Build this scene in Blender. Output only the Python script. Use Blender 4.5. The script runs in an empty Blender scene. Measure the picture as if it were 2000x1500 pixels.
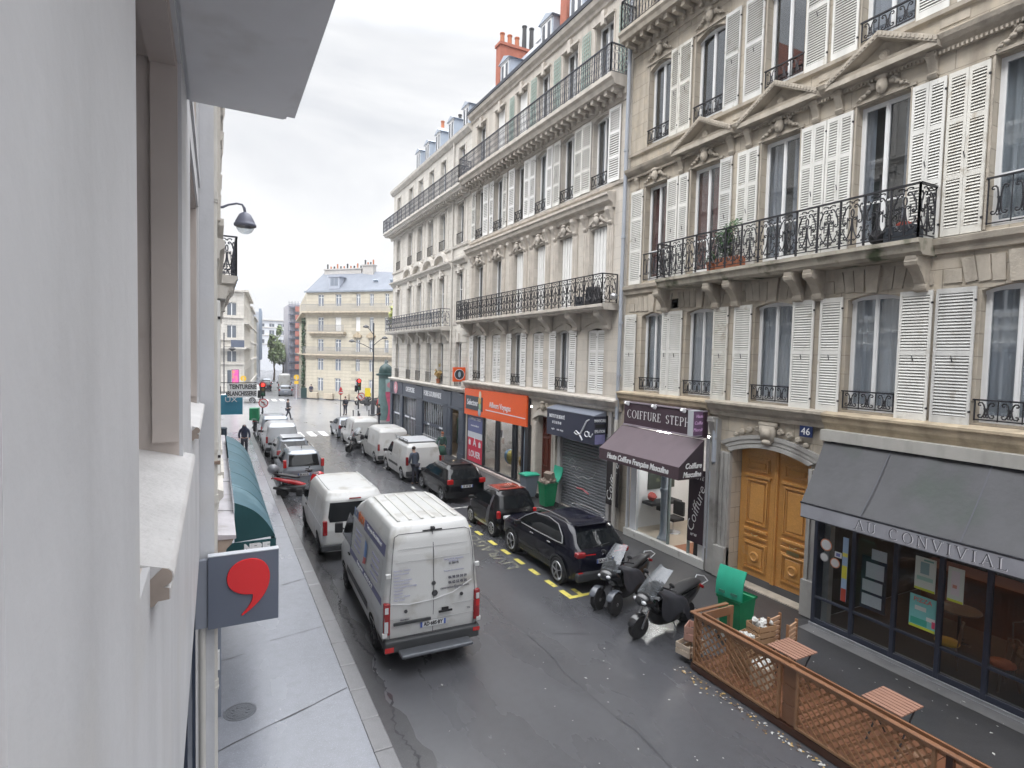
import bpy, bmesh, math, random
from mathutils import Vector, Matrix
S = bpy.context.scene
C = S.collection
rnd = random.Random(7)
PI = math.pi
# ---------------------------------------------------------------- camera
CAMH = 6.1
cam = bpy.data.cameras.new('camera'); co = bpy.data.objects.new('camera', cam); C.objects.link(co)
cam.sensor_width = 36; cam.lens = 19.98; cam.clip_start = 0.05; cam.clip_end = 3000
def _cam():
    F = 1110.
    Y = Vector(((420-1000)/F, (682-750)/F, 1)).normalized()
    n = Y.cross(Vector((1, .024, 0))).normalized()
    if n.y < 0: n = -n
    Z = -n; X = Y.cross(Z)
    R = Matrix((X, Y, Z))
    r, d, f = R.col[0], R.col[1], R.col[2]
    M = Matrix((r, -d, -f)).transposed().to_4x4()
    M.translation = (0, 0, CAMH)
    return M
co.matrix_world = _cam()
S.camera = co
# ---------------------------------------------------------------- world and sun (bright overcast)
SUN_EL, SUN_ROT = math.radians(48), math.radians(250)
w = bpy.data.worlds.new('World'); S.world = w; w.use_nodes = True
nt = w.node_tree; N = nt.nodes; Lk = nt.links
bg = N['Background']
sky = N.new('ShaderNodeTexSky'); sky.sky_type = 'NISHITA'; sky.sun_disc = False
sky.sun_elevation = SUN_EL; sky.sun_rotation = SUN_ROT; sky.dust_density = 3
bg.inputs['Strength'].default_value = 0.12
tc = N.new('ShaderNodeTexCoord')
mp = N.new('ShaderNodeMapping'); mp.inputs['Scale'].default_value = (1, 1, 2.6)
ns = N.new('ShaderNodeTexNoise'); ns.inputs['Scale'].default_value = 1.7; ns.inputs['Detail'].default_value = 5; ns.inputs['Roughness'].default_value = .55
ns.inputs['Distortion'].default_value = .5
cr = N.new('ShaderNodeValToRGB')
cr.color_ramp.elements[0].position = .38; cr.color_ramp.elements[0].color = (.74, .76, .80, 1)
cr.color_ramp.elements[1].position = .58; cr.color_ramp.elements[1].color = (.985, .99, 1, 1)
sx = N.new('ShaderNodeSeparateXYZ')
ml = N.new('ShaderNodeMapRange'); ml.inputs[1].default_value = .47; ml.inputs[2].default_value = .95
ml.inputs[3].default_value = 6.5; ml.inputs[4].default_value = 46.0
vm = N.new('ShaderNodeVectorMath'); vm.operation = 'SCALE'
mx = N.new('ShaderNodeMixRGB'); mx.inputs[0].default_value = .96
Lk.new(tc.outputs['Generated'], mp.inputs[0]); Lk.new(mp.outputs[0], ns.inputs['Vector'])
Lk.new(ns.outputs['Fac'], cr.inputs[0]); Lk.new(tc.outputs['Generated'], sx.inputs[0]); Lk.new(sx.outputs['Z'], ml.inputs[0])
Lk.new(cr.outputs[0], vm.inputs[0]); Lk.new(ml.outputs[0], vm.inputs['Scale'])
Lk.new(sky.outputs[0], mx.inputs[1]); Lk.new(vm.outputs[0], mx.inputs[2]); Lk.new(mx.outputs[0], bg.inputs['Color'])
sl = bpy.data.lights.new('sun', 'SUN'); sl.energy = 1.3; sl.angle = math.radians(22); sl.color = (1, .97, .93)
so = bpy.data.objects.new('sun', sl); C.objects.link(so)
so.rotation_euler = (PI/2-SUN_EL, 0, math.radians(-62))
S.view_settings.view_transform = 'Standard'; S.view_settings.look = 'None'
S.view_settings.exposure = 0.42; S.view_settings.gamma = 1.0
try:
    S.cycles.max_bounces = 7; S.cycles.diffuse_bounces = 3; S.cycles.glossy_bounces = 3
    S.cycles.transparent_max_bounces = 12; S.cycles.transmission_bounces = 4
    S.cycles.caustics_reflective = False; S.cycles.caustics_refractive = False
    S.cycles.use_denoising = True
except Exception: pass
# ---------------------------------------------------------------- materials
_m = {}
def mat(name, col, rough=.6, metal=0., var=0., vs=4., bump=0., bs=40., spec=.5, coat=0., dirt=None, ds=.6, dth=.5, emit=0., coord='Object', streak=0., alpha=1., fine=0.):
    """principled material: base colour with soft procedural variation, stains, streaks and bump"""
    if name in _m: return _m[name]
    m = bpy.data.materials.new(name); m.use_nodes = True
    n = m.node_tree.nodes; l = m.node_tree.links; b = n['Principled BSDF']
    c4 = (*col, 1)
    b.inputs['Base Color'].default_value = c4; b.inputs['Roughness'].default_value = rough
    b.inputs['Metallic'].default_value = metal; b.inputs['Specular IOR Level'].default_value = spec
    b.inputs['Coat Weight'].default_value = coat; b.inputs['Coat Roughness'].default_value = .06
    if emit: b.inputs['Emission Color'].default_value = c4; b.inputs['Emission Strength'].default_value = emit
    if alpha < 1: b.inputs['Alpha'].default_value = alpha
    t = n.new('ShaderNodeTexCoord')
    out = None
    def noise(scale, det=4, sc=(1, 1, 1)):
        q = n.new('ShaderNodeTexNoise'); q.inputs['Scale'].default_value = scale; q.inputs['Detail'].default_value = det
        if sc != (1, 1, 1):
            p = n.new('ShaderNodeMapping'); p.inputs['Scale'].default_value = sc
            l.new(t.outputs[coord], p.inputs[0]); l.new(p.outputs[0], q.inputs['Vector'])
        else: l.new(t.outputs[coord], q.inputs['Vector'])
        return q
    def mixc(fac, a, c2, mode='MIX'):
        x = n.new('ShaderNodeMixRGB'); x.blend_type = mode
        l.new(fac, x.inputs[0])
        if a is None: x.inputs[1].default_value = c4
        else: l.new(a, x.inputs[1])
        x.inputs[2].default_value = (*c2, 1)
        return x.outputs[0]
    def ramp(src, lo, hi, top=1.):
        r = n.new('ShaderNodeMapRange'); r.inputs[1].default_value = lo; r.inputs[2].default_value = hi
        r.inputs[4].default_value = top; l.new(src, r.inputs[0]); return r.outputs[0]
    if var:
        q = noise(vs); out = mixc(ramp(q.outputs['Fac'], .3, .7, var), out, tuple(min(1, c*.55) for c in col))
    if fine:
        q = noise(vs*14, 2); out = mixc(ramp(q.outputs['Fac'], .45, .75, fine), out, tuple(min(1, c*1.5+.02) for c in col))
    if streak:
        q = noise(3.2, 5, (1, 1, .12)); out = mixc(ramp(q.outputs['Fac'], .48, .78, streak), out, tuple(c*.42 for c in col))
    if dirt:
        q = noise(ds, 6); out = mixc(ramp(q.outputs['Fac'], dth, dth+.2), out, dirt)
    if out is not None: l.new(out, b.inputs['Base Color'])
    if bump:
        q = noise(bs, 3); bp = n.new('ShaderNodeBump'); bp.inputs['Strength'].default_value = bump; bp.inputs['Distance'].default_value = .02
        l.new(q.outputs['Fac'], bp.inputs['Height']); l.new(bp.outputs[0], b.inputs['Normal'])
    _m[name] = m; return m
def stone(name, col, bw=1.1, bh=.36, mortar=.012, rough=.8, var=.35, grime=.5, joint=.55):
    """ashlar wall: courses laid out in metres along the facade (local y or x) and up z, with blotches and rain streaks"""
    if name in _m: return _m[name]
    m = bpy.data.materials.new(name); m.use_nodes = True
    n = m.node_tree.nodes; l = m.node_tree.links; b = n['Principled BSDF']
    b.inputs['Roughness'].default_value = rough
    g = n.new('ShaderNodeNewGeometry'); s = n.new('ShaderNodeSeparateXYZ'); l.new(g.outputs['Position'], s.inputs[0])
    ad = n.new('ShaderNodeMath'); ad.operation = 'ADD'; l.new(s.outputs['X'], ad.inputs[0]); l.new(s.outputs['Y'], ad.inputs[1])
    cb = n.new('ShaderNodeCombineXYZ'); l.new(ad.outputs[0], cb.inputs[0]); l.new(s.outputs['Z'], cb.inputs[1])
    br = n.new('ShaderNodeTexBrick'); br.inputs['Scale'].default_value = 1; br.inputs['Brick Width'].default_value = bw
    br.inputs['Row Height'].default_value = bh; br.inputs['Mortar Size'].default_value = mortar; br.inputs['Mortar Smooth'].default_value = .3
    br.inputs['Color1'].default_value = (*col, 1); br.inputs['Color2'].default_value = (*(c*.88 for c in col), 1)
    br.inputs['Mortar'].default_value = (*(c*(1-joint) for c in col), 1)
    l.new(cb.outputs[0], br.inputs['Vector'])
    out = br.outputs['Color']
    def layer(scale, sc, lo, hi, top, c2):
        nonlocal out
        p = n.new('ShaderNodeMapping'); p.inputs['Scale'].default_value = sc; l.new(g.outputs['Position'], p.inputs[0])
        q = n.new('ShaderNodeTexNoise'); q.inputs['Scale'].default_value = scale; q.inputs['Detail'].default_value = 6; l.new(p.outputs[0], q.inputs['Vector'])
        r = n.new('ShaderNodeMapRange'); r.inputs[1].default_value = lo; r.inputs[2].default_value = hi; r.inputs[4].default_value = top; l.new(q.outputs['Fac'], r.inputs[0])
        x = n.new('ShaderNodeMixRGB'); l.new(r.outputs[0], x.inputs[0]); l.new(out, x.inputs[1]); x.inputs[2].default_value = (*c2, 1); out = x.outputs[0]
    layer(.9, (1, 1, 1), .38, .72, var, tuple(c*.6 for c in col))
    layer(2.6, (1, 1, .10), .46, .74, grime, (col[0]*.40, col[1]*.38, col[2]*.36))
    layer(6, (1, 1, .6), .5, .75, var*.6, (min(1, col[0]*1.25), col[1]*1.16, col[2]))
    l.new(out, b.inputs['Base Color'])
    q = n.new('ShaderNodeTexNoise'); q.inputs['Scale'].default_value = 18; q.inputs['Detail'].default_value = 4; l.new(g.outputs['Position'], q.inputs['Vector'])
    mu = n.new('ShaderNodeMath'); mu.operation = 'MULTIPLY_ADD'; mu.inputs[1].default_value = .35; l.new(q.outputs['Fac'], mu.inputs[0])
    iv = n.new('ShaderNodeMath'); iv.operation = 'SUBTRACT'; iv.inputs[0].default_value = 1; l.new(br.outputs['Fac'], iv.inputs[1]); l.new(iv.outputs[0], mu.inputs[2])
    bp = n.new('ShaderNodeBump'); bp.inputs['Strength'].default_value = .55; bp.inputs['Distance'].default_value = .02
    l.new(mu.outputs[0], bp.inputs['Height']); l.new(bp.outputs[0], b.inputs['Normal'])
    _m[name] = m; return m
def glass(name, tint=(.9, .93, .95), refl=.16, rough=.02, dark=(.02, .022, .025), trans=.6):
    """window glass: part see-through, part mirror by viewing angle, part dusky film"""
    if name in _m: return _m[name]
    m = bpy.data.materials.new(name); m.use_nodes = True
    n = m.node_tree.nodes; l = m.node_tree.links; n.remove(n['Principled BSDF'])
    o = n['Material Output']
    tr = n.new('ShaderNodeBsdfTransparent'); tr.inputs[0].default_value = (*tint, 1)
    df = n.new('ShaderNodeBsdfDiffuse'); df.inputs[0].default_value = (*dark, 1)
    gl = n.new('ShaderNodeBsdfGlossy'); gl.inputs['Roughness'].default_value = rough; gl.inputs[0].default_value = (.9, .92, .95, 1)
    a = n.new('ShaderNodeMixShader'); a.inputs[0].default_value = trans; l.new(df.outputs[0], a.inputs[1]); l.new(tr.outputs[0], a.inputs[2])
    f = n.new('ShaderNodeLayerWeight'); f.inputs[0].default_value = .5; pw_ = n.new('ShaderNodeMath'); pw_.operation = 'POWER'; pw_.inputs[1].default_value = 4.; l.new(f.outputs['Facing'], pw_.inputs[0])
    r = n.new('ShaderNodeMapRange'); r.inputs[3].default_value = refl; r.inputs[4].default_value = 1; l.new(pw_.outputs[0], r.inputs[0])
    b = n.new('ShaderNodeMixShader'); l.new(r.outputs[0], b.inputs[0]); l.new(a.outputs[0], b.inputs[1]); l.new(gl.outputs[0], b.inputs[2])
    l.new(b.outputs[0], o.inputs[0])
    _m[name] = m; return m
# ---------------------------------------------------------------- object helpers
ORG = {}
def tag(o, label=None, cat=None, group=None, kind=None):
    if label: o['label'] = label
    if cat: o['category'] = cat
    if group: o['group'] = group
    if kind: o['kind'] = kind
    return o
def thing(name, label, cat, loc=(0, 0, 0), rz=0., group=None, world=False):
    """Empty at the thing's base; world=True: its parts are written in world coordinates and shifted to it"""
    o = bpy.data.objects.new(name, None); C.objects.link(o); o.empty_display_size = .2
    o.location = loc; o.rotation_euler = (0, 0, rz)
    ORG[o.name] = Vector(loc) if world else Vector((0, 0, 0))
    return tag(o, label, cat, group)
def copy_tree(o, parent=None):
    c = o.copy(); C.objects.link(c); c.parent = parent; ORG[c.name] = ORG.get(o.name, Vector((0, 0, 0)))
    for ch in list(o.children): copy_tree(ch, c)
    return c
def recolor(o, m0, m1):
    for x in [o]+list(o.children_recursive):
        if x.type == 'MESH' and any(s is m0 for s in x.data.materials):
            x.data = x.data.copy()
            for i, s in enumerate(x.data.materials):
                if s is m0: x.data.materials[i] = m1
class Frame:
    """facade frame: u along the wall, d out of the wall towards the street, z up"""
    def __init__(s, o, u, n): s.o = Vector(o); s.u = Vector(u).normalized(); s.n = Vector(n).normalized()
    def __call__(s, u, d, z): return s.o + s.u*u + s.n*d + Vector((0, 0, z))
class MB:
    def __init__(s, fr=None): s.v = []; s.f = []; s.m = []; s.fr = fr; s.mi = 0
    def P(s, p):
        if s.fr: p = s.fr(*p)
        s.v.append(tuple(p)); return len(s.v)-1
    def face(s, pts, mi=None):
        s.f.append([s.P(p) for p in pts]); s.m.append(s.mi if mi is None else mi)
    def fi(s, idx, mi=None): s.f.append(list(idx)); s.m.append(s.mi if mi is None else mi)
    def box(s, a, b, mi=None):
        x0, y0, z0 = a; x1, y1, z1 = b
        i = [s.P(p) for p in ((x0, y0, z0), (x1, y0, z0), (x1, y1, z0), (x0, y1, z0), (x0, y0, z1), (x1, y0, z1), (x1, y1, z1), (x0, y1, z1))]
        for q in ((0, 3, 2, 1), (4, 5, 6, 7), (0, 1, 5, 4), (1, 2, 6, 5), (2, 3, 7, 6), (3, 0, 4, 7)): s.fi([i[k] for k in q], mi)
        return s
    def cbox(s, c, sz, mi=None, rz=0., rx=0., ry=0.):
        h = Vector(sz)/2; R = Matrix.Rotation(rz, 3, 'Z') @ Matrix.Rotation(ry, 3, 'Y') @ Matrix.Rotation(rx, 3, 'X'); c = Vector(c)
        i = [s.P(c+R@Vector((sx*h.x, sy*h.y, sz_*h.z))) for sx, sy, sz_ in ((-1, -1, -1), (1, -1, -1), (1, 1, -1), (-1, 1, -1), (-1, -1, 1), (1, -1, 1), (1, 1, 1), (-1, 1, 1))]
        for q in ((0, 3, 2, 1), (4, 5, 6, 7), (0, 1, 5, 4), (1, 2, 6, 5), (2, 3, 7, 6), (3, 0, 4, 7)): s.fi([i[k] for k in q], mi)
        return s
    def bar(s, a, b, w, h=None, mi=None, up=(0, 0, 1)):
        """rectangular bar from a to b"""
        a = Vector(a); b = Vector(b); h = h or w; d = (b-a).normalized(); up = Vector(up)
        if abs(d.dot(up)) > .98: up = Vector((1, 0, 0)) if abs(d.x) < .9 else Vector((0, 1, 0))
        x = d.cross(up).normalized()*w/2; y = x.cross(d).normalized()*h/2
        i = [s.P(p) for p in (a-x-y, a+x-y, a+x+y, a-x+y, b-x-y, b+x-y, b+x+y, b-x+y)]
        for q in ((0, 3, 2, 1), (4, 5, 6, 7), (0, 1, 5, 4), (1, 2, 6, 5), (2, 3, 7, 6), (3, 0, 4, 7)): s.fi([i[k] for k in q], mi)
        return s
    def tube(s, path, r, n=6, mi=None, cap=True, closed=False):
        path = [Vector(p) for p in path]; k = len(path); rs = r if isinstance(r, (list, tuple)) else [r]*k
        rings = []; prev = None
        for i, p in enumerate(path):
            d = (path[(i+1) % k]-path[i-1]) if closed else (path[min(i+1, k-1)]-path[max(i-1, 0)])
            if d.length < 1e-9: d = Vector((0, 0, 1))
            d.normalize()
            if prev is None:
                up = Vector((0, 0, 1)) if abs(d.z) < .9 else Vector((0, 1, 0))
                x = d.cross(up).normalized()
            else: x = (prev-d*prev.dot(d)); x = x.normalized() if x.length > 1e-6 else d.orthogonal().normalized()
            prev = x; y = d.cross(x)
            rings.append([s.P(p+(x*math.cos(2*PI*j/n)+y*math.sin(2*PI*j/n))*rs[i]) for j in range(n)])
        for i in range(k-1+(1 if closed else 0)):
            a, b = rings[i], rings[(i+1) % k]
            for j in range(n): s.fi((a[j], a[(j+1) % n], b[(j+1) % n], b[j]), mi)
        if cap and not closed: s.fi(rings[0][::-1], mi); s.fi(rings[-1], mi)
        return s
    def cyl(s, a, b, r, n=12, mi=None, r2=None, cap=True): return s.tube([a, b], [r, r if r2 is None else r2], n, mi, cap)
    def lathe(s, prof, c, n=16, mi=None, axis='Z', capb=True):
        c = Vector(c); rings = []
        for r, h in prof:
            ring = []
            for j in range(n):
                a = 2*PI*j/n; x, y = r*math.cos(a), r*math.sin(a)
                p = {'Z': (x, y, h), 'X': (h, x, y), 'Y': (x, h, y)}[axis]
                ring.append(s.P(c+Vector(p)))
            rings.append(ring)
        for a, b in zip(rings, rings[1:]):
            for j in range(n): s.fi((a[j], a[(j+1) % n], b[(j+1) % n], b[j]), mi)
        if capb: s.fi(rings[0][::-1], mi); s.fi(rings[-1], mi)
        return s
    def prism(s, pts, axis, a, b, mi=None):
        """polygon in the plane across axis (0,1,2), swept from a to b"""
        def mk(p, t):
            q = list(p); q.insert(axis, t); return q
        A = [s.P(mk(p, a)) for p in pts]; B = [s.P(mk(p, b)) for p in pts]; k = len(pts)
        s.fi(A[::-1], mi); s.fi(B, mi)
        for i in range(k): s.fi((A[i], A[(i+1) % k], B[(i+1) % k], B[i]), mi)
        return s
    def grid(s, rows, mi=None, closeu=False):
        idx = [[s.P(p) for p in r] for r in rows]
        for a, b in zip(idx, idx[1:]):
            k = len(a)
            for j in range(k if closeu else k-1): s.fi((a[j], a[(j+1) % k], b[(j+1) % k], b[j]), mi)
        return idx
    def blob(s, c, r, n=6, mi=None, jit=.0):
        c = Vector(c); r = Vector(r) if hasattr(r, '__len__') else Vector((r, r, r)); rows = []
        for i in range(n+1):
            t = PI*i/n; rows.append([c+Vector((r.x*math.sin(t)*math.cos(2*PI*j/(n+2)), r.y*math.sin(t)*math.sin(2*PI*j/(n+2)), r.z*math.cos(t)))*(1+jit*(rnd.random()-.5)) if jit == 0 else c+Vector((r.x*math.sin(t)*math.cos(2*PI*j/(n+2)), r.y*math.sin(t)*math.sin(2*PI*j/(n+2)), r.z*math.cos(t)))*(1+jit*(rnd.random()-.5)) for j in range(n+2)])
        s.grid(rows, mi, True); return s
    def build(s, name, mats, parent=None, smooth=False, bevel=0., seg=2, subsurf=0, auto=None, weld=True, loc=None):
        if not isinstance(mats, (list, tuple)): mats = [mats]
        off = ORG.get(parent.name, Vector((0, 0, 0))) if parent else (Vector(loc) if loc else Vector((0, 0, 0)))
        me = bpy.data.meshes.new(name); me.from_pydata([(v[0]-off.x, v[1]-off.y, v[2]-off.z) for v in s.v], [], s.f)
        for m in mats: me.materials.append(m)
        me.polygons.foreach_set('material_index', s.m)
        bm = bmesh.new(); bm.from_mesh(me)
        if weld: bmesh.ops.remove_doubles(bm, verts=bm.verts, dist=1e-5)
        bmesh.ops.recalc_face_normals(bm, faces=bm.faces)
        bm.to_mesh(me); bm.free()
        if smooth: me.polygons.foreach_set('use_smooth', [True]*len(me.polygons))
        o = bpy.data.objects.new(name, me); C.objects.link(o)
        if parent: o.parent = parent; ORG[o.name] = off
        elif loc: o.location = loc; ORG[o.name] = off
        if bevel:
            q = o.modifiers.new('bevel', 'BEVEL'); q.width = bevel; q.segments = seg; q.limit_method = 'ANGLE'; q.angle_limit = math.radians(35)
        if subsurf:
            q = o.modifiers.new('sub', 'SUBSURF'); q.levels = subsurf; q.render_levels = subsurf
        if auto is not None:
            if not smooth: me.polygons.foreach_set('use_smooth', [True]*len(me.polygons))
            try: me.set_sharp_from_angle(angle=math.radians(auto))
            except Exception: pass
        return o
def struct(name, mb, m, **k): return tag(mb.build(name, m, **k), kind='structure')
def merge_boxes(mb, lst, mi=None):
    for a, b in lst: mb.box(a, b, mi)
# ---------------------------------------------------------------- lettering
def text_mesh(txt, size, depth=.004, shear=0., align='CENTER', spacing=1., bold=0.):
    cu = bpy.data.curves.new('t', 'FONT'); cu.body = txt; cu.size = size; cu.extrude = depth; cu.shear = shear
    cu.align_x = align; cu.align_y = 'CENTER'; cu.space_character = spacing; cu.resolution_u = 2; cu.offset = bold
    o = bpy.data.objects.new('t', cu); C.objects.link(o)
    dg = bpy.context.evaluated_depsgraph_get(); me = bpy.data.meshes.new_from_object(o.evaluated_get(dg))
    bpy.data.objects.remove(o); return me
def text(name, txt, size, o, xdir, ydir, m, parent=None, sx=1., rot=0., **k):
    """flat lettering placed at o, running along xdir with ydir up"""
    me = text_mesh(txt, size, **k)
    x = Vector(xdir).normalized(); y = Vector(ydir); y = (y-x*y.dot(x)).normalized(); z = x.cross(y)
    if rot: x, y = x*math.cos(rot)+y*math.sin(rot), y*math.cos(rot)-x*math.sin(rot)
    off = ORG.get(parent.name, Vector((0, 0, 0))) if parent else Vector((0, 0, 0))
    M = Matrix((x*sx, y, z)).transposed().to_4x4(); M.translation = Vector(o)-off
    me.transform(M); me.materials.clear(); me.materials.append(m)
    ob = bpy.data.objects.new(name, me); C.objects.link(ob)
    if parent: ob.parent = parent; ORG[ob.name] = off
    return ob
_GL = {  # roman capitals with serifs: strokes (x0,y0,x1,y1,width) and arcs ('a',cx,cy,rx,ry,deg0,deg1)
 'A': (.72, [(.0, 0, .34, 1, .06), (.34, 1, .70, 0, .12), (.13, .36, .56, .36, .05)], [(.0, 0), (.70, 0)]),
 'U': (.74, [(.12, 1, .12, .3, .12), (.62, 1, .62, .3, .06), ('a', .37, .3, .25, .3, 180, 360)], [(.12, 1), (.62, 1)]),
 'C': (.76, [('a', .42, .5, .38, .5, 48, 312)], []),
 'O': (.84, [('a', .42, .5, .38, .5, 0, 360)], []),
 'N': (.80, [(.1, 0, .1, 1, .06), (.1, 1, .68, 0, .12), (.68, 0, .68, 1, .06)], [(.1, 0), (.1, 1), (.68, 1)]),
 'V': (.72, [(.02, 1, .36, 0, .12), (.36, 0, .68, 1, .06)], [(.02, 1), (.68, 1)]),
 'I': (.34, [(.16, 0, .16, 1, .12)], [(.16, 0), (.16, 1)]),
 'L': (.60, [(.12, 0, .12, 1, .12), (.12, .025, .54, .025, .05), (.53, 0, .55, .2, .05)], [(.12, 0), (.12, 1)]),
 'F': (.58, [(.12, 0, .12, 1, .12), (.12, .975, .52, .975, .05), (.12, .52, .42, .52, .05), (.51, 1, .52, .82, .05)], [(.12, 0), (.12, 1)]),
 'R': (.70, [(.12, 0, .12, 1, .12), ('a', .3, .75, .22, .25, -90, 90), (.12, .975, .3, .975, .05), (.12, .5, .3, .5, .05), (.34, .5, .64, 0, .11)], [(.12, 0), (.12, 1), (.64, 0)]),
 'E': (.62, [(.12, 0, .12, 1, .12), (.12, .975, .52, .975, .05), (.12, .52, .42, .52, .05), (.12, .025, .54, .025, .05), (.53, 0, .55, .2, .05), (.51, 1, .52, .82, .05)], [(.12, 0), (.12, 1)]),
 'S': (.58, [('a', .3, .74, .2, .24, 20, 270), ('a', .3, .26, .2, .26, -160, 90)], []),
 'T': (.66, [(.32, 0, .32, 1, .12), (.03, .975, .61, .975, .05), (.03, 1, .04, .82, .05), (.61, 1, .60, .82, .05)], [(.32, 0)]),
 'P': (.62, [(.12, 0, .12, 1, .12), ('a', .3, .74, .24, .25, -90, 90), (.12, .975, .3, .975, .05), (.12, .5, .3, .5, .05)], [(.12, 0), (.12, 1)]),
 'H': (.78, [(.12, 0, .12, 1, .12), (.64, 0, .64, 1, .12), (.12, .52, .64, .52, .05)], [(.12, 0), (.12, 1), (.64, 0), (.64, 1)]),
 ' ': (.5, [], [])}
def roman(name, txt, h, o, xdir, ydir, m, parent, track=.1, sx=1., wt=1., depth=.004):
    x = Vector(xdir).normalized(); y = Vector(ydir).normalized(); z = x.cross(y).normalized(); mb = MB(); o = Vector(o)
    cur = 0.
    lvl = [0]
    def poly(pts):
        lvl[0] = (lvl[0]+1) % 5; dz = depth+lvl[0]*.0006
        mb.face([o+x*(cur+p[0]*sx)*h+y*p[1]*h+z*dz for p in pts])
    for ch in txt:
        wd, st, sf = _GL[ch]
        for q in st:
            if q[0] == 'a':
                _, cx, cy, rx, ry, a0, a1 = q; n = 14; pr = None
                for i in range(n+1):
                    a = math.radians(a0+(a1-a0)*i/n); ww = (.05+.08*abs(math.cos(a)))*wt/2
                    pi_ = (cx+(rx-ww)*math.cos(a), cy+(ry-.03)*math.sin(a)); po = (cx+(rx+ww)*math.cos(a), cy+(ry+.02)*math.sin(a))
                    if pr: poly([pr[0], pr[1], po, pi_])
                    pr = (pi_, po)
            else:
                x0, y0, x1, y1, ww = q; d = Vector((x1-x0, y1-y0)); nrm = Vector((-d.y, d.x)).normalized()*ww*wt/2
                poly([(x0+nrm.x, y0+nrm.y), (x1+nrm.x, y1+nrm.y), (x1-nrm.x, y1-nrm.y), (x0-nrm.x, y0-nrm.y)])
        for q in sf: poly([(q[0]-.13, q[1]-(.0 if q[1] < .5 else .05)), (q[0]+.13, q[1]-(.0 if q[1] < .5 else .05)), (q[0]+.13, q[1]+(.05 if q[1] < .5 else 0)), (q[0]-.13, q[1]+(.05 if q[1] < .5 else 0))])
        cur += (wd+track)*sx
    return mb.build(name, m, parent, weld=False)
# ---------------------------------------------------------------- shared materials
M = dict(
 stone_b=stone('near facade limestone', (.53, .475, .395), 1.0, .42, .010, grime=.62, var=.5, joint=.42),
 stone_m=stone('middle facade limestone', (.62, .58, .525), 1.2, .40, .008, grime=.42, joint=.25),
 stone_f=stone('corner facade limestone', (.66, .635, .59), 1.1, .34, .012, grime=.3, joint=.35),
 stone_y=stone('yellow facade limestone', (.60, .555, .46), 1.4, .42, .03, grime=.2, var=.25, joint=.28),
 trim_b=mat('weathered limestone trim', (.49, .44, .37), .85, var=.6, vs=3, streak=.7, bump=.5, bs=22),
 trim_o=mat('ochre limestone trim', (.52, .43, .31), .85, var=.6, vs=2.5, streak=.75, bump=.5, bs=20),
 trim_m=mat('pale limestone trim', (.60, .555, .50), .85, var=.45, vs=3, streak=.5, bump=.4, bs=20),
 trim_f=mat('light limestone trim', (.66, .63, .585), .85, var=.35, vs=3, streak=.35, bump=.3, bs=20),
 trim_y=mat('yellow limestone trim', (.56, .49, .39), .85, var=.4, vs=3, streak=.4),
 shut=mat('aged white shutter paint', (.74, .735, .70), .6, var=.25, vs=3, streak=.3, dirt=(.42, .38, .31), ds=5, dth=.62),
 shut_m=mat('white shutter paint', (.80, .80, .79), .55, var=.15, vs=3),
 pvc=mat('white window paint', (.80, .81, .82), .4, var=.12, vs=5),
 iron=mat('black wrought iron', (.022, .022, .027), .5, metal=.0, spec=.45, var=.3, vs=20),
 iron_g=mat('grey wrought iron', (.06, .065, .085), .5),
 zinc=mat('roof zinc', (.33, .37, .43), .45, metal=.35, var=.35, vs=2.5),
 slate=mat('roof slate', (.20, .22, .26), .6, var=.4, vs=3, bump=.2),
 glass=glass('window glass', refl=.13, trans=.86),
 glass_s=glass('shop glass', refl=.03, trans=.93),
 glass_c=glass('car glass', tint=(.25, .27, .28), refl=.05, trans=.7, dark=(.004, .004, .005)),
 curt=mat('grey curtain', (.50, .51, .56), .9, var=.2, vs=2),
 curt_l=mat('pale grey curtain', (.80, .81, .86), .9, var=.15, vs=2),
 curt_w=mat('white net curtain', (.72, .74, .77), .9, var=.1, vs=2),
 curt_r=mat('red curtain', (.34, .13, .11), .9, var=.3, vs=3),
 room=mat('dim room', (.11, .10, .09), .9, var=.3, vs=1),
 brick=mat('red chimney brick', (.42, .15, .10), .85, var=.4, vs=5),
 terra=mat('terracotta pot', (.45, .17, .09), .8, var=.3),
 black=mat('black rubber', (.018, .018, .020), .75),
 plast=mat('dark grey plastic', (.045, .048, .052), .6, var=.2, vs=8),
 chrome=mat('bright metal', (.72, .73, .75), .25, metal=1.),
 alu=mat('dull aluminium', (.50, .51, .53), .4, metal=.8),
 white=mat('white enamel', (.80, .81, .82), .45),
 pipe=mat('cream drainpipe paint', (.62, .60, .56), .5, var=.25, vs=3, streak=.35),
 pipe_g=mat('grey drainpipe paint', (.36, .39, .44), .5, var=.2, vs=3),
)
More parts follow.
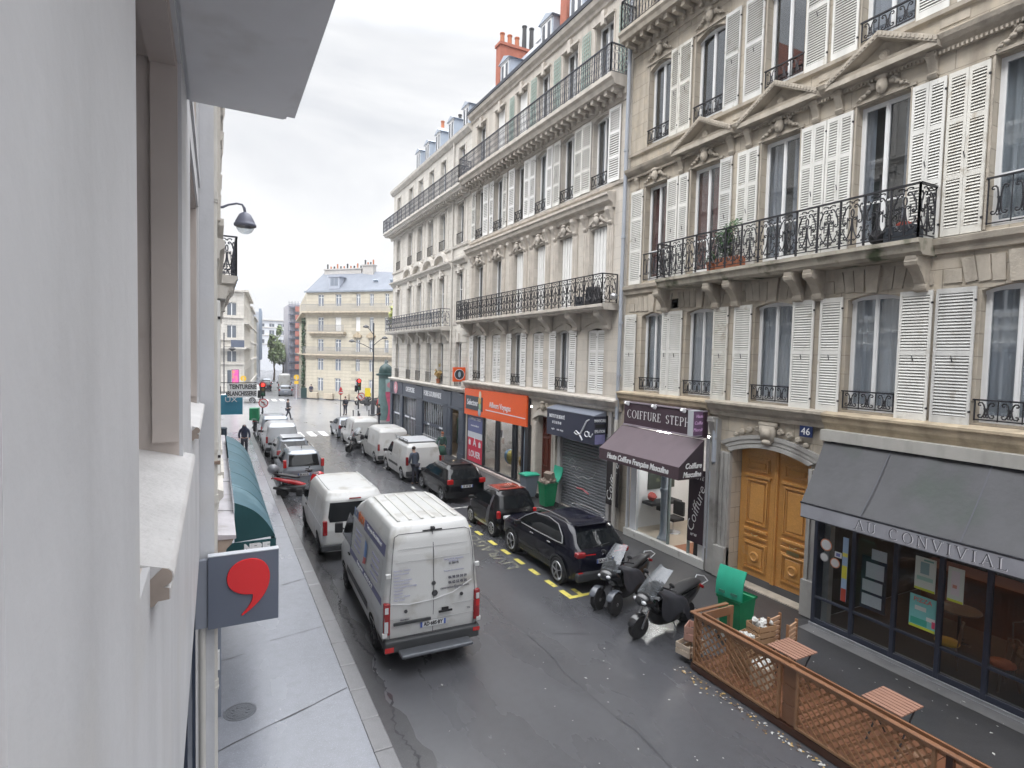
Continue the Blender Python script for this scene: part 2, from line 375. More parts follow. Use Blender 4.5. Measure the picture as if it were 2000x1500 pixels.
# ---------------------------------------------------------------- ironwork
def spir(c, r, a0, turns, sg, n=9):
    """spiral opening from its eye out to radius r at angle a0"""
    return [(c[0]+r*(.18+.82*i/n)*math.cos(a0-sg*2*PI*turns*(1-i/n)), c[1]+r*(.18+.82*i/n)*math.sin(a0-sg*2*PI*turns*(1-i/n))) for i in range(n+1)]
def cscroll(mb, A, B, r, bulge, d, t, turns=1., n=6, seg=9):
    """C scroll from eye A to eye B bowing by bulge; coordinates (u, z)"""
    A = Vector(A); B = Vector(B); ax = (B-A).normalized(); nm = Vector((-ax.y, ax.x))*(1 if bulge > 0 else -1); sg = 1 if bulge > 0 else -1
    aN = math.atan2(nm.y, nm.x)
    p1 = spir(A, r, aN, turns, -sg, seg); p2 = spir(B, r, aN, turns, sg, seg)[::-1]
    e1 = Vector(p1[-1]); e2 = Vector(p2[0]); ct = (e1+e2)/2+nm*abs(bulge)
    mid = [tuple(e1*(1-k)**2+ct*2*k*(1-k)+e2*k*k) for k in [(i+1)/(n+1) for i in range(n)]]
    mb.tube([(p[0], d, p[1]) for p in p1+mid+p2], t, 4, cap=False)
def rail_rich(mb, u0, u1, z0, z1, d, t=.016, lite=False):
    """one panel of ornate scrolled railing"""
    w = u1-u0; h = z1-z0; c = (u0+u1)/2; sg = 5 if lite else 9
    for s in (-1, 1):
        cscroll(mb, (c+s*.30*w, z0+.16*h), (c+s*.12*w, z0+.56*h), .10*w, s*.10*w, d, t, .9, seg=sg)
        cscroll(mb, (c+s*.14*w, z0+.84*h), (c+s*.33*w, z0+.50*h), .10*w, s*.12*w, d, t, .9, seg=sg)
        cscroll(mb, (c+s*.40*w, z0+.86*h), (c+s*.40*w, z0+.70*h), .05*w, s*-.06*w, d, t*.8, .8, seg=sg)
        if not lite: cscroll(mb, (c+s*.10*w, z0+.10*h), (c+s*.38*w, z0+.34*h), .05*w, -s*.05*w, d, t*.8, .8, seg=7)
    mb.tube([(c+.07*w*math.cos(k*PI/4), d, z0+.70*h+.09*h*math.sin(k*PI/4)) for k in range(8)], t, 4, closed=True)
    if not lite:
        for s in (-1, 1):
            cscroll(mb, (c+s*.44*w, z0+.06*h), (c+s*.46*w, z0+.26*h), .035*w, s*-.05*w, d, t*.8, .7, seg=5); cscroll(mb, (c+s*.05*w, z0+.93*h), (c+s*.26*w, z0+.95*h), .035*w, s*.03*h, d, t*.8, .7, seg=5); mb.bar((c+s*.22*w, d, z0+.36*h), (c+s*.22*w, d, z0+.62*h), t)
    mb.bar((c, d, z0), (c, d, z0+.45*h), t*1.6)
def rail_bars(mb, u0, u1, z0, z1, d, pitch=.12, t=.012, busy=True):
    """tall dense railing: balusters with collars and loops"""
    n = max(2, int((u1-u0)/pitch))
    for i in range(n+1):
        u = u0+(u1-u0)*i/n
        mb.bar((u, d, z0), (u, d, z1), t*1.5)
        if busy and i < n:
            v = u+(u1-u0)/n/2; a = (u1-u0)/n*.40; h = z1-z0
            for zc, rz in ((z0+.2*h, .15*h), (z0+.55*h, .17*h), (z0+.86*h, .09*h)):
                mb.tube([(v+a*math.cos(k*PI/4), d, zc+rz*math.sin(k*PI/4)) for k in range(8)], t*.9, 3, closed=True)
def window_guard(root, fr, u0, u1, z0, z1, d=.03, name='window_guard', rich=True, m=None, lite=False):
    mb = MB(fr); mb.box((u0-.03, d-.02, z1-.03), (u1+.03, d+.025, z1)); mb.bar((u0, d, z0+.02), (u1, d, z0+.02), .022)
    mb.bar((u0, d, z0), (u0, d, z1), .022); mb.bar((u1, d, z0), (u1, d, z1), .022)
    if rich:
        k = max(1, round((u1-u0)/.36)); 
        for i in range(k):
            a = u0+(u1-u0)*i/k; b = u0+(u1-u0)*(i+1)/k; h = z1-z0; c = (a+b)/2; w = b-a
            for s in (-1, 1):
                cscroll(mb, (c+s*.26*w, z0+.25*h), (c+s*.26*w, z0+.75*h), .15*w, s*.1*w, d, .014, .9, 4, 6 if not lite else 4)
                if not lite: cscroll(mb, (c+s*.07*w, z0+.2*h), (c+s*.07*w, z0+.55*h), .06*w, s*.1*w, d, .011, .7, 3, 5)
            mb.bar((b, d, z0), (b, d, z1), .016)
    else: rail_bars(mb, u0, u1, z0, z1, d, .11, .008, False)
    return mb.build(name, m or M['iron'], root, weld=False)
def balcony_rail(root, fr, u0, u1, z0, z1, d, kind='rich', panel=.52, ends=(True, True), d0=.05, m=None, posts=True, name='balcony_railing', lite=False):
    """railing along the front at distance d and back to the wall at the chosen ends"""
    mb = MB(fr)
    def run(f2, a, b):
        q = MB(f2)
        q.box((a, -.028, z1-.035), (b, .028, z1)); q.bar((a, 0, z0+.06), (b, 0, z0+.06), .02)
        n = max(1, round((b-a)/panel))
        for i in range(n):
            x0 = a+(b-a)*i/n; x1 = a+(b-a)*(i+1)/n
            if kind == 'rich': rail_rich(q, x0+.02, x1-.02, z0+.07, z1-.05, 0, lite=lite)
            elif kind == 'bars': rail_bars(q, x0, x1, z0+.06, z1-.03, 0, .13, .010)
            else: rail_bars(q, x0, x1, z0+.06, z1-.03, 0, .13, .010, False)
            if posts or i == 0: q.bar((x0, 0, z0), (x0, 0, z1-.01), .035)
        q.bar((b, 0, z0), (b, 0, z1-.01), .035)
        off = len(mb.v); mb.v += q.v; mb.f += [[k+off for k in f] for f in q.f]; mb.m += q.m
    run(Frame(fr(0, d, 0), fr.u, fr.n), u0, u1)
    for e, u in zip(ends, (u0, u1)):
        if e: run(Frame(fr(u, 0, 0), fr.n, -fr.u if u == u0 else fr.u), d0, d)
    return mb.build(name, m or M['iron'], root, weld=False)
# ---------------------------------------------------------------- facades
def wall_mesh(mb, u0, u1, z0, z1, holes, depth=.28, d=0., mi=0, arch=None):
    """front sheet with openings and their reveals; an arch lowers the corners of its opening"""
    us = sorted({u0, u1} | {v for h in holes for v in h[:2] if u0 < v < u1}); zs = sorted({z0, z1} | {v for h in holes for v in h[2:4] if z0 < v < z1})
    for a, b in zip(us, us[1:]):
        for c, e in zip(zs, zs[1:]):
            mu, mz = (a+b)/2, (c+e)/2
            if any(h[0] < mu < h[1] and h[2] < mz < h[3] for h in holes): continue
            mb.face([(a, d, c), (b, d, c), (b, d, e), (a, d, e)], mi)
    for h in holes:
        a, b, c, e = h[:4]; ar = h[4] if len(h) > 4 else 0.
        for q in (((a, c), (a, e)), ((b, c), (b, e)), ((a, c), (b, c))) + (() if ar else (((a, e), (b, e)),)):
            (p0, q0), (p1, q1) = q
            mb.face([(p0, d, q0), (p1, d, q1), (p1, d-depth, q1), (p0, d-depth, q0)], mi)
        if ar:   # segmental arch: rise ar below the top edge
            n = 10; pts = [(a+(b-a)*i/n, e-ar+ar*(1-(2*i/n-1)**2)) for i in range(n+1)]
            for (x0, y0), (x1, y1) in zip(pts, pts[1:]):
                mb.face([(x0, d, y0), (x1, d, y1), (x1, d, e), (x0, d, e)], mi)
                mb.face([(x0, d, y0), (x1, d, y1), (x1, d-depth, y1), (x0, d-depth, y0)], mi)
def window(root, fr, a, b, c, e, d=-.20, curtain='curt', leaf=2, transom=None, arch=0., room=True, frame='pvc', bottom=.0, gm='glass', open_=0., name='window', cdens=1., closed=None):
    """casement: painted frame, panes as a sub-part, curtains behind"""
    mb = MB(fr); t = .055
    mb.box((a, d-.05, c), (a+t, d, e)); mb.box((b-t, d-.05, c), (b, d, e)); mb.box((a+t, d-.05, e-t), (b-t, d, e)); mb.box((a+t, d-.05, c), (b-t, d, c+t*1.3))
    w = (b-a-2*t)/leaf; s = .045
    for i in range(leaf):
        x0 = a+t+w*i; x1 = x0+w
        mb.box((x0, d-.035, c+t*1.3), (x0+s, d+.012, e-t)); mb.box((x1-s, d-.035, c+t*1.3), (x1, d+.012, e-t))
        mb.box((x0+s, d-.035, e-t-s), (x1-s, d+.012, e-t)); mb.box((x0+s, d-.035, c+t*1.3), (x1-s, d+.012, c+t*1.3+s*1.6+bottom))
        if transom:
            for z in transom: mb.box((x0+s, d-.03, z-.02), (x1-s, d+.008, z+.02))
    if leaf == 2: mb.box(((a+b)/2-.022, d+.013, c+t), ((a+b)/2+.022, d+.03, e-t))
    if arch:
        n = 8; pts = [(a+(b-a)*i/n, e-arch+arch*(1-(2*i/n-1)**2)) for i in range(n+1)]
        for (x0, y0), (x1, y1) in zip(pts, pts[1:]): mb.face([(x0, d+.035, y0-.07), (x1, d+.035, y1-.07), (x1, d+.035, e+.01), (x0, d+.035, e+.01)])
    o = mb.build(name, M[frame] if isinstance(frame, str) else frame, root)
    g = MB(fr); g.box((a+t, d-.022, c+t), (b-t, d-.016, e-t)); g.build('pane', M[gm], o)
    if curtain:
        q = MB(fr); k = int((b-a)/.035); ph = rnd.random()*6
        def strip(x0, x1):
            k = max(4, int((x1-x0)/.03)); rows = [[], []]
            for i in range(k+1):
                x = x0+(x1-x0)*i/k; dd = d-.13-.035*math.sin(ph+i*1.25+1.1*math.sin(i*.7+ph))
                rows[0].append((x, dd, c+.02)); rows[1].append((x, dd, e-.02))
            q.grid(rows)
        if cdens >= 1: strip(a+.03, b-.03)
        else: strip(a+.03, a+(b-a)*cdens/2); strip(b-(b-a)*cdens/2, b-.03)
        q.build('curtain', M[curtain], o, smooth=True, weld=False)
    return o
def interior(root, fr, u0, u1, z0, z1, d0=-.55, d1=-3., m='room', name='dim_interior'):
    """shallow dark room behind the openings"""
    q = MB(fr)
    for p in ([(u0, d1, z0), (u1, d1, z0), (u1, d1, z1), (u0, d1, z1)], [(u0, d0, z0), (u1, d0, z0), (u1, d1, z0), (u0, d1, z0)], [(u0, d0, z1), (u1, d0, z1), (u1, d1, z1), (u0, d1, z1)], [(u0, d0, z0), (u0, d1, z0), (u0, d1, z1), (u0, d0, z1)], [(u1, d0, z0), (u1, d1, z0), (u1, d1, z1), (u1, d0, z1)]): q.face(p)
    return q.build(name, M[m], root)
def shutter(root, fr, u0, u1, z0, z1, d=.03, ang=0., m='shut', arch=0., mids=(.5,), pitch=.058, split=False, name='shutter', hinge=None):
    """louvred leaf; hinge u and angle let it stand open off the wall"""
    f = fr
    if ang:
        h = u0 if hinge is None else hinge; R = Matrix.Rotation(ang, 3, 'Z'); f = Frame(fr(h, d, 0), R@fr.u, R@fr.n); u0 -= h; u1 -= h; d = 0
    mb = MB(f); t = .05; th = .035
    parts = [(u0, u1)] if not split else [(u0, (u0+u1)/2-.003), ((u0+u1)/2+.003, u1)]
    for a, b in parts:
        mb.box((a, d, z0), (a+t, d+th, z1)); mb.box((b-t, d, z0), (b, d+th, z1))
        rails = [z0+.07, z1-.05]+[z0+(z1-z0)*k for k in mids]
        for z, hh in [(z0+.07, .07), (z1-.05, .05)]+[(z0+(z1-z0)*k, .05) for k in mids]: mb.box((a+t, d+.002, z-hh), (b-t, d+th-.002, z+hh))
        if arch:
            n = 5
            for i in range(n):
                x0 = a+(b-a)*i/n; x1 = a+(b-a)*(i+1)/n; g = lambda x: arch*(1-((x-parts[0][0])/(parts[-1][1]-parts[0][0])*(1 if split else .5)+(0 if split else (0 if arch > 0 else .5)))**2)
        lv = sorted([z0+.14, z1-.10]+[v for k in mids for v in (z0+(z1-z0)*k-.05, z0+(z1-z0)*k+.05)])
        for za, zb in zip(lv[::2], lv[1::2]):
            k = max(1, int((zb-za)/pitch))
            for i in range(k):
                z = za+(zb-za)*(i+.5)/k
                i4 = [mb.P(p) for p in ((a+t, d+.003, z+.022), (b-t, d+.003, z+.022), (b-t, d+th-.003, z-.018), (a+t, d+th-.003, z-.018), (a+t, d+.003, z+.030), (b-t, d+.003, z+.030), (b-t, d+th-.003, z-.010), (a+t, d+th-.003, z-.010))]
                mb.fi((i4[4], i4[5], i4[6], i4[7])); mb.fi((i4[3], i4[2], i4[6], i4[7])); mb.fi((i4[0], i4[1], i4[2], i4[3]))
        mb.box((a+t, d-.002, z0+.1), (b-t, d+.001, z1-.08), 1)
    if not ang:
        mb.bar(((u0+u1)/2-.01, d+th+.008, z0+(z1-z0)*.5-.12), ((u0+u1)/2+.015, d+th+.008, z0+(z1-z0)*.5), .012, mi=2)
        for z in (z0+.25, z1-.25): mb.box((u0-.01, d+.004, z-.02), (u0+.02, d+th+.006, z+.02), 2)
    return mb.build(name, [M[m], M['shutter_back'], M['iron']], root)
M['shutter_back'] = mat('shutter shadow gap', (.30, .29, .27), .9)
def profile(mb, fr, u0, u1, prof, ret=True):
    """moulding swept along the wall; prof is (d, z) points"""
    mb.prism([(p[0], p[1]) for p in prof], 0, u0, u1)
def console(mb, u, w, zt, zb, proj, d0=0.):
    """scrolled stone bracket: S profile in (d, z), swept across its width"""
    h = zt-zb; P = []
    for i in range(13):
        k = i/12; P.append((d0+proj*(1-k)**.8*(.93+.10*math.sin(k*7.5))+.05*(1 if k > .8 else 0), zt-h*k))
    pts = [(d0-.02, zt)]+P+[(d0-.02, zb)]
    mb.prism(pts, 0, u-w/2, u+w/2)
    for zc, r, dd in ((zt-.16*h, .20*proj, .72*proj), (zb+.14*h, .13*proj, .17*proj)):
        mb.cyl((u-w/2-.02, d0+dd, zc), (u+w/2+.02, d0+dd, zc), max(.03, r), 10)
def cartouche(mb, u, z, s=1., d0=0.):
    """carved keystone mask with leafy scrolls on both sides"""
    mb.blob((u, d0+.07*s, z), (.13*s, .10*s, .20*s), 7); mb.blob((u, d0+.10*s, z+.17*s), (.16*s, .07*s, .07*s), 5); mb.blob((u, d0+.12*s, z-.04*s), (.05*s, .07*s, .07*s), 5)
    for k in (-1, 1):
        for i, (x, y, r) in enumerate(((.2, .03, .085), (.31, -.03, .07), (.40, -.10, .06), (.49, -.14, .045), (.27, .12, .05))):
            mb.blob((u+k*x*s, d0+.035*s, z+y*s), (r*s, .05*s, r*s*.8), 5)
        path = [(u+k*(.14+.42*q)*s, d0+.05*s, z+(.06-.28*q*q+.05*math.sin(q*9))*s) for q in [j/7 for j in range(8)]]
        mb.tube(path, [.035*s*(1-.09*j) for j in range(8)], 5)
def plinths(*a): pass
FR = Frame((12.5, 0, 0), (0, 1, 0), (-1, 0, 0))      # right-hand facades: u = y, d towards the street
# ================================================================ BUILDING B (near right, number 46)
bB = thing('apartment_building', 'weathered apartment building number 46 with pedimented windows and an oak carriage door', 'building', (12.5, 5, 0), world=True)
SH = ['shut', 'shut', 'shut2', 'shut3']
M['shut2'] = mat('greyer shutter paint', (.66, .66, .64), .65, var=.35, vs=3, streak=.5, dirt=(.36, .33, .28), ds=5, dth=.58); M['shut3'] = mat('cream shutter paint', (.70, .685, .63), .65, var=.3, vs=4, streak=.35, dirt=(.40, .35, .28), ds=6, dth=.56)
BAYS = [14.25, 12.2, 9.75, 7.3, 4.8, 2.35, -.1, -2.5]
Y0, Y1 = -4.0, 15.6
hol = []
for i, y in enumerate(BAYS):
    hw = .50 if i == 0 else .545
    hol += [(y-hw, y+hw, 5.08, 7.62, .10), (y-hw, y+hw, 8.66, 11.72), (y-hw, y+hw, 13.05, 15.55, .16), (y-hw, y+hw, 16.9, 18.6)]
mb = MB(FR)
g_holes = [(-4.0, 8.12, .15, 4.45), (8.52, 10.82, .15, 3.92, .22), (11.62, 15.12, .15, 4.55)]
wall_mesh(mb, Y0, Y1, 4.60, 19.0, hol, .30)
wall_mesh(mb, Y0, Y1, 0, 4.60, g_holes, .42)
mb.box((Y0, -8, 4.6), (Y1, -.62, 4.9), 0)
mb.face([(Y0, 0, 0), (Y0, -9, 0), (Y0, -9, 19), (Y0, 0, 19)]); mb.face([(Y1, 0, 0), (Y1, -9, 0), (Y1, -9, 19), (Y1, 0, 19)])
mb.face([(Y0, 0, 19), (Y1, 0, 19), (Y1, -9, 19), (Y0, -9, 19)]); mb.face([(Y0, -9, 0), (Y1, -9, 0), (Y1, -9, 19), (Y0, -9, 19)])
mb.build('facade_wall', M['stone_b'], bB)
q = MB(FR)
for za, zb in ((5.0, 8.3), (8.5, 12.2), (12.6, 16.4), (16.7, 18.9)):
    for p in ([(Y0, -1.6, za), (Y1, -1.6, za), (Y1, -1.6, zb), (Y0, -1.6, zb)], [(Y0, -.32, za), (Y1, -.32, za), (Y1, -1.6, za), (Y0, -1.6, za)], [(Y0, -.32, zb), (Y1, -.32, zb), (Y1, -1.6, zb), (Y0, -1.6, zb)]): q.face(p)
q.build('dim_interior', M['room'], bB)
for i, y in enumerate(BAYS[:6]):
    hw = .50 if i == 0 else .545
    window(bB, FR, y-hw, y+hw, 5.08, 7.62, curtain='curt_l', arch=.10, d=-.19)
    window(bB, FR, y-hw, y+hw, 8.66, 11.72, curtain=['curt_r', 'curt_r', 'curt', 'curt', 'curt_w', 'curt'][i], cdens=[.9, .9, .7, .45, 1.3, .6][i], transom=(9.62,), bottom=.0, d=-.19)
    window(bB, FR, y-hw, y+hw, 13.05, 15.55, curtain=None if i != 3 else 'curt', arch=.16, d=-.19)
    window_guard(bB, FR, y-hw+.01, y+hw-.01, 5.12, 5.52, .02)
    if i in (0, 4, 5): window_guard(bB, FR, y-hw+.01, y+hw-.01, 8.70, 9.55, .02)
    window_guard(bB, FR, y-hw+.01, y+hw-.01, 13.09, 13.52, .02)
# shutters: (y0, y1) as they stand in the photograph
for y0, y1 in ((14.98, 15.55), (12.86, 13.42), (13.43, 13.72), (11.12, 11.64), (10.36, 10.92), (8.60, 9.16), (7.92, 8.45), (6.12, 6.72), (5.40, 6.06), (3.55, 4.2), (2.95, 3.5), (1.1, 1.7), (.5, 1.08)):
    shutter(bB, FR, y0, y1, 5.02, 7.60, mids=(.52,), d=.035, m=rnd.choice(SH))
for y0, y1, sp in ((14.84, 15.42, 0), (13.25, 13.70, 0), (12.82, 13.20, 0), (11.20, 11.62, 0), (10.36, 11.02, 1), (8.52, 9.14, 1), (7.90, 8.50, 1), (6.10, 6.70, 1), (5.40, 6.06, 1), (3.55, 4.2, 1), (2.95, 3.5, 1)):
    shutter(bB, FR, y0, y1, 8.60, 11.68, mids=(.36, .70), split=bool(sp), d=.035, m=rnd.choice(SH))
for y0, y1, sp in ((13.38, 13.72, 0), (12.86, 13.36, 0), (11.10, 11.62, 0), (10.36, 10.94, 0), (8.60, 9.16, 0), (7.90, 8.50, 0), (6.14, 6.72, 0), (5.40, 6.0, 0)):
    shutter(bB, FR, y0, y1, 12.98, 15.58, mids=(.55,), d=.035, m=rnd.choice(SH))
# string courses and cornices
mb = MB(FR)
mb.prism([(0, 4.62), (.10, 4.62), (.12, 4.72), (.20, 4.80), (.24, 4.92), (.30, 4.94), (.30, 5.00), (0, 5.04)], 0, 8.15, 11.6)
mb.prism([(0, 8.26), (.08, 8.28), (.10, 8.38), (.17, 8.44), (.19, 8.55), (0, 8.60)], 0, Y0, Y1)
mb.build('string_course', M['trim_b'], bB)
mb = MB(FR)
for a, b in ((Y0, 8.15), (11.6, Y1)):
    mb.prism([(0, 4.56), (.14, 4.56), (.16, 4.70), (.24, 4.78), (.27, 4.90), (.31, 4.93), (.31, 4.98), (0, 5.03)], 0, a, b)
mb.build('ledge', M['trim_o'], bB)
mb = MB(FR)
mb.prism([(0, 12.12), (.07, 12.12), (.09, 12.20), (.18, 12.26), (.25, 12.34), (.28, 12.42), (.0, 12.50)], 0, Y0, Y1)
mb.prism([(0, 12.86), (.09, 12.88), (.10, 12.96), (.0, 13.0)], 0, Y0, Y1)
y = Y0
while y < Y1: mb.box((y, .09, 12.10), (y+.035, .135, 12.16)); y += .075
for y in (12.2, 9.75, 7.3):
    a, b, pz = y-1.12, y+1.12, 13.02
    for x0, z0_, x1, z1_ in ((a, 12.40, y, pz), (y, pz, b, 12.40)):
        mb.face([(x0, .34, z0_), (x1, .34, z1_), (x1, .34, z1_-.13), (x0, .34, z0_-.13)]); mb.face([(x0, .34, z0_), (x1, .34, z1_), (x1, 0, z1_+.02), (x0, 0, z0_+.02)])
        mb.face([(x0, .34, z0_-.13), (x1, .34, z1_-.13), (x1, .04, z1_-.15), (x0, .04, z0_-.15)])
        k = 14
        for j in range(k):
            t0 = (j+.2)/k; mb.cbox((x0+(x1-x0)*t0, .345, z0_+(z1_-z0_)*t0-.065), (.05, .03, .06))
    mb.box((a, .0, 12.22), (b, .32, 12.33)); mb.face([(a+.1, .05, 12.33), (b-.1, .05, 12.33), (y, .05, 12.9)])
    mb.lathe([(.0, 0), (.10, .0), (.12, .03), (.08, .06), (.05, .05), (0, .06)], (y, .05, 12.58), 12, axis='Y')
    for k in (-1, 1): mb.blob((y+k*.28, .07, 12.46), (.16, .04, .07), 5)
mb.build('pediment_cornice', M['trim_b'], bB)
for y in BAYS[:6]:
    for z in (11.97, 15.86):
        mb = MB(FR); cartouche(mb, y, z, .95, .03); mb.build('carved_mask', M['trim_b'], bB, smooth=True)
def bracket(root, *a, m='trim_b', fr=None):
    mb = MB(fr or FR); console(mb, *a); mb.build('stone_bracket', M[m], root)
for y in (12.2, 9.75, 7.3):
    for k in (-1, 1): bracket(bB, y+k*.94, .16, 12.20, 11.72, .20)
bracket(bB, 15.15, .14, 12.1, 11.7, .14)
for y in (13.55, 11.55, 10.85, 9.0, 8.5, 6.32): bracket(bB, y, .20, 8.24, 7.55, .58)
# window surrounds: moulded frames, raised piers with joints, voussoirs
mb = MB(FR)
for i, y in enumerate(BAYS[:6]):
    hw = .50 if i == 0 else .545
    for s in (-1, 1):
        for a, b in ((12.98, 15.7), (8.62, 11.76)):
            mb.box((y+s*(hw+.02)-.02, 0, a), (y+s*(hw+.02)+.02, .03, b))
    mb.box((y-hw-.1, 0, 11.74), (y+hw+.1, .045, 11.80)); mb.box((y-hw-.12, 0, 15.58), (y+hw+.12, .045, 15.64))
    mb.prism([(y-.10, 7.64), (y+.10, 7.64), (y+.155, 8.20), (y-.155, 8.20)], 1, 0, .075)
    for s in (-1, 1):
        for k in range(3):
            x0 = y+s*(.19+.21*k); x1 = y+s*(.38+.21*k); t0 = s*(.02+.03*k)
            mb.prism([(x0, 7.68+.02*k), (x1, 7.68), (x1+t0+s*.02, 8.16), (x0+t0, 8.16)], 1, 0, .03)
        mb.prism([(y+s*.86, 7.70), (y+s*1.16, 7.70), (y+s*1.16, 7.96), (y+s*.88, 7.96)], 1, 0, .03)
for y0, y1 in ((13.0, 13.5), (10.7, 11.3), (8.25, 8.8), (5.8, 6.3), (3.3, 3.8)):
    for z in [12.64, 16.0]: mb.box((y0, 0, z), (y1, .02, z+.16))
mb.build('window_surrounds', M['trim_b'], bB)
# top cornice with modillions and the balcony above
mb = MB(FR)
mb.prism([(0, 16.15), (.05, 16.15), (.08, 16.3), (.12, 16.35), (.12, 16.47), (.62, 16.50), (.66, 16.62), (.72, 16.70), (.72, 16.80), (0, 16.86)], 0, Y0, Y1-.02)
y = Y0+.2
while y < Y1-.2: mb.box((y, .12, 16.34), (y+.15, .52, 16.49)); mb.box((y+.02, .10, 16.22), (y+.13, .20, 16.35)); y += .36
mb.build('cornice', M['trim_b'], bB)
balcony_rail(bB, FR, Y0, Y1-.08, 16.84, 17.8, .64, 'bars', .9, (False, True), lite=True)
# first balcony
mb = MB(FR)
mb.prism([(0, 8.24), (.50, 8.24), (.58, 8.30), (.62, 8.44), (.67, 8.46), (.67, 8.54), (0, 8.58)], 0, 6.12, 13.42)
mb.build('balcony_slab', mat('mossy balcony slab', (.46, .42, .35), .85, var=.5, vs=3, dirt=(.05, .065, .03), ds=2.6, dth=.5, streak=.8, bump=.4), bB)
balcony_rail(bB, FR, 6.16, 13.38, 8.56, 9.60, .63, 'rich', .50)
# doorway: moulded stone frame, cartouche, carriage doors
mb = MB(FR)
for s, y in ((1, 10.82), (-1, 8.52)):
    mb.box((y, 0, .15), (y+s*.34, .10, 3.62)); mb.box((y+s*.04, .10, .15), (y+s*.12, .14, 3.6)); mb.box((y+s*.2, .10, .15), (y+s*.27, .13, 3.6))
    mb.box((y+s*-.0, .0, .15), (y+s*.38, .20, 1.0)); mb.box((y+s*.42, 0, .15), (y+s*.66, .16, 4.5))
    console(mb, y+s*.54, .2, 4.55, 3.85, .22, .12)
n = 14
for (r0, dd) in ((0, .12), (.14, .08), (.26, .10)):
    for i in range(n):
        def P(k, o): t = 2*k/n-1; return (9.67+t*(1.15+o), 3.68+(.22+o*.3)*(1-t*t)+o*.6)
        a, b = P(i, r0), P(i+1, r0); c, e = P(i, r0+.11), P(i+1, r0+.11)
        mb.face([(a[0], dd, a[1]), (b[0], dd, b[1]), (e[0], dd, e[1]), (c[0], dd, c[1])]); mb.face([(a[0], dd, a[1]), (b[0], dd, b[1]), (b[0], 0, b[1]), (a[0], 0, a[1])]); mb.face([(c[0], dd, c[1]), (e[0], dd, e[1]), (e[0], 0, e[1]), (c[0], 0, c[1])])
mb.build('door_surround', mat('grey doorway limestone', (.43, .42, .40), .8, var=.5, vs=2.5, streak=.5, bump=.3, dirt=(.14, .13, .12), ds=1.2, dth=.6), bB)
mb = MB(FR)
mb.prism([(9.5, 4.10), (9.84, 4.10), (9.90, 4.50), (9.44, 4.50)], 1, .0, .16); mb.box((9.55, .16, 4.18), (9.79, .19, 4.42)); mb.cyl((9.42, .1, 4.52), (9.92, .1, 4.52), .07, 8)
mb.blob((9.67, .13, 4.08), (.16, .09, .08), 6)
for s in (-1, 1):
    for x, z, r in ((.32, 4.36, .10), (.58, 4.32, .09), (.82, 4.24, .075), (1.02, 4.14, .05)):
        for t in range(9):
            a = t*.8; mb.blob((9.67+s*(x+r*.7*(1-t/11)*math.cos(a)), .05, z+r*.7*(1-t/11)*math.sin(a)), (.05, .06, .05), 4)
mb.build('door_cartouche', M['trim_b'], bB, smooth=True)
oak = mat('varnished oak', (.60, .30, .085), .38, var=.35, vs=2.2, fine=.25, coat=.25, dirt=(.50, .36, .24), ds=1.6, dth=.66)
oak2 = mat('darker oak', (.38, .16, .04), .45, var=.3, vs=3)
for s, (a, b) in ((1, (8.54, 9.655)), (-1, (9.665, 10.80))):
    mb = MB(FR); d = -.34; z0_, z1_ = .34, 3.62
    mb.box((a, d-.05, z0_), (b, d, 3.58))
    n = 6
    for i in range(n):
        x0 = a+(b-a)*i/n; x1 = a+(b-a)*(i+1)/n; f = lambda x: 3.68+.24*(1-((x-9.67)/1.15)**2)
        mb.face([(x0, d, 3.58), (x1, d, 3.58), (x1, d, f(x1)), (x0, d, f(x0))])
    c = (a+b)/2; w = .36
    def panel(z0p, z1p, w=w, sunk=.0):
        for k, (o, dd) in enumerate(((0, .03), (.035, .055), (.075, .028))):
            mb.box((c-w+o, d, z0p+o), (c+w-o, d+dd, z0p+o+.035)); mb.box((c-w+o, d, z1p-o-.035), (c+w-o, d+dd, z1p-o)); mb.box((c-w+o, d, z0p+o+.035), (c-w+o+.03, d+dd, z1p-o-.035)); mb.box((c+w-o-.03, d, z0p+o+.035), (c+w-o, d+dd, z1p-o-.035))
        mb.box((c-w+.14, d, z0p+.14), (c+w-.14, d+.035, z1p-.14))
    panel(.50, 1.28); panel(1.72, 3.0); panel(3.16, 3.56); mb.box((c-.36, d, 1.38), (c+.36, d+.05, 1.44)); mb.box((c-.36, d, 1.56), (c+.36, d+.06, 1.63)); mb.box((c-.4, d, 3.03), (c+.4, d+.07, 3.10))
    mb.lathe([(.13, .0), (.14, .03), (.10, .055), (.075, .03), (0, .035)], (c, d+.03, .89), 16, axis='Y')
    mb.box((b-.05 if s > 0 else a, d, z0_), (b if s > 0 else a+.05, d+.07, 3.84))
    dr = mb.build('door', [oak, oak2], bB, bevel=.006, seg=1)
    q = MB(FR); q.tube([(c-.10, d+.06, 1.50), (c-.04, d+.10, 1.475), (c+.04, d+.10, 1.475), (c+.10, d+.06, 1.50)], .012, 6)
    if s > 0: q.box((c-.17, d+.05, 1.29), (c+.17, d+.058, 1.37))
    q.build('door_handle', mat('dull brass', (.45, .38, .20), .4, metal=.9), dr)
mb = MB(FR); mb.box((8.54, -.5, .15), (10.80, -.33, .34)); mb.build('door_threshold', mat('dark threshold stone', (.10, .10, .105), .7, var=.3), bB)
mb = MB(FR); mb.box((8.46, .09, 4.36), (8.78, .125, 4.62)); pl = mb.build('house_number_plate', mat('enamel blue', (.02, .035, .11), .3), bB)
text('house_number', '46', .24, (12.5-.13, 8.62, 4.485), (0, -1, 0), (0, 0, 1), M['white'], pl)
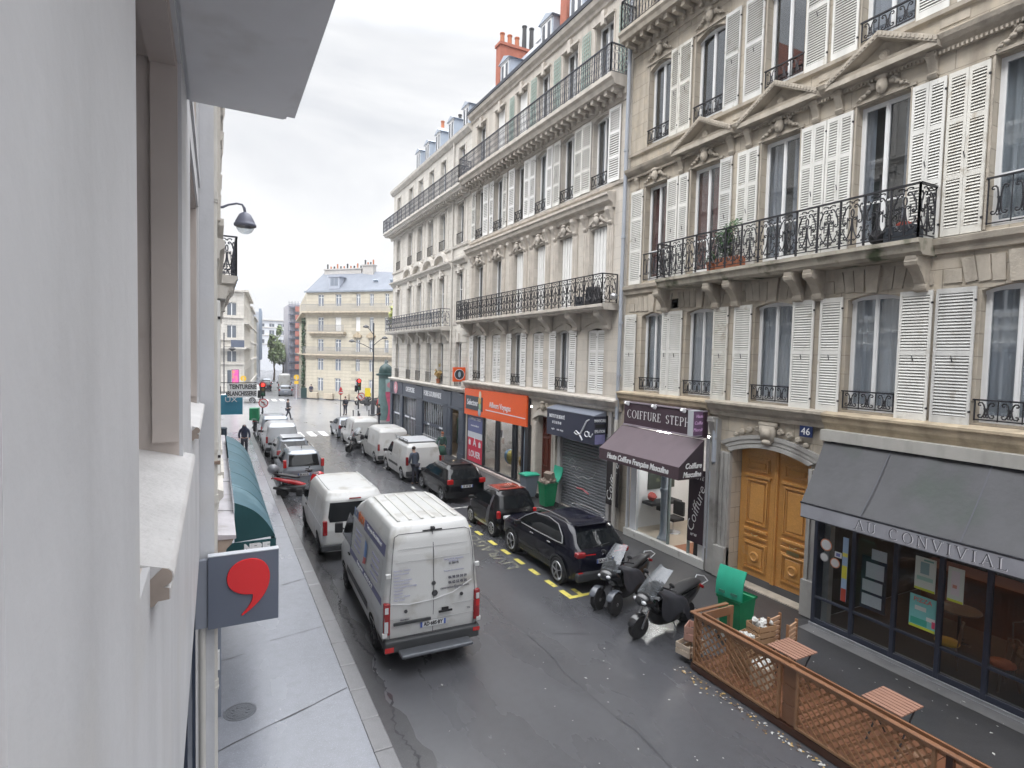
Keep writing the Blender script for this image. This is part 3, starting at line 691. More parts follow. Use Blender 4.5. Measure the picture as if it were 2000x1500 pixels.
mb = MB(FR); mb.box((Y0, -7.9, .1), (Y1, -.4, .15)); mb.build('shop_floor', mat('shop floor', (.30, .27, .24), .5, var=.3), bB)
mb = MB(FR)
for a, b in ((8.12, 8.5), (10.9, 11.6), (15.14, 15.6)): mb.box((a, -.6, .15), (b, -7.9, 4.6))
mb.build('party_walls', mat('inner wall', (.5, .49, .47), .8), bB)
for a, b in (((8.14, .0, .15), (8.5, .06, .55)), ((10.9, .0, .15), (11.58, .12, .75))):
    mb = MB(FR); mb.box(a, b); mb.build('stone_plinth', mat('stained plinth', (.30, .29, .28), .85, var=.7, vs=3, dirt=(.08, .08, .08), ds=2), bB)
# drainpipes between the two buildings
dp = thing('drainpipe', 'grey zinc drainpipe running down beside number 46', 'drainpipe', (12.32, 15.66, 0), world=True)
mb = MB(); mb.cyl((12.33, 15.68, 4.0), (12.33, 15.60, 19), .065, 10)
for z in (5.5, 7.3, 10.2, 13.1, 16.0): mb.cyl((12.33, 15.64, z), (12.33, 15.64, z+.07), .085, 10)
mb.build('upper_pipe', M['pipe_g'], dp, smooth=False, auto=40)
mb = MB(); mb.cyl((12.33, 15.68, .2), (12.33, 15.68, 4.0), .075, 10); mb.cyl((12.33, 15.68, 3.1), (12.33, 15.0, 3.28), .03, 6)
mb.build('lower_pipe', M['pipe'], dp, auto=40)
# ================================================================ BUILDING C (middle right, with the orange shopfront)
bC = thing('apartment_building', 'pale apartment building above the orange shopfront, some shutters shut', 'building', (12.5, 22, 0), world=True)
Y0, Y1 = 15.62, 29.3
CB = [17.3, 19.5, 21.55, 23.5, 25.75, 27.95]; HW = [.53, .50, .48, .48, .50, .52]
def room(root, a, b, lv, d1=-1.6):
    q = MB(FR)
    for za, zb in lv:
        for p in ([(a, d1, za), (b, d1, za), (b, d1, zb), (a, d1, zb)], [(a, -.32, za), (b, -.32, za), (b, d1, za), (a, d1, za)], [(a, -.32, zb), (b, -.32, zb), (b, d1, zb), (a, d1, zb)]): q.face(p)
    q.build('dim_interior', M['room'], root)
hol = []
for y, h in zip(CB, HW): hol += [(y-h, y+h, 4.76, 7.20, .10), (y-h, y+h, 8.0, 10.95, .08), (y-h, y+h, 12.35, 14.92, .12), (y-h, y+h, 15.85, 18.25, .0)]
mb = MB(FR)
wall_mesh(mb, Y0, Y1, 4.40, 19.1, hol, .30)
wall_mesh(mb, Y0, Y1, 0, 4.40, [(15.85, 19.55, .15, 4.05), (20.05, 21.35, .15, 3.55, .0), (21.9, 29.1, .15, 4.2)], .40)
for y in (Y0, Y1): mb.face([(y, 0, 0), (y, -9, 0), (y, -9, 19.1), (y, 0, 19.1)])
mb.build('facade_wall', M['stone_m'], bC)
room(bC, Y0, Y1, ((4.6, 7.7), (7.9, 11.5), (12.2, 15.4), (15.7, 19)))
for i, (y, h) in enumerate(zip(CB, HW)):
    shut1 = i in (0, 2, 4)
    if shut1: shutter(bC, FR, y-h+.02, y-.005, 4.78, 7.14, d=-.10, m='shut_m', mids=(.33, .68), pitch=.075); shutter(bC, FR, y+.005, y+h-.02, 4.78, 7.14, d=-.10, m='shut_m', mids=(.33, .68), pitch=.075)
    else:
        window(bC, FR, y-h, y+h, 4.76, 7.20, curtain='curt', arch=.1, cdens=.6); window_guard(bC, FR, y-h+.01, y+h-.01, 4.78, 5.28, .02, lite=True)
        shutter(bC, FR, y-h-.50, y-h, 4.74, 7.18, m='shut_m', mids=(.33, .68), pitch=.075); shutter(bC, FR, y+h, y+h+.5, 4.74, 7.18, m='shut_m', mids=(.33, .68), pitch=.075)
    if i in (0, 1, 2, 3):       # folded white metal blinds
        mb = MB(FR); k = 10
        for j in range(k):
            a = y-h+.04+(2*h-.08)*j/k; b = a+(2*h-.08)/k
            if i == 2 and j == 4: mb.box((a, -.2, 8.0), (a+.03, -.1, 10.9)); continue
            mb.box((a+.006, -.17-.02*(j % 2), 8.02), (b-.006, -.13-.02*(j % 2), 10.9))
        mb.build('folding_blind', M['shut_m'], bC)
    window(bC, FR, y-h, y+h, 8.0, 10.95, curtain='curt_w' if i > 3 else None, d=-.24)
    window(bC, FR, y-h, y+h, 12.35, 14.92, curtain='curt_w' if i in (2, 4) else None, arch=.12); window_guard(bC, FR, y-h+.01, y+h-.01, 12.38, 12.84, .02, lite=True)
    window(bC, FR, y-h, y+h, 15.85, 18.25, curtain=None)
for y0, y1 in ((16.14, 16.72), (17.88, 18.42), (18.46, 18.98), (20.02, 20.52), (20.98, 21.06), (20.62, 21.04), (22.05, 22.55), (22.6, 23.0), (24.0, 24.5), (24.8, 25.22), (26.28, 26.72), (26.9, 27.4), (28.5, 29.0)):
    if y1-y0 > .3: shutter(bC, FR, y0, y1, 12.33, 14.9, m=rnd.choice(('shut_m', 'shut_m', 'shut')), mids=(.33, .66), pitch=.075, ang=rnd.choice((0, .05, 0, .10)), d=.04)
shutter(bC, FR, 19.98, 20.40, 12.33, 14.9, m='shut_m', mids=(.33, .66), pitch=.075) if 0 else None
for i in (3, 4):
    y, h = CB[i], HW[i]; mb = MB(FR)
    for j in range(9):
        a = y-h+.05+(2*h-.1)*j/9; mb.box((a+.006, -.15, 15.9), (a+(2*h-.1)/9-.006, -.12, 18.2))
    mb.build('folding_blind', M['shut_m'], bC)
mb = MB(FR)
mb.prism([(0, 4.26), (.10, 4.26), (.12, 4.36), (.22, 4.44), (.28, 4.58), (.34, 4.60), (.34, 4.66), (0, 4.72)], 0, Y0, Y1)
mb.build('ledge', M['trim_m'], bC)
mb = MB(FR)
mb.prism([(0, 11.42), (.10, 11.44), (.14, 11.58), (.30, 11.66), (.34, 11.80), (.40, 11.84), (.40, 11.92), (0, 11.98)], 0, 16.35, Y1)
mb.prism([(0, 12.16), (.08, 12.18), (.10, 12.28), (0, 12.32)], 0, Y0, Y1)
mb.build('string_course', M['trim_m'], bC)
mb = MB(FR)
mb.prism([(0, 15.0), (.04, 15.0), (.06, 15.12), (.12, 15.16), (.14, 15.34), (.58, 15.36), (.64, 15.50), (.74, 15.58), (.74, 15.72), (0, 15.74)], 0, 15.85, Y1)
y = 16.0
while y < Y1-.2: mb.box((y, .12, 15.20), (y+.16, .50, 15.35)); mb.box((y+.03, .12, 15.06), (y+.13, .26, 15.2)); y += .40
mb.build('cornice', M['trim_m'], bC)
mb = MB(FR)
mb.prism([(0, 18.72), (.08, 18.74), (.10, 18.86), (.24, 18.94), (.30, 19.10), (0, 19.16)], 0, Y0, Y1); mb.build('eaves_moulding', M['trim_m'], bC)
mb = MB(FR); mb.prism([(.0, 19.14), (.33, 19.12), (.36, 19.24), (.30, 19.26), (-.1, 19.22)], 0, Y0, Y1); mb.build('gutter', mat('dark zinc gutter', (.10, .11, .13), .5, metal=.3), bC)
mb = MB(FR); mb.prism([(0, 7.80), (.62, 7.80), (.66, 7.88), (.72, 7.90), (.72, 8.0), (0, 8.04)], 0, 16.0, 29.5); mb.build('balcony_slab', M['trim_m'], bC)
balcony_rail(bC, FR, 16.06, 29.4, 8.0, 9.05, .68, 'rich', .56, lite=False)
balcony_rail(bC, FR, 15.95, 29.3, 15.74, 16.72, .70, 'bars', .95, m=M['iron_g'])
for y in (16.55, 18.45, 20.5, 22.5, 24.6, 26.8, 28.9): bracket(bC, y, .34, 7.82, 7.12, .60, m='trim_m')
for i, y in enumerate(CB):
    mb = MB(FR); cartouche(mb, y, 11.16, .95, .05); mb.build('carved_mask', M['trim_m'], bC, smooth=True)
    mb = MB(FR); cartouche(mb, y, 15.08, .62, .03); mb.build('carved_mask', M['trim_m'], bC, smooth=True)
    for s in (-1, 1):
        mb = MB(FR); u = y+s*(HW[i]+.24)
        mb.box((u-.15, 0, 8.04), (u+.15, .06, 10.85)); mb.box((u-.09, .06, 8.1), (u-.05, .085, 10.75)); mb.box((u+.05, .06, 8.1), (u+.09, .085, 10.75)); console(mb, u, .2, 11.46, 10.85, .26, .03)
        mb.build('pilaster', M['trim_m'], bC)
mb = MB(FR)
for y, h in zip(CB, HW):
    n = 10
    for k in range(n):
        a = -1+2*k/n; b = -1+2*(k+1)/n; f = lambda t: 7.26+.16*(1-t*t)
        mb.prism([(y+a*(h+.14), f(a)), (y+b*(h+.14), f(b)), (y+b*(h+.14), f(b)+.07), (y+a*(h+.14), f(a)+.07)], 1, 0, .06)
    for s in (-1, 1): mb.box((y+s*(h+.05)-.035, 0, 8.04), (y+s*(h+.05)+.035, .04, 10.98)); mb.box((y+s*(h+.06)-.03, 0, 15.8), (y+s*(h+.06)+.03, .04, 18.3))
    mb.box((y-h-.1, 0, 18.27), (y+h+.1, .12, 18.36)); mb.box((y-.1, 0, 18.1), (y+.1, .14, 18.6)); mb.box((y-h-.12, 0, 10.98), (y+h+.12, .06, 11.05))
mb.build('window_surrounds', M['trim_m'], bC)
tr = mat('pale green trellis', (.38, .50, .46), .7)
for y0, y1 in ((18.15, 18.65), (20.25, 20.7), (22.2, 22.65), (15.8, 16.4), (24.3, 24.7)):
    mb = MB(FR)
    for k in range(5): mb.box((y0+(y1-y0)*k/4-.012, .03, 15.9), (y0+(y1-y0)*k/4+.012, .05, 18.3))
    for k in range(17): mb.box((y0, .052, 15.95+k*.145), (y1, .07, 15.97+k*.145))
    mb.build('trellis', tr, bC)
def mansard(root, a, b, z0, h=2.6, back=1.7, m='zinc'):
    mb = MB(FR); mb.face([(a, -.1, z0), (b, -.1, z0), (b, -back, z0+h), (a, -back, z0+h)]); mb.face([(a, -back, z0+h), (b, -back, z0+h), (b, -9, z0+h+.9), (a, -9, z0+h+.9)])
    for y in (a, b): mb.face([(y, -.1, z0), (y, -back, z0+h), (y, -9, z0+h+.9), (y, -9, z0)])
    mb.build('mansard_roof', M[m], root)
def dormer(root, y, z, w=.95, h=1.35, d=-.25, ped=False):
    mb = MB(FR); a, b = y-w/2, y+w/2
    mb.box((a, d-1.6, z), (b, d, z+h)); mb.prism([(a-.1, z+h), (b+.1, z+h), (y, z+h+.26)], 1, d-1.7, d+.1)
    o = mb.build('dormer', mat('pale blue zinc dormer', (.40, .45, .52), .5, metal=.2, var=.2, vs=3), root)
    q = MB(FR); q.box((a+.12, d, z+.1), (b-.12, d+.03, z+h-.08)); q.box((a+.05, d, z+h-.06), (b-.05, d+.06, z+h))
    f = q.build('dormer_frame', M['pvc'], o)
    q = MB(FR)
    for s in (-1, 1): q.box((y+s*(w/4-.04)-.12, d+.03, z+.18), (y+s*(w/4-.04)+.12, d+.036, z+h-.15))
    q.build('dormer_pane', mat('dark dormer pane', (.06, .07, .09), .08, spec=.8), o)
def chimney(root, y0, y1, z0, z1, d0=-1.2, d1=-3.4, m='brick', pots=5, tall=()):
    mb = MB(FR); mb.box((y0, d1, z0), (y1, d0, z1)); mb.box((y0-.06, d1-.06, z1), (y1+.06, d0+.06, z1+.14)); o = mb.build('chimney_stack', [M[m]], root)
    for k in range(pots):
        q = MB(FR); dd = d1+(d0-d1)*(k+.5)/pots; hh = .5 if k not in tall else 1.2
        q.lathe([(.13, 0), (.11, hh), (.14, hh), (.14, hh+.06)], ((y0+y1)/2, dd, z1+.14), 8); q.build('chimney_pot', M['terra'] if k not in tall else M['plast'], o, auto=40)
mansard(bC, Y0, Y1, 19.2, 2.0, 1.3)
for y in (17.2, 19.6, 21.9, 25.9): dormer(bC, y, 19.3, 1.05, 1.35)
chimney(bC, 20.5, 21.0, 19.2, 24.5, -.35, -3.2); chimney(bC, 26.7, 27.2, 19.2, 21.9, -.35, -2.9, pots=6, tall=(1, 2)); chimney(bC, 17.6, 18.2, 19.2, 22.6)
chimney(bC, 23.4, 23.9, 19.2, 20.8, -.9, -2.2, m='white', pots=3)
lamp = None
# ================================================================ BUILDING D (right, at the corner)
bD = thing('apartment_building', 'pale corner apartment building over the dark grey shopfront, small arched gables on its windows', 'building', (12.5, 37, 0), world=True)
Y0, Y1 = 29.3, 44.65
DB = [33.6, 35.8, 38.0, 40.2, 43.1, 30.65]; DW = [.46]*6
hol = []
for y, h in zip(DB, DW): hol += [(y-h, y+h, 4.25, 6.85, .0), (y-h, y+h, 7.85, 10.9, .10), (y-h, y+h, 12.5, 14.8, .10), (y-h, y+h, 15.6, 18.0)]
mb = MB(FR); wall_mesh(mb, Y0, Y1, 4.05, 18.7, hol, .30); wall_mesh(mb, Y0, Y1, 0, 4.05, [(29.55, 44.4, .15, 3.9)], .3)
mb.face([(Y0, 0, 0), (Y0, -12, 0), (Y0, -12, 18.7), (Y0, 0, 18.7)]); mb.build('facade_wall', M['stone_f'], bD)
room(bD, Y0, Y1, ((4.1, 7.5), (7.7, 11.2), (12.2, 15.2), (15.4, 18.6)))
FD = Frame((12.5, 44.65, 0), (1, 0, 0), (0, 1, 0))
mb = MB(FD); wall_mesh(mb, 0, 12, 0, 18.7, [(x-.45, x+.45, z, z+2.5) for x in (1.6, 4.2, 6.8, 9.4) for z in (4.3, 7.9, 12.4, 15.6)], .25); mb.build('side_wall', M['stone_f'], bD)
for i, (y, h) in enumerate(zip(DB, DW)):
    window(bD, FR, y-h, y+h, 4.25, 6.85, curtain='curt' if i % 2 else None); window_guard(bD, FR, y-h, y+h, 4.3, 4.95, .05, rich=False)
    window(bD, FR, y-h, y+h, 7.85, 10.9, curtain='curt_w' if i in (1, 5) else 'curt', cdens=.8, transom=(9.9,)); window(bD, FR, y-h, y+h, 12.5, 14.8, curtain='curt_w' if i == 3 else None)
    window_guard(bD, FR, y-h, y+h, 12.52, 13.1, .06, rich=False); window(bD, FR, y-h, y+h, 15.6, 18.0, curtain=None)
def segped(mb, y, z, w, h, dd=.26):
    n = 8
    for k in range(n):
        a = -1+2*k/n; b = -1+2*(k+1)/n; f = lambda t, o=0: z+(h+o)*(1-t*t)**.5 if abs(t) < 1 else z
        mb.prism([(y+a*w, f(a)), (y+b*w, f(b)), (y+b*w*1.08, f(b, .12)+.1), (y+a*w*1.08, f(a, .12)+.1)], 1, 0, dd)
mb = MB(FR)
mb.prism([(0, 3.98), (.14, 3.98), (.2, 4.1), (.28, 4.14), (.28, 4.2), (0, 4.24)], 0, Y0, Y1)
mb.prism([(0, 11.30), (.10, 11.32), (.14, 11.46), (.28, 11.52), (.30, 11.62), (0, 11.68)], 0, 31.9, Y1+.1); mb.prism([(0, 11.30), (.10, 11.32), (.14, 11.46), (.28, 11.52), (.30, 11.62), (0, 11.68)], 0, 29.6, 31.5)
mb.prism([(0, 12.3), (.08, 12.32), (.1, 12.42), (0, 12.46)], 0, Y0, Y1)
mb.build('string_course', M['trim_f'], bD)
for y in (33.6, 35.8, 38.0, 40.2):
    mb = MB(FR); segped(mb, y, 11.62, .92, .55); mb.build('arched_gable', M['trim_f'], bD)
mb = MB(FR)
mb.prism([(0, 14.96), (.06, 14.96), (.1, 15.1), (.12, 15.2), (.56, 15.22), (.62, 15.34), (.72, 15.4), (.72, 15.5), (0, 15.54)], 0, Y0, Y1+.5)
y = Y0+.2
while y < Y1: mb.box((y, .12, 15.06), (y+.15, .46, 15.21)); y += .40
mb.prism([(0, 18.4), (.08, 18.42), (.24, 18.6), (.28, 18.76), (0, 18.8)], 0, Y0, Y1+.2)
mb.build('cornice', M['trim_f'], bD)
mb = MB(FR)
for y, h in zip(DB, DW):
    for s in (-1, 1):
        for a, b in ((7.85, 10.95), (12.48, 14.84), (15.6, 18.04)): mb.box((y+s*(h+.08)-.05, 0, a), (y+s*(h+.08)+.05, .045, b))
        mb.box((y+s*(h+.38)-.16, 0, 12.5), (y+s*(h+.38)+.16, .03, 14.8)); mb.box((y+s*(h+.36)-.12, 0, 7.9), (y+s*(h+.36)+.12, .05, 10.9))
    mb.box((y-h-.14, 0, 10.95), (y+h+.14, .12, 11.03)); mb.box((y-.12, 0, 10.8), (y+.12, .16, 11.3)); mb.box((y-h-.12, 0, 14.84), (y+h+.12, .08, 14.92)); mb.box((y-.1, 0, 6.85), (y+.1, .10, 7.35))
mb.build('window_surrounds', M['trim_f'], bD)
z = 4.3
while z < 7.3:
    prev = Y0; mb = MB(FR)
    for y in sorted(DB): mb.box((prev+.08, 0, z), (y-.5, .03, z+.36)); prev = y+.42
    z += .42; mb.build('rusticated_course', M['stone_f'], bD)
mb = MB(FR); mb.prism([(0, 7.55), (.60, 7.55), (.68, 7.65), (.70, 7.76), (0, 7.8)], 0, 31.95, 44.3); mb.build('balcony_slab', M['trim_f'], bD)
for y in (32.3, 34.7, 36.9, 39.1, 41.6): bracket(bD, y, .3, 7.56, 6.9, .55, m='trim_f')
balcony_rail(bD, FR, 32.0, 44.2, 7.78, 8.85, .66, 'rich', .62, lite=True, m=M['iron_g'])
balcony_rail(bD, FR, 29.5, 45.2, 15.54, 16.5, .68, 'bars', 1.0, m=M['iron_g'])
for i, y in enumerate(DB):
    mb = MB(FR); cartouche(mb, y, 11.12, .7, .06); mb.build('carved_mask', M['trim_f'], bD, smooth=True)
mb = MB(FR); mb.cyl((31.72, .1, 4.2), (31.72, .1, 18.5), .055, 8); mb.build('drainpipe', M['pipe'], bD, auto=40)
mansard(bD, Y0, Y1, 18.8, 1.6, 1.3)
for y in (30.8, 33.1, 35.4, 37.5, 39.4): dormer(bD, y, 18.95, .95, 1.35)
chimney(bD, 37.0, 37.5, 18.8, 21.2, -.9, -3.4, m='white', pots=4, tall=(1,))
# ================================================================ GROUND
def wet(name, col, r0=.22, r1=.55, vs=.8, dark=.6, speck=.0, bump=.25, spec=.5, pud=.55):
    m = bpy.data.materials.new(name); m.use_nodes = True; _m[name] = m
    n = m.node_tree.nodes; l = m.node_tree.links; b = n['Principled BSDF']; g = n.new('ShaderNodeNewGeometry')
    def noise(sc, det=5, st=(1, 1, 1)):
        p = n.new('ShaderNodeMapping'); p.inputs['Scale'].default_value = st; l.new(g.outputs['Position'], p.inputs[0])
        q = n.new('ShaderNodeTexNoise'); q.inputs['Scale'].default_value = sc; q.inputs['Detail'].default_value = det; l.new(p.outputs[0], q.inputs['Vector']); return q.outputs['Fac']
    def rng(s, a, b_, c, d):
        r = n.new('ShaderNodeMapRange'); l.new(s, r.inputs[0])
        for i, v in enumerate((a, b_, c, d)): r.inputs[i+1].default_value = v
        return r.outputs[0]
    a1 = noise(vs, 6, (1, .35, 1)); fine = noise(70, 2); mid = noise(6, 5)
    def mx(f, a, c2):
        x = n.new('ShaderNodeMixRGB'); l.new(f, x.inputs[0])
        if a is None: x.inputs[1].default_value = (*col, 1)
        else: l.new(a, x.inputs[1])
        x.inputs[2].default_value = (*c2, 1); return x.outputs[0]
    o = mx(rng(a1, .25, .85, 0, dark), None, tuple(c*.5 for c in col))
    o = mx(rng(mid, .45, .75, 0, .35), o, tuple(c*.6 for c in col))
    o = mx(rng(fine, .55, .75, 0, .30), o, tuple(min(1, c*1.8+.01) for c in col))
    if speck: o = mx(rng(noise(3.1, 2), .735, .75, 0, speck), o, (.55, .55, .54))
    l.new(o, b.inputs['Base Color']); b.inputs['Specular IOR Level'].default_value = spec
    l.new(rng(a1, .28, pud+.25, r1, r0), b.inputs['Roughness'])
    bp = n.new('ShaderNodeBump'); bp.inputs['Strength'].default_value = bump; bp.inputs['Distance'].default_value = .006
    l.new(fine, bp.inputs['Height']); l.new(bp.outputs[0], b.inputs['Normal'])
    b.inputs['Coat Weight'].default_value = .7; b.inputs['Coat Roughness'].default_value = .22
    return m
asph = wet('wet asphalt', (.094, .096, .106), r0=.16, r1=.36, speck=.0, spec=.65)
asph_r = wet('dark pavement asphalt', (.050, .050, .054), r0=.34, r1=.6, spec=.35)
pave = wet('wet pale pavement', (.26, .275, .315), r0=.08, r1=.34, dark=.7, bump=.12)
gran = wet('granite kerb', (.20, .20, .21), r0=.3, r1=.6, dark=.5)
mb = MB(); mb.face([(-80, -40, 0), (140, -40, 0), (140, 600, 0), (-80, 600, 0)]); struct('road', mb, asph)
mb = MB(); mb.prism([(-30, 46.2), (2.4, 46.2), (2.4, 43), (10.1, 43), (10.1, 48.6), (80, 48.6), (80, 60), (18, 69), (9.5, 77.5), (11.5, 120), (8.5, 120), (4.3, 77.5), (-30, 77.5)], 2, .001, .003); struct('junction_roadway', mb, wet('pale junction asphalt', (.24, .245, .26), r0=.22, r1=.42, dark=.3))  # sheet with a paler base colour than the street asphalt
mb = MB(); mb.box((-1.2, -6, 0), (2.1, 45.5, .12)); struct('pavement', mb, pave)
mb = MB(); mb.box((10.32, -8, 0), (12.6, 44.4, .12)); mb.box((12.6, 44.66, 0), (30, 48.5, .12)); mb.box((10.32, 44.4, 0), (12.6, 48.5, .12)); struct('pavement', mb, asph_r)
mb = MB(); y = -6.
while y < 45.4:
    ln = rnd.uniform(.8, 1.25); mb.cbox((2.25, y+ln/2, .062+rnd.uniform(-.004, .004)), (.30, ln-.02, .125)); y += ln
struct('kerb', mb, gran, bevel=.015, seg=1)
mb = MB(); y = -8.
while y < 48.4:
    ln = rnd.uniform(.8, 1.25); mb.cbox((10.17, y+ln/2, .062), (.28, ln-.02, .125)); y += ln
struct('kerb', mb, wet('dark granite kerb', (.085, .085, .09), r0=.3, r1=.6, dark=.5), bevel=.015, seg=1)
mb = MB(); mb.face([(2.4, -6, .004), (2.62, -6, .004), (2.62, 46, .004), (2.4, 46, .004)]); mb.grid([[(2.62, 3+.2*k, .004) for k in range(200)], [(2.78+.10*math.sin(k*.31)+.06*math.sin(k*1.1)+rnd.uniform(0, .04), 3+.2*k, .004) for k in range(200)]]); struct('gutter', mb, wet('gutter stone', (.075, .075, .08), r0=.10, r1=.25))
# irregular trickle of water and dirt along the gutter
mb = MB(); rows = []; y = 3.
while y < 28:
    c = 2.70+.05*math.sin(y*1.3)+.05*math.sin(y*4.1)+rnd.uniform(-.035, .035); h = .004+.035*rnd.random()**2*(1 if y < 18 else 2.); rows.append([(c-h, y, .008), (c+h, y, .008)]); y += .07
mb.grid(rows); struct('gutter_water', mb, mat('dark water', (.045, .045, .05), .12, spec=.6))
mb = MB()
for (x0, y0, x1, y1, w_) in ((-.4, 9.05, 2.08, 10.05, .022), (-.1, 11.9, .5, 12.05, .014), (1.0, 12.4, 2.1, 12.6, .008), (1.5, 15.3, 2.1, 15.5, .02), (-1, 19, 2.1, 19.3, .012), (-1, 24, 2.1, 24.2, .014), (-1, 28.2, 2.1, 28.3, .012), (-1, 33, 2.1, 33.2, .02), (-1, 37, 2.1, 37.1, .02)):
    pts = [(x0+(x1-x0)*k/12, y0+(y1-y0)*k/12+rnd.uniform(-.012, .012)) for k in range(13)]
    mb.grid([[(p[0], p[1]-w_*(.6+.4*math.sin(i)), .124) for i, p in enumerate(pts)], [(p[0], p[1]+w_*(.6+.4*math.cos(i*1.7)), .124) for i, p in enumerate(pts)]])
for k in range(6): mb.face([(-.6+.02*k, 8.7-.16*k, .124), (.9+.1*k, 7.9-.22*k, .124), (.9+.1*k, 7.908-.22*k, .124), (-.6+.02*k, 8.708-.16*k, .124)])
struct('pavement_cracks', mb, mat('crack', (.05, .05, .055), .5))
# seams and patches in the road
mb = MB()
pts = [(6.05+.05*math.sin(i*.9)+.03*math.sin(i*2.3), 2.5+i*.5) for i in range(80)]
mb.grid([[(p[0]-.012, p[1], .004) for p in pts], [(p[0]+.012+.008*math.sin(i), p[1], .004) for i, p in enumerate(pts)]])
pts = [(3.6+.16*i, 6.3+.3*math.sin(i*.8)+.05*i) for i in range(14)]
for (x0, y0, x1, y1) in ((5.9, 14.4, 7.9, 15.6), (6.6, 10.4, 7.6, 9.9), (6.1, 20.8, 8.1, 21.9), (3.9, 27, 7.7, 28.2)):
    mb.face([(x0, y0, .004), (x1, y1, .004), (x1, y1+.03, .004), (x0, y0+.035, .004)])
struct('road_seams', mb, mat('tar seam', (.068, .069, .076), .3))
mb = MB()
mb.face([(6.1, 14.5, .003), (7.75, 15.5, .003), (7.9, 20.3, .003), (6.15, 20.4, .003)]); struct('road_patch', mb, wet('older asphalt', (.070, .070, .075), r0=.3, r1=.55))
# paint
pw = mat('worn white road paint', (.62, .62, .60), .5, dirt=(.10, .10, .105), ds=6, dth=.47, coord='Object'); py = mat('yellow road paint', (.62, .54, .12), .5, dirt=(.16, .15, .10), ds=5, dth=.55)
def dash(name, pts, m, z=.008):
    mb = MB()
    for p in pts: mb.face([(a, b, z) for a, b in p])
    struct(name, mb, m)
ds = []
for y in (12.55, 13.45, 14.35, 15.25, 16.2, 17.3, 18.3, 19.2): ds.append([(7.95, y), (8.10, y), (8.10, y+.48), (7.95, y+.48)])
ds += [[(7.95, 11.75), (8.1, 11.75), (8.1, 12.3), (7.95, 12.3)], [(8.1, 11.75), (8.75, 11.75), (8.75, 11.88), (8.1, 11.88)], [(8.3, 11.88), (8.42, 11.88), (8.42, 12.25), (8.3, 12.25)]]
dash('parking_marking', ds, py)
ds = [[(8.15, 20.75), (10.0, 20.75), (10.0, 20.87), (8.15, 20.87)], [(8.15, 20.9), (8.27, 20.9), (8.27, 21.5), (8.15, 21.5)]]
for y in (24.5, 29.4, 33.9): ds.append([(7.95, y), (8.07, y), (8.07, y+.5), (7.95, y+.5)])
for y in (3.1,): ds.append([(7.98, y), (8.08, y), (8.08, y+.6), (7.98, y+.6)])
dash('parking_marking', ds, pw)
ds = []
for k in range(7): ds.append([(4.4+.85*k, 42.6), (4.85+.85*k, 42.6), (4.85+.85*k, 45.2), (4.4+.85*k, 45.2)])
ds += [[(x, 74.), (x+.5, 74), (x+.5, 77), (x, 77)] for x in (4.4, 5.3, 6.2, 7.1)]
dash('crosswalk_marking', ds, mat('white crossing paint', (.7, .7, .69), .45, dirt=(.2, .2, .2), ds=2, dth=.55))
o = text('road_lettering', 'LIVRAISON', .62, (7.66, 16.1, .008), (0, 1, 0), (-1, 0, 0), mat('faded yellow paint', (.32, .31, .22), .5, dirt=(.08, .08, .085), ds=5, dth=.36), depth=0, sx=1.3, bold=.008); tag(o, kind='structure')
o = text('road_lettering', 'P', .62, (7.86, 4.75, .008), (1, 0, 0), (0, 1, 0), pw, depth=0, bold=.03); tag(o, kind='structure')
mb = MB(); mb.face([(7.5, 4.32, .008), (7.62, 4.32, .008), (8.1, 4.62, .008), (8.0, 4.7, .008)]) ; struct('road_marking', mb, pw)
# manhole
t = thing('manhole_cover', 'round iron manhole cover set in the pale pavement', 'manhole cover', (.36, 10.11, .121), world=True)
mb = MB(); mb.lathe([(.25, 0), (.25, .004), (.22, .004), (.22, .002), (.20, .002), (.20, .005), (0, .005)], (.36, 10.11, .121), 24)
mb.build('cover', mat('worn cast iron', (.13, .14, .16), .35, metal=.4, bump=.5, bs=60), t)
mb = MB()
for i in range(10): mb.cbox((.36+.12*math.cos(i*.63), 10.11+.12*math.sin(i*.63), .128), (.05, .02, .004), rz=i*.63)
mb.build('cover_studs', mat('worn cast iron', (1, 1, 1)), t)
t = thing('manhole_cover', 'thin round access cover in the dark pavement beside the trellis', 'manhole cover', (11.0, 8.85, .121), world=True)
mb = MB(); mb.lathe([(.20, 0), (.20, .005), (.18, .005), (.18, .001), (0, .001)], (11.0, 8.85, .121), 24); mb.build('cover', mat('grey cover ring', (.13, .13, .135), .4), t)
# scattered litter and leaves
mb = MB()
for i in range(330):
    if i < 250: x = 8.30-abs(rnd.gauss(0, .10))-.12*rnd.random(); y = rnd.uniform(3, 8.2)
    elif i < 290: x = rnd.uniform(2.6, 8); y = rnd.uniform(3, 11)
    else: x = rnd.uniform(10.4, 12.0); y = rnd.uniform(3, 9)
    s = rnd.uniform(.008, .022)*(1.5 if i < 250 and rnd.random() < .5 else 1); z = .012 if x < 10.3 else .132; a = rnd.random()*6; e = rnd.uniform(.5, 2.2)
    mb.face([(x+s*math.cos(a)*e, y+s*math.sin(a)*e, z), (x-s*math.sin(a), y+s*math.cos(a), z+.006), (x-s*math.cos(a)*e, y-s*math.sin(a)*e, z), (x+s*math.sin(a), y-s*math.cos(a), z+.004)], 0 if i >= 250 or i % 3 == 0 else 1+i % 3)
tag(mb.build('street_litter', [mat('litter white', (.5, .5, .48), .7), mat('dead leaf brown', (.30, .13, .06), .8), mat('dead leaf ochre', (.42, .28, .10), .8), mat('dead leaf dark', (.10, .07, .05), .8)], weld=False), 'scattered litter, cigarette ends and dead leaves along the trellis and road', 'litter', kind='stuff')
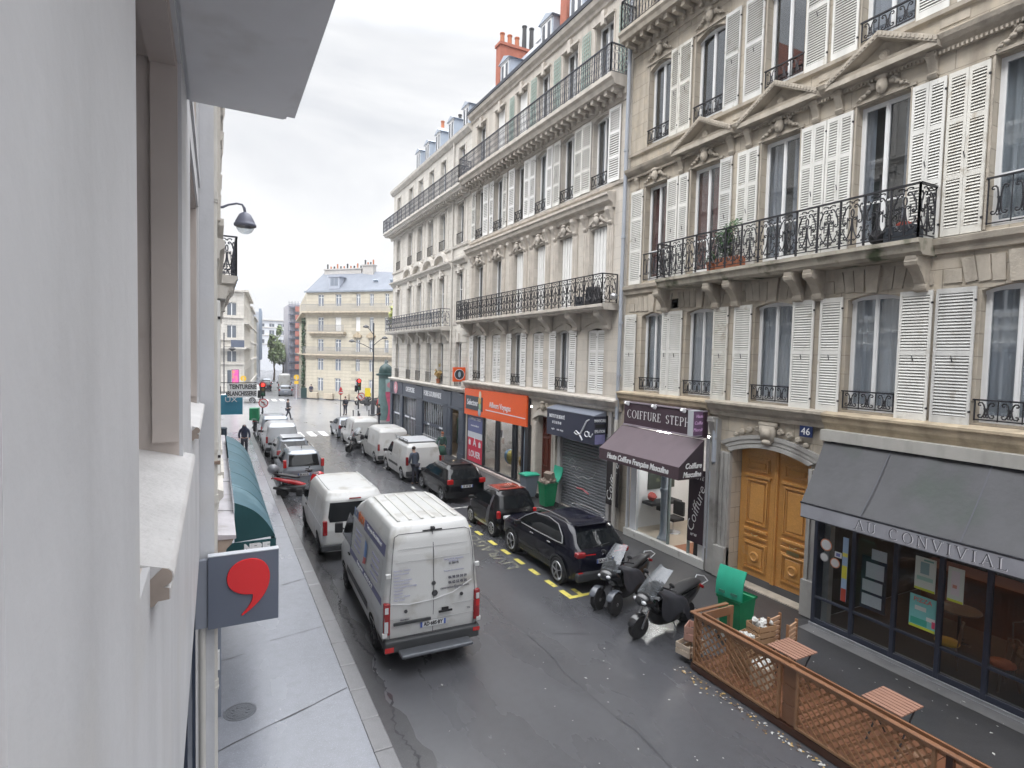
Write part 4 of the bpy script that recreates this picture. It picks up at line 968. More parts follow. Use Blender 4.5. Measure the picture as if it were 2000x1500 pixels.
# ================================================================ BUILDING A (our own, left edge) : smooth grey stone
FL = Frame((-.18, 0, 0), (0, 1, 0), (1, 0, 0))
own = mat('smooth pale facade stone', (.63, .635, .66), .55, var=.34, vs=1.3, streak=.22, fine=.04, bump=.08, bs=22, dirt=(.58, .57, .56), ds=.8, dth=.55)
ownr = mat('brown grey reveal stone', (.60, .53, .49), .5, var=.3, vs=1.2, streak=.3, dirt=(.46, .42, .40), ds=1.5, dth=.6)
bA = thing('apartment_building', 'smooth pale stone building at the left edge with a slab overhead', 'building', (-.3, 4, 0), world=True)
W = [(-.9, .70), (1.79, 4.10), (5.42, 8.02)]
mb = MB(FL)
wall_mesh(mb, -9, 8.22, 3.45, 22, [(a, b, 5.42, 7.83) for a, b in W]+[(a, b, 8.2, 10.6) for a, b in W]+[(a, b, 11.4, 13.6) for a, b in W]+[(a, b, 14.4, 16.6) for a, b in W], .02)
mb.face([(8.22, 0, 3.45), (8.22, -9, 3.45), (8.22, -9, 22), (8.22, 0, 22)]); mb.face([(-9, 0, 22), (8.22, 0, 22), (8.22, -9, 22), (-9, -9, 22)])
mb.face([(-9, 0, 3.45), (8.22, 0, 3.45), (8.22, -.4, 3.45), (-9, -.4, 3.45)])
for z in (8.1, 11.2, 14.2): mb.box((-9, 0, z), (8.2, .02, z+.1))
mb.build('facade_wall', own, bA)
for a, b in W:
    for z0_, z1_ in ((5.42, 7.83), (8.2, 10.6), (11.4, 13.6), (14.4, 16.6)):
        mb = MB(FL)
        for u in (a, b): mb.face([(u, -.02, z0_), (u, -.48, z0_), (u, -.48, z1_), (u, -.02, z1_)])
        mb.face([(a, -.02, z1_), (b, -.02, z1_), (b, -.48, z1_), (a, -.48, z1_)]); mb.face([(a, -.02, z0_), (b, -.02, z0_), (b, -.48, z0_), (a, -.48, z0_)])
        if z0_ < 6:
            for u, s in ((a, 1), (b, -1)): mb.box((u, -.16, z0_+.10) if s > 0 else (u-.035, -.16, z0_+.10), (u+.035 if s > 0 else u, -.02, z1_))
            mb.box((a, -.165, z1_-.035), (b, -.03, z1_)); mb.box((b-.012, -.47, z0_+.75), (b-.002, -.17, z0_+.757))
        mb.build('window_reveal', ownr, bA)
        if a > 0 or z0_ > 6: window(bA, FL, a, b, z0_+.04, z1_, d=-.46, curtain='curt_w' if z0_ < 6 else None, leaf=3)
        else:
            mb = MB(FL); mb.box((b-.28, -.46, z0_), (b-.02, -.40, z1_)); mb.build('window_frame', mat('brown window frame', (.10, .07, .055), .5), bA)
for a, b in W[1:]+[(-.9, .5)]:      # projecting moulded sills
    mb = MB(FL); z = 5.40; pr = [(-.46, z+.135), (-.1, z+.05), (.035, z+.012)]+[(.035+.03*math.sin(k*PI/6), z-.018+.03*math.cos(k*PI/6)) for k in range(1, 6)]+[(.035, z-.05), (.055, z-.055), (.055, z-.09), (.022, z-.092), (.012, z-.105), (-.02, z-.115), (-.1, z-.115), (-.46, z-.05)]
    mb.prism(pr, 0, a+(.26 if a > 0 else 0), b-.002 if a < 0 else b+.16); mb.build('window_sill', mat('pitted pale sill stone', (.62, .61, .61), .55, var=.35, vs=4, bump=.35, bs=30, dirt=(.12, .11, .10), ds=30, dth=.68), bA, auto=30)
    if a > 0: mb = MB(FL); mb.prism([(p[0]*.94, p[1]) for p in pr[2:-1]], 0, a+.257, a+.2605); mb.build('sill_end', mat('stained sill end', (.36, .30, .26), .7, var=.5, vs=9), bA)
mb = MB(FL)          # balcony slab overhead, with its drip edge
mb.box((-7, -.01, 7.93), (4.92, .68, 8.13)); mb.box((-7, .68, 7.95), (4.92, .745, 8.16)); mb.box((-7, .02, 7.915), (4.90, .66, 7.93))
mb.build('balcony_slab', mat('grey rendered slab', (.84, .84, .85), .7, var=.3, vs=1.2, dirt=(.66, .65, .64), ds=2.2, dth=.55), bA)
mb = MB(FL)
for z in (11.15, 14.15, 17.2): mb.box((-7, -.01, z), (4.92, .72, z+.2))
mb.build('upper_balcony_slab', own, bA)
mb = MB(FL)
for z in (8.16, 11.35):
    for k in range(60): mb.bar((-6.9+.2*k, .68, z), (-6.9+.2*k, .68, z+1), .02)
    mb.box((-6.95, .66, z+1), (4.9, .70, z+1.04))
mb.build('balcony_railing', M['iron'], bA)
mb = MB(FL); mb.box((-9, -.10, .12), (8.18, -.05, 3.45)); 
for k in range(9): mb.box((-8.9+2*k, -.05, .12), (-8.78+2*k, -.02, 3.44))
mb.build('shopfront', mat('dark blue shopfront', (.030, .040, .065), .4), bA)
mb = MB(FL); mb.box((-9, -.05, .12), (8.1, -.01, .5)); mb.build('shopfront_base', mat('grey shop base', (.18, .19, .22), .5), bA)
# drainpipes
dp = thing('drainpipe', 'thick cream drainpipe beside the comma sign, running from roof to pavement', 'drainpipe', (-.03, 8.36, .12), world=True)
mb = MB(); mb.cyl((-.03, 8.36, .12), (-.03, 8.36, 19), .058, 14)
for z in (1.55, 4.05, 4.75, 7.98, 11): mb.cyl((-.03, 8.36, z), (-.03, 8.36, z+.14), .068, 14); mb.cyl((-.03, 8.36, z+.03), (-.03, 8.36, z+.05), .074, 14)
mb.build('pipe', M['pipe'], dp, auto=40)
mb = MB(); mb.box((-.09, 8.28, 4.60), (.03, 8.44, 4.64)); mb.cbox((.045, 8.3, 4.62), (.03, .03, .05)); mb.build('pipe_clip', mat('rusty clip', (.30, .22, .17), .7, var=.5, vs=20), dp)
dp = thing('drainpipe', 'thin cream pipe ending in a cap just below the comma sign', 'drainpipe', (-.155, 8.2, .12), world=True)
mb = MB(); mb.cyl((-.155, 8.2, .12), (-.155, 8.2, 2.52), .042, 12); mb.lathe([(.05, 0), (.055, .02), (.04, .045), (0, .05)], (-.155, 8.2, 2.52), 12); mb.build('pipe', M['pipe'], dp, auto=40)
mb = MB(); mb.bar((-.12, 8.3, 3.5), (-.12, 8.3, 16), .012); tag(mb.build('wall_cable', mat('cable grey', (.25, .25, .25), .6)), 'thin vertical cable fixed between the pale facade and the drainpipe', 'cable')
# projecting comma sign
sg = thing('shop_sign', 'square slate grey projecting sign bearing a large raised red comma', 'sign', (-.2, 8.1, 2.5), world=True)
mb = MB(); mb.box((-.085, 8.08, 2.50), (.755, 8.20, 3.44)); mb.build('sign_box', mat('slate grey sign', (.145, .165, .215), .35, var=.1, vs=2), sg, bevel=.004, seg=1)
mb = MB(); mb.box((-.087, 8.078, 3.441), (.757, 8.202, 3.452)); mb.build('sign_top', mat('pale sign top', (.5, .52, .56), .4), sg)
mb = MB(); mb.box((-.225, 8.11, 2.52), (-.087, 8.20, 3.40)); mb.build('sign_bracket', mat('grey sign bracket', (.26, .28, .33), .4), sg)
cx, cz = .395, 3.08; pts = []
def bez(p0, p1, p2, p3, n=10): return [tuple(p0[i]*(1-t)**3+3*p1[i]*t*(1-t)**2+3*p2[i]*t*t*(1-t)+p3[i]*t**3 for i in (0, 1)) for t in [k/n for k in range(n)]]
segs = [((.0, .29), (.16, .29), (.25, .18), (.25, .02)), ((.25, .02), (.25, -.17), (.13, -.33), (-.075, -.455)), ((-.075, -.455), (-.09, -.465), (-.10, -.455), (-.088, -.44)), ((-.088, -.44), (-.01, -.36), (.05, -.28), (.04, -.19)), ((.04, -.19), (-.12, -.19), (-.265, -.10), (-.265, .05)), ((-.265, .05), (-.265, .19), (-.15, .29), (0, .29))]
for s_ in segs: pts += bez(*s_)
pts = [(cx+p[0], cz+p[1]) for p in pts]
mb = MB(); mb.prism(pts, 1, 8.055, 8.079)
mb.build('comma', mat('glossy red comma', (.80, .018, .022), .25, coat=.3), sg, bevel=.006, seg=2)
mb = MB(); mb.prism([(cx+(p[0]-cx)*.97, cz+(p[1]-cz)*.97) for p in pts], 1, 8.201, 8.225); mb.build('comma', mat('glossy red comma', (1, 1, 1)), sg)
# ================================================================ BUILDING L (left neighbour, with the green awning)
FN = Frame((0., 0, 0), (0, 1, 0), (1, 0, 0))
bL = thing('apartment_building', 'old stone building on the left beyond the drainpipe, with carved brackets and an iron balcony', 'building', (-.2, 20, 0), world=True)
NB = [10.2, 12.4, 14.9, 18.3, 20.6, 23, 26, 29, 32, 35, 38, 41]
mb = MB(FN); wall_mesh(mb, 8.5, 44.5, 3.45, 18.5, [(y-.5, y+.5, z, z+2.5) for y in NB for z in (4.3, 8.1, 11.7, 15)], .3)
wall_mesh(mb, 8.5, 44.5, 0, 3.45, [(10.3, 19.4, .3, 3.3), (20.2, 30, .3, 3.2), (31, 44, .3, 3.2)], .3)
mb.face([(44.5, 0, 0), (44.5, -9, 0), (44.5, -9, 18.5), (44.5, 0, 18.5)]); mb.face([(8.5, -1.2, 3.6), (44.5, -1.2, 3.6), (44.5, -1.2, 18.4), (8.5, -1.2, 18.4)]); mb.face([(8.5, 0, 18.5), (44.5, 0, 18.5), (44.5, -9, 18.5), (8.5, -9, 18.5)])
mb.face([(8.5, -1, .1), (44.5, -1, .1), (44.5, -1, 3.5), (8.5, -1, 3.5)])
mb.build('facade_wall', M['stone_f'], bL)
mb = MB(FN); mb.box((8.24, -9, 0), (8.5, -.012, 18.5)); mb.build('end_wall', own, bL)
mb = MB(FN)
for z, pr in ((3.95, .10), (7.3, .12), (11.3, .14), (14.6, .18)): mb.prism([(0, z), (pr*.4, z), (pr*.5, z+.1), (pr, z+.16), (pr, z+.24), (0, z+.28)], 0, 8.52, 44.4)
mb.build('string_course', M['trim_f'], bL)
for i, y in enumerate(NB):
    mb = MB(FN)
    for z in (4.3, 8.1, 11.7, 15):
        for s in (-1, 1): mb.box((y+s*.60-.09, 0, z-.1), (y+s*.60+.09, .075, z+2.5))
        mb.prism([(0, z+2.55), (.14, z+2.55), (.18, z+2.72), (0, z+2.76)], 0, y-.75, y+.75); mb.box((y-.12, 0, z+2.4), (y+.12, .14, z+2.6)); mb.box((y-.6, 0, z-.16), (y+.6, .12, z-.06))
    mb.build('window_surround', M['trim_f'], bL)
    for z in (4.3, 8.1, 11.7): window(bL, FN, y-.5, y+.5, z, z+2.5, curtain=None)
    if i < 5: shutter(bL, FN, y-1.0, y-.5, 4.3, 6.8, m='shut_m')
mb = MB(FN); mb.prism([(0, 7.82), (.44, 7.82), (.50, 7.92), (.54, 7.95), (.54, 8.02), (0, 8.04)], 0, 16.6, 22.2); mb.build('balcony_slab', M['trim_f'], bL)
balcony_rail(bL, FN, 16.65, 22.1, 8.02, 9.05, .50, 'rich', .55, m=M['iron_g'])
for y in (16.9, 19.4, 21.9):
    mb = MB(FN); console(mb, y, .3, 7.84, 7.0, .46); mb.build('stone_bracket', M['trim_f'], bL)
mb = MB(FN); mb.prism([(0, 17.9), (.1, 17.9), (.16, 18.1), (.40, 18.25), (.42, 18.45), (0, 18.5)], 0, 8.5, 44.6); mb.build('cornice', M['trim_f'], bL)
mb = MB(FN); mb.face([(8.5, -.1, 18.5), (44.5, -.1, 18.5), (44.5, -1.6, 21), (8.5, -1.6, 21)]); mb.face([(8.5, -1.6, 21), (44.5, -1.6, 21), (44.5, -9, 21.8), (8.5, -9, 21.8)]); mb.build('mansard_roof', M['zinc'], bL)
for y0_, y1_ in ((11.5, 12.1), (21, 21.6), (34, 34.6)):
    mb = MB(FN); mb.box((y0_, -4, 18.6), (y1_, -.9, 23)); mb.build('chimney_stack', M['brick'], bL)
mb = MB(FN)          # shop casing, its end panel and the zinc-covered ledge
mb.box((10.1, 0, .12), (10.28, .08, 3.3)); mb.box((10.1, .0, 3.3), (19.6, .06, 3.5)); mb.box((19.4, 0, .12), (19.6, .08, 3.3))
for k in range(5): mb.box((12+1.7*k, -.25, .12), (12.1+1.7*k, -.05, 3.3))
mb.build('shop_casing', mat('blue grey shop casing', (.20, .225, .28), .4), bL)
mb = MB(FN); mb.box((10.3, -.22, .6), (19.4, -.20, 3.3)); mb.build('shop_glass', mat('dark shop glass', (.03, .035, .04), .05, spec=.9), bL)
mb = MB(FN); y = 8.78; k = 0
while y < 19.3:
    ln = [1.35, 1.1, 1.2][k % 3]; zz = .01*(k % 2); mb.prism([(-.02, 3.52+zz), (.26, 3.49+zz), (.262, 3.44), (-.02, 3.44)], 0, y, min(y+ln-.012, 19.3)); y += ln; k += 1
mb.build('ledge_covering', mat('pale weathered zinc sheet', (.52, .50, .53), .5, var=.45, vs=3, bump=.3, bs=14, dirt=(.30, .27, .26), ds=3, dth=.6), bL)
mb = MB(FN); mb.prism([(0, 3.43), (.23, 3.43), (.20, 3.36), (.14, 3.30), (.12, 3.2), (0, 3.12)], 0, 8.8, 19.3); mb.build('ledge_moulding', mat('crumbling beige stone', (.48, .41, .34), .85, var=.5, vs=6), bL)
mb = MB(FN); mb.box((8.84, .24, 3.6), (8.9, .3, 3.6)) if 0 else mb.box((10.02, .0, .95), (10.1, .06, 1.25)); mb.build('junction_box', M['white'], bL)
# green awning, curved
aw = thing('awning', 'curved teal awning over the left pavement, lettered on its near end', 'awning', (.3, 10, 3), world=True)
teal = mat('weathered teal canvas', (.055, .145, .19), .5, var=.4, vs=1.3, streak=.25, dirt=(.16, .28, .34), ds=1.2, dth=.58); teald = mat('dark teal canvas', (.012, .075, .085), .6, var=.3, vs=3)
arc = [(.27+.60*k/10, 3.66-.60*(.42*k/10+.58*(k/10)**3)) for k in range(11)]; arc[0] = (.27, 3.66)
mb = MB(); ys = [9.95+(17.9-9.95)*k/18 for k in range(19)]
mb.grid([[(p[0]-.012*math.sin(i*PI*1.0)**2-.0, y, p[1]) for p in arc] for i, y in enumerate(ys)])
mb.build('canopy', teal, aw, smooth=True)
mb = MB()
for i in range(0, 19, 3): mb.tube([(p[0], ys[i], p[1]) for p in arc], .005, 5)
mb.build('ribs', teald, aw)
for y in (9.95, 17.9):
    mb = MB(); mb.face([(.27, y, 3.66)]+[(p[0], y, p[1]) for p in arc[1:]]+[(.27, y, 3.02)]); mb.build('end_panel', teald, aw)
mb = MB(); mb.box((-.02, 9.93, 2.80), (.885, 9.945, 3.02)); mb.box((.87, 9.95, 2.80), (.885, 17.9, 3.02)); mb.build('valance', teald, aw)
text('lettering', 'NERIE', .17, (.60, 9.925, 2.905), (1, 0, 0), (0, 0, 1), M['white'], aw, sx=.85, bold=.012)
# wall lamps
def wall_lamp(y, z, x1, label, d=.42):
    t = thing('wall_lamp', label, 'street lamp', (.02, y, z), world=True, group='lamps on brackets along the left facades')
    mb = MB(); mb.tube([(.0, y, z+.08), (.15, y, z+.10), (x1*.45, y, z+.17), (x1*.72, y, z+.22), (x1*.90, y, z+.21), (x1*.97, y, z+.14), (x1, y, z+.03)], [.025, .028, .022, .022, .024, .03, .028], 8); mb.cbox((.02, y, z+.08), (.04, .1, .2)); mb.build('arm', M['lampg'], t, smooth=True)
    mb = MB(); mb.lathe([(.02, .06), (.06, .04), (.12, .0), (d*.40, -.09), (d*.48, -.16), (d*.5, -.20), (d*.55, -.21), (d*.55, -.26), (d*.5, -.27)], (x1, y, z), 20, capb=False); mb.build('lamp_shade', M['lampg'], t, smooth=True)
    mb = MB(); mb.lathe([(d*.46, -.25), (d*.42, -.32), (d*.32, -.385), (d*.18, -.42), (.0, -.43)], (x1, y, z), 20, capb=False); mb.build('glass_bowl', glass('lamp bowl glass', refl=.15, trans=.85), t, smooth=True)
M['lampg'] = mat('blue grey lamp paint', (.13, .14, .19), .45)
wall_lamp(14.2, 9.12, .60, 'wall lamp with glass bowl on a curved arm, high beside the drainpipe')
wall_lamp(38, 10.5, .95, 'small distant wall lamp low over the left pavement, below the carved balcony bracket', .55)
# signs further down the left side
t = thing('shop_sign', 'white hanging sign board with two lines of black capitals', 'sign', (.7, 42, 3), world=True)
mb = MB(); mb.box((.72, 42, 2.92), (2.52, 42.06, 3.86)); mb.build('board', M['white'], t); mb = MB(); mb.bar((0, 42.03, 3.9), (2.5, 42.03, 3.9), .05); mb.build('bracket', M['iron'], t)
bk = mat('black lettering', (.015, .015, .02), .5)
text('lettering', 'TEINTURERIE', .42, (1.66, 41.99, 3.62), (1, 0, 0), (0, 0, 1), bk, t, sx=.66, bold=.014); text('lettering', 'BLANCHISSERIE', .42, (1.60, 41.99, 3.17), (1, 0, 0), (0, 0, 1), bk, t, sx=.60, bold=.014)
t = thing('shop_banner', 'blue hanging banner below the white laundry board', 'sign', (.6, 42.6, 1.7), world=True)
mb = MB(); mb.box((-.2, 42.6, 1.72), (1.66, 42.65, 3.05)); mb.build('banner', mat('sky blue banner', (.05, .27, .40), .5, var=.3, vs=1.5), t)
text('lettering', 'UX', .5, (.95, 42.58, 2.72), (1, 0, 0), (0, 0, 1), M['white'], t, sx=1.1)
# ================================================================ FAR SIDE OF THE CROSSING
A0 = Vector((10.74, 78.54, 0)); UY = Vector((7.43, -8.0, 0)).normalized(); FY = Frame(A0, UY, Vector((UY.y, -UY.x, 0)))
if FY.n.dot(Vector((0, -1, 0))) < 0: FY.n = -FY.n
bY = thing('apartment_building', 'yellowish stone corner building across the junction, with slate roof and chimney pots', 'building', tuple(A0), world=True)
cols = [(1.6, 2.5), (4.3, 5.2), (7.4, 8.05), (9.4, 10.0), (11.6, 12.2)]
rows = [(1.05, 2.75), (3.75, 5.25), (6.2, 7.75), (8.8, 10.55), (12.0, 13.5)]
mb = MB(FY); wall_mesh(mb, -.2, 16, 0, 13.9, [(a, b, c, e) for a, b in cols for c, e in rows], .2)
mb.box((-.2, -.02, 5.55), (11.9, .02, 5.85)) if 0 else None
mb.face([(16, 0, 0), (16, -14, 0), (16, -14, 13.9), (16, 0, 13.9)]); mb.build('facade_wall', M['stone_y'], bY)
far = Vector((.09, 1, 0)).normalized(); FYs = Frame(A0+UY*-.2, far, Vector((-far.y, far.x, 0)))
mb = MB(FYs); wall_mesh(mb, 0, 26, 0, 13.9, [(a, a+.9, c, e) for a in (2.5, 6, 9.5, 13, 17, 21) for c, e in rows], .2); mb.build('side_wall', M['stone_y'], bY)
for i, (a, b) in enumerate(cols):
    for j, (c, e) in enumerate(rows):
        if j == 3 and i in (1, 2, 4): mb = MB(FY); mb.box((a, -.12, c), (b, -.06, e)); mb.build('blind', M['shut_m'], bY); continue
        mb = MB(FY)
        for q in ((a, a+.07), (b-.07, b), ((a+b)/2-.05, (a+b)/2+.05)): mb.box((q[0], -.14, c), (q[1], -.08, e))
        mb.box((a, -.14, e-.08), (b, -.08, e)); mb.box((a, -.14, e-.45), (b, -.09, e-.38)); w_ = mb.build('window', M['pvc'], bY)
        mb = MB(FY); mb.box((a, -.17, c), (b, -.15, e)); mb.build('pane', mat('far dark pane', (.20, .23, .28), .12, spec=.9), w_)
for nm, a, b, z, dd in (('balcony_slab', -.3, 15.8, 5.62, .55), ('balcony_slab', .45, 6.0, 8.45, .6), ('balcony_slab', -.5, 16, 11.1, .7)):
    mb = MB(FY); mb.box((a, 0, z), (b, dd, z+.2)); mb.box((a+.1, 0, z-.3), (b-.1, dd*.5, z)); mb.build(nm, M['trim_y'], bY)
mb = MB(FYs); mb.box((0, 0, 11.1), (26, .6, 11.3)); mb.box((0, 0, 5.62), (26, .5, 5.8)); mb.build('side_ledge', M['trim_y'], bY)
for a, b, z, dd, m in ((-.3, 15.8, 5.82, .52, 'trim_y'), (.5, 5.95, 8.65, .56, 'iron_g'), (-.5, 16, 11.3, .66, 'iron_g')):
    mb = MB(FY); mb.box((a, dd-.03, z+.85), (b, dd, z+.9)); n = int((b-a)/.16)
    for k in range(n+1): mb.box((a+(b-a)*k/n-.02, dd-.03, z), (a+(b-a)*k/n+.02, dd, z+.87))
    mb.build('balcony_railing', mat('pale far railing', (.30, .30, .31), .6), bY)
mb = MB(FY)
for i in (2, 3): a, b = cols[i]; mb.prism([(a-.25, 8.0), (b+.25, 8.0), (b+.3, 8.25), ((a+b)/2, 8.65), (a-.3, 8.25)], 1, 0, .25)
mb.build('window_hood', M['trim_o'], bY)
for i in range(4):
    mb = MB(FY); a, b = cols[i]; mb.box((a-.2, 0, 5.27), (b+.2, .1, 5.55)); mb.build('brick_lintel', mat('pinkish lintel', (.40, .27, .22), .8), bY)
mb = MB(FY); P = lambda u, d, z: (u, d, z)
mb.face([P(-.3, .1, 13.9), P(7.6, .1, 13.9), P(6.6, -2.2, 16.7), P(1.0, -2.2, 16.7)]); mb.face([P(7.6, .1, 13.9), P(16.2, .1, 13.6), P(16, -2.8, 16.2), P(6.6, -2.2, 16.7)])
mb.face([P(-.3, .1, 13.9), P(1.0, -2.2, 16.7), P(3.4, -14, 16.7), P(1.6, -16, 13.9)]); mb.face([P(1, -2.2, 16.7), P(6.6, -2.2, 16.7), P(16, -2.8, 16.2), P(16, -14, 16.2), P(3.4, -14, 16.7)])
mb.build('slate_roof', mat('pale slate roof', (.20, .22, .26), .75, var=.3, vs=1.5), bY)
mb = MB(FY); mb.box((-.4, 0, 13.75), (16.2, .25, 13.95)); mb.build('gutter', M['zinc'], bY)
mb = MB(FY); mb.box((3.2, -1.2, 14.2), (4.8, -.1, 15.7)); mb.box((3.0, -1.3, 15.7), (5.0, 0, 15.85)); o = mb.build('dormer', mat('dormer zinc', (.40, .43, .50), .5), bY)
for s in (3.45, 4.05):
    mb = MB(FY); mb.box((s, -.1, 14.6), (s+.5, -.07, 15.55)); mb.build('dormer_pane', mat('far dark pane', (.1, .1, .1)), o)
for a, b in ((9.2, 9.9), (11.6, 12.6)):
    mb = MB(FY); mb.cbox(((a+b)/2, -1.3, 15.0), (b-a, .06, 1.0), rx=-.75); mb.build('skylight', mat('skylight glass', (.45, .52, .60), .1), bY)
for a, b, z, n in ((1.1, 6.8, 16.9, 11), (7.0, 8.6, 17.3, 4), (12.0, 15.5, 16.4, 8)):
    mb = MB(FY); mb.box((a, -2.6, 14.5), (b, -1.9, z)); mb.box((a-.1, -2.7, z), (b+.1, -1.8, z+.15)); o = mb.build('chimney_stack', mat('pale rendered chimney', (.50, .48, .46), .8, var=.3), bY)
    for k in range(n):
        q = MB(FY); u = a+(b-a)*(k+.5)/n; q.cyl((u, -2.25, z+.15), (u, -2.25, z+.5+.3*((k*7) % 3 == 0)), .11, 6); q.build('chimney_pot', M['terra'] if k % 2 else M['plast'], o)
def simple_block(label, fr, u0, u1, z1, wallm, cols, rows, roof='zinc', rh=2., trim=None, dep=12, glz=None, loc=None, name='apartment_building', back=True):
    b = thing(name, label, 'building', tuple(loc or fr(u0, 0, 0)), world=True)
    mb = MB(fr); wall_mesh(mb, u0, u1, 0, z1, [(a, c, e, f) for a, c in cols for e, f in rows], .2)
    for u in (u0, u1): mb.face([(u, 0, 0), (u, -dep, 0), (u, -dep, z1), (u, 0, z1)])
    if not rh: mb.face([(u0, 0, z1), (u1, 0, z1), (u1, -dep, z1), (u0, -dep, z1)])
    mb.build('facade_wall', wallm, b)
    for a, c in cols:
        for e, f in rows:
            mb = MB(fr); mb.box((a, -.16, e), (c, -.13, f)); w_ = mb.build('window', glz or mat('far window pane', (.13, .15, .18), .15, spec=.8), b)
            q = MB(fr); q.box(((a+c)/2-.05, -.13, e), ((a+c)/2+.05, -.09, f)); q.box((a, -.13, f-.1), (c, -.09, f)); q.build('window_frame', M['pvc'], w_)
    mb = MB(fr)
    for e, f in rows: mb.box((u0, 0, e-.35), (u1, .16, e-.15))
    mb.box((u0, 0, z1-.25), (u1, .35, z1+.02)); mb.build('string_course', trim or M['trim_f'], b)
    if rh:
        mb = MB(fr); mb.face([(u0, -.05, z1), (u1, -.05, z1), (u1, -1.6, z1+rh), (u0, -1.6, z1+rh)]); mb.face([(u0, -1.6, z1+rh), (u1, -1.6, z1+rh), (u1, -dep, z1+rh), (u0, -dep, z1+rh)])
        for u in (u0, u1): mb.face([(u, -.05, z1), (u, -1.6, z1+rh), (u, -dep, z1+rh), (u, -dep, z1)])
        mb.build('roof', M[roof], b)
    return b
# left row beyond the junction, turning slightly right
fd = Vector((.085, 1, 0)).normalized(); fn = Vector((fd.y, -fd.x, 0))
L0 = Vector((3.25, 79.5, 0)); FF = Frame(L0, (-1, 0, 0), (0, -1, 0)); FS = Frame(L0, fd, fn)
b = simple_block('pale corner building across the junction on the left, behind the pink poster', FF, 0, 12, 13.6, M['stone_f'], [(.9+2*k, 1.9+2*k) for k in range(5)], [(1.2, 3.6), (4.6, 6.4), (7.6, 9.2), (10.4, 12)])
mb = MB(FF); mb.box((-.2, 0, 6.2), (9, .8, 6.4)); mb.box((0, 0, 5.9), (9, .5, 6.2)); mb.build('balcony_slab', M['trim_f'], b)
for a, c in ((.0, 1.5), (2.6, 5)):
    mb = MB(FF); mb.box((a, .74, 6.4), (c, .78, 7.3)); mb.build('balcony_railing', mat('dark blue far railing', (.10, .12, .17), .6), b)
mb = MB(FS); wall_mesh(mb, 0, 20, 0, 13.6, [(a, a+1, c, e) for a in (1.5, 4, 6.5, 9, 11.5, 14, 16.5) for c, e in ((1, 3.5), (4.5, 6.2), (7.6, 9.2), (10.4, 12))], .25, d=.01); mb.box((0, .01, 9.4), (20, .5, 9.6)); mb.box((0, .01, 6.3), (20, .4, 6.5)); mb.box((0, .01, 13.4), (20, .5, 13.65)); mb.build('side_wall', M['stone_f'], b)
mb = MB(FS); mb.box((1, -4, 14), (2, -1.5, 18.5)); mb.build('chimney_stack', M['trim_f'], b)
for k, (u0, u1, z1, m, tone) in enumerate(((20, 38, 13.0, 'stone_f', 'second pale building of the left row beyond the junction, dark roof'), (38, 56, 12.4, 'stone_y', 'third building of the left row beyond the junction, buff stone'))):
    simple_block(tone, FS, u0, u1, z1, M[m], [(u0+1+2.5*j, u0+2+2.5*j) for j in range(7)], [(1.2, 3.6), (4.8, 6.6), (7.6, 9.2), (10.2, 11.8)], roof='slate' if k == 0 else 'zinc')
wm = mat('pale blue grey concrete', (.48, .51, .56), .7, var=.15)
b = thing('tower_block', 'slim pale blue modern block with vertical fins at the end of the left row', 'building', tuple(FS(60, 0, 0)), world=True)
mb = MB(FS); mb.box((57, -8, 0), (74, .4, 14.5)); mb.build('tower', wm, b)
mb = MB(FS)
for k in range(4): mb.box((57+3.5*k, .4, 4), (58.4+3.5*k, .9, 15.2))
mb.build('fins', mat('slate blue fin', (.25, .30, .38), .6), b)
FE = Frame((11.2, 190, 0), (1, 0, 0), (0, -1, 0))
simple_block('white modern block closing the far end of the street', FE, 0, 10, 15.5, mat('white far render', (.70, .72, .76), .8), [(.6, 2.2), (3.6, 5), (6, 8.6)], [(8.3, 9.6), (11, 12.4), (13.4, 14.4)], rh=0)
# scaffolded building right of the street end
t = thing('scaffolded_building', 'far building wrapped in scaffolding with red netting', 'building', (17.2, 140, 0), world=True)
FB = Frame((14.1, 140, 0), (1, 0, 0), (0, -1, 0))
mb = MB(FB); mb.box((1.2, -14, 0), (3.6, -1, 17)); mb.build('wall', mat('far greyish wall', (.36, .35, .38), .8), t)
mb = MB(FB); mb.box((3.6, -14, 0), (8.5, 0, 17.6)); mb.build('white_gable', mat('pale far gable', (.66, .67, .70), .8), t)
mb = MB(FB)
for k in range(10): mb.box((.9, -.9, 1.8*k), (3.6, 0, 1.8*k+.12)); mb.box((.9, -.02, 1.8*k+.9), (3.6, .02, 1.8*k+.98))
for k in range(5): mb.box((.9+.66*k, -.04, 0), (.98+.66*k, .04, 17.6))
mb.build('scaffolding', mat('dark blue scaffolding', (.13, .15, .21), .6), t)
for k in range(8):
    mb = MB(FB); mb.box((2.3, .05, 1.9*k+1.9), (3.3, .1, 1.9*k+3.1)); mb.build('red_netting', mat('red netting', (.42, .17, .14), .8), t)
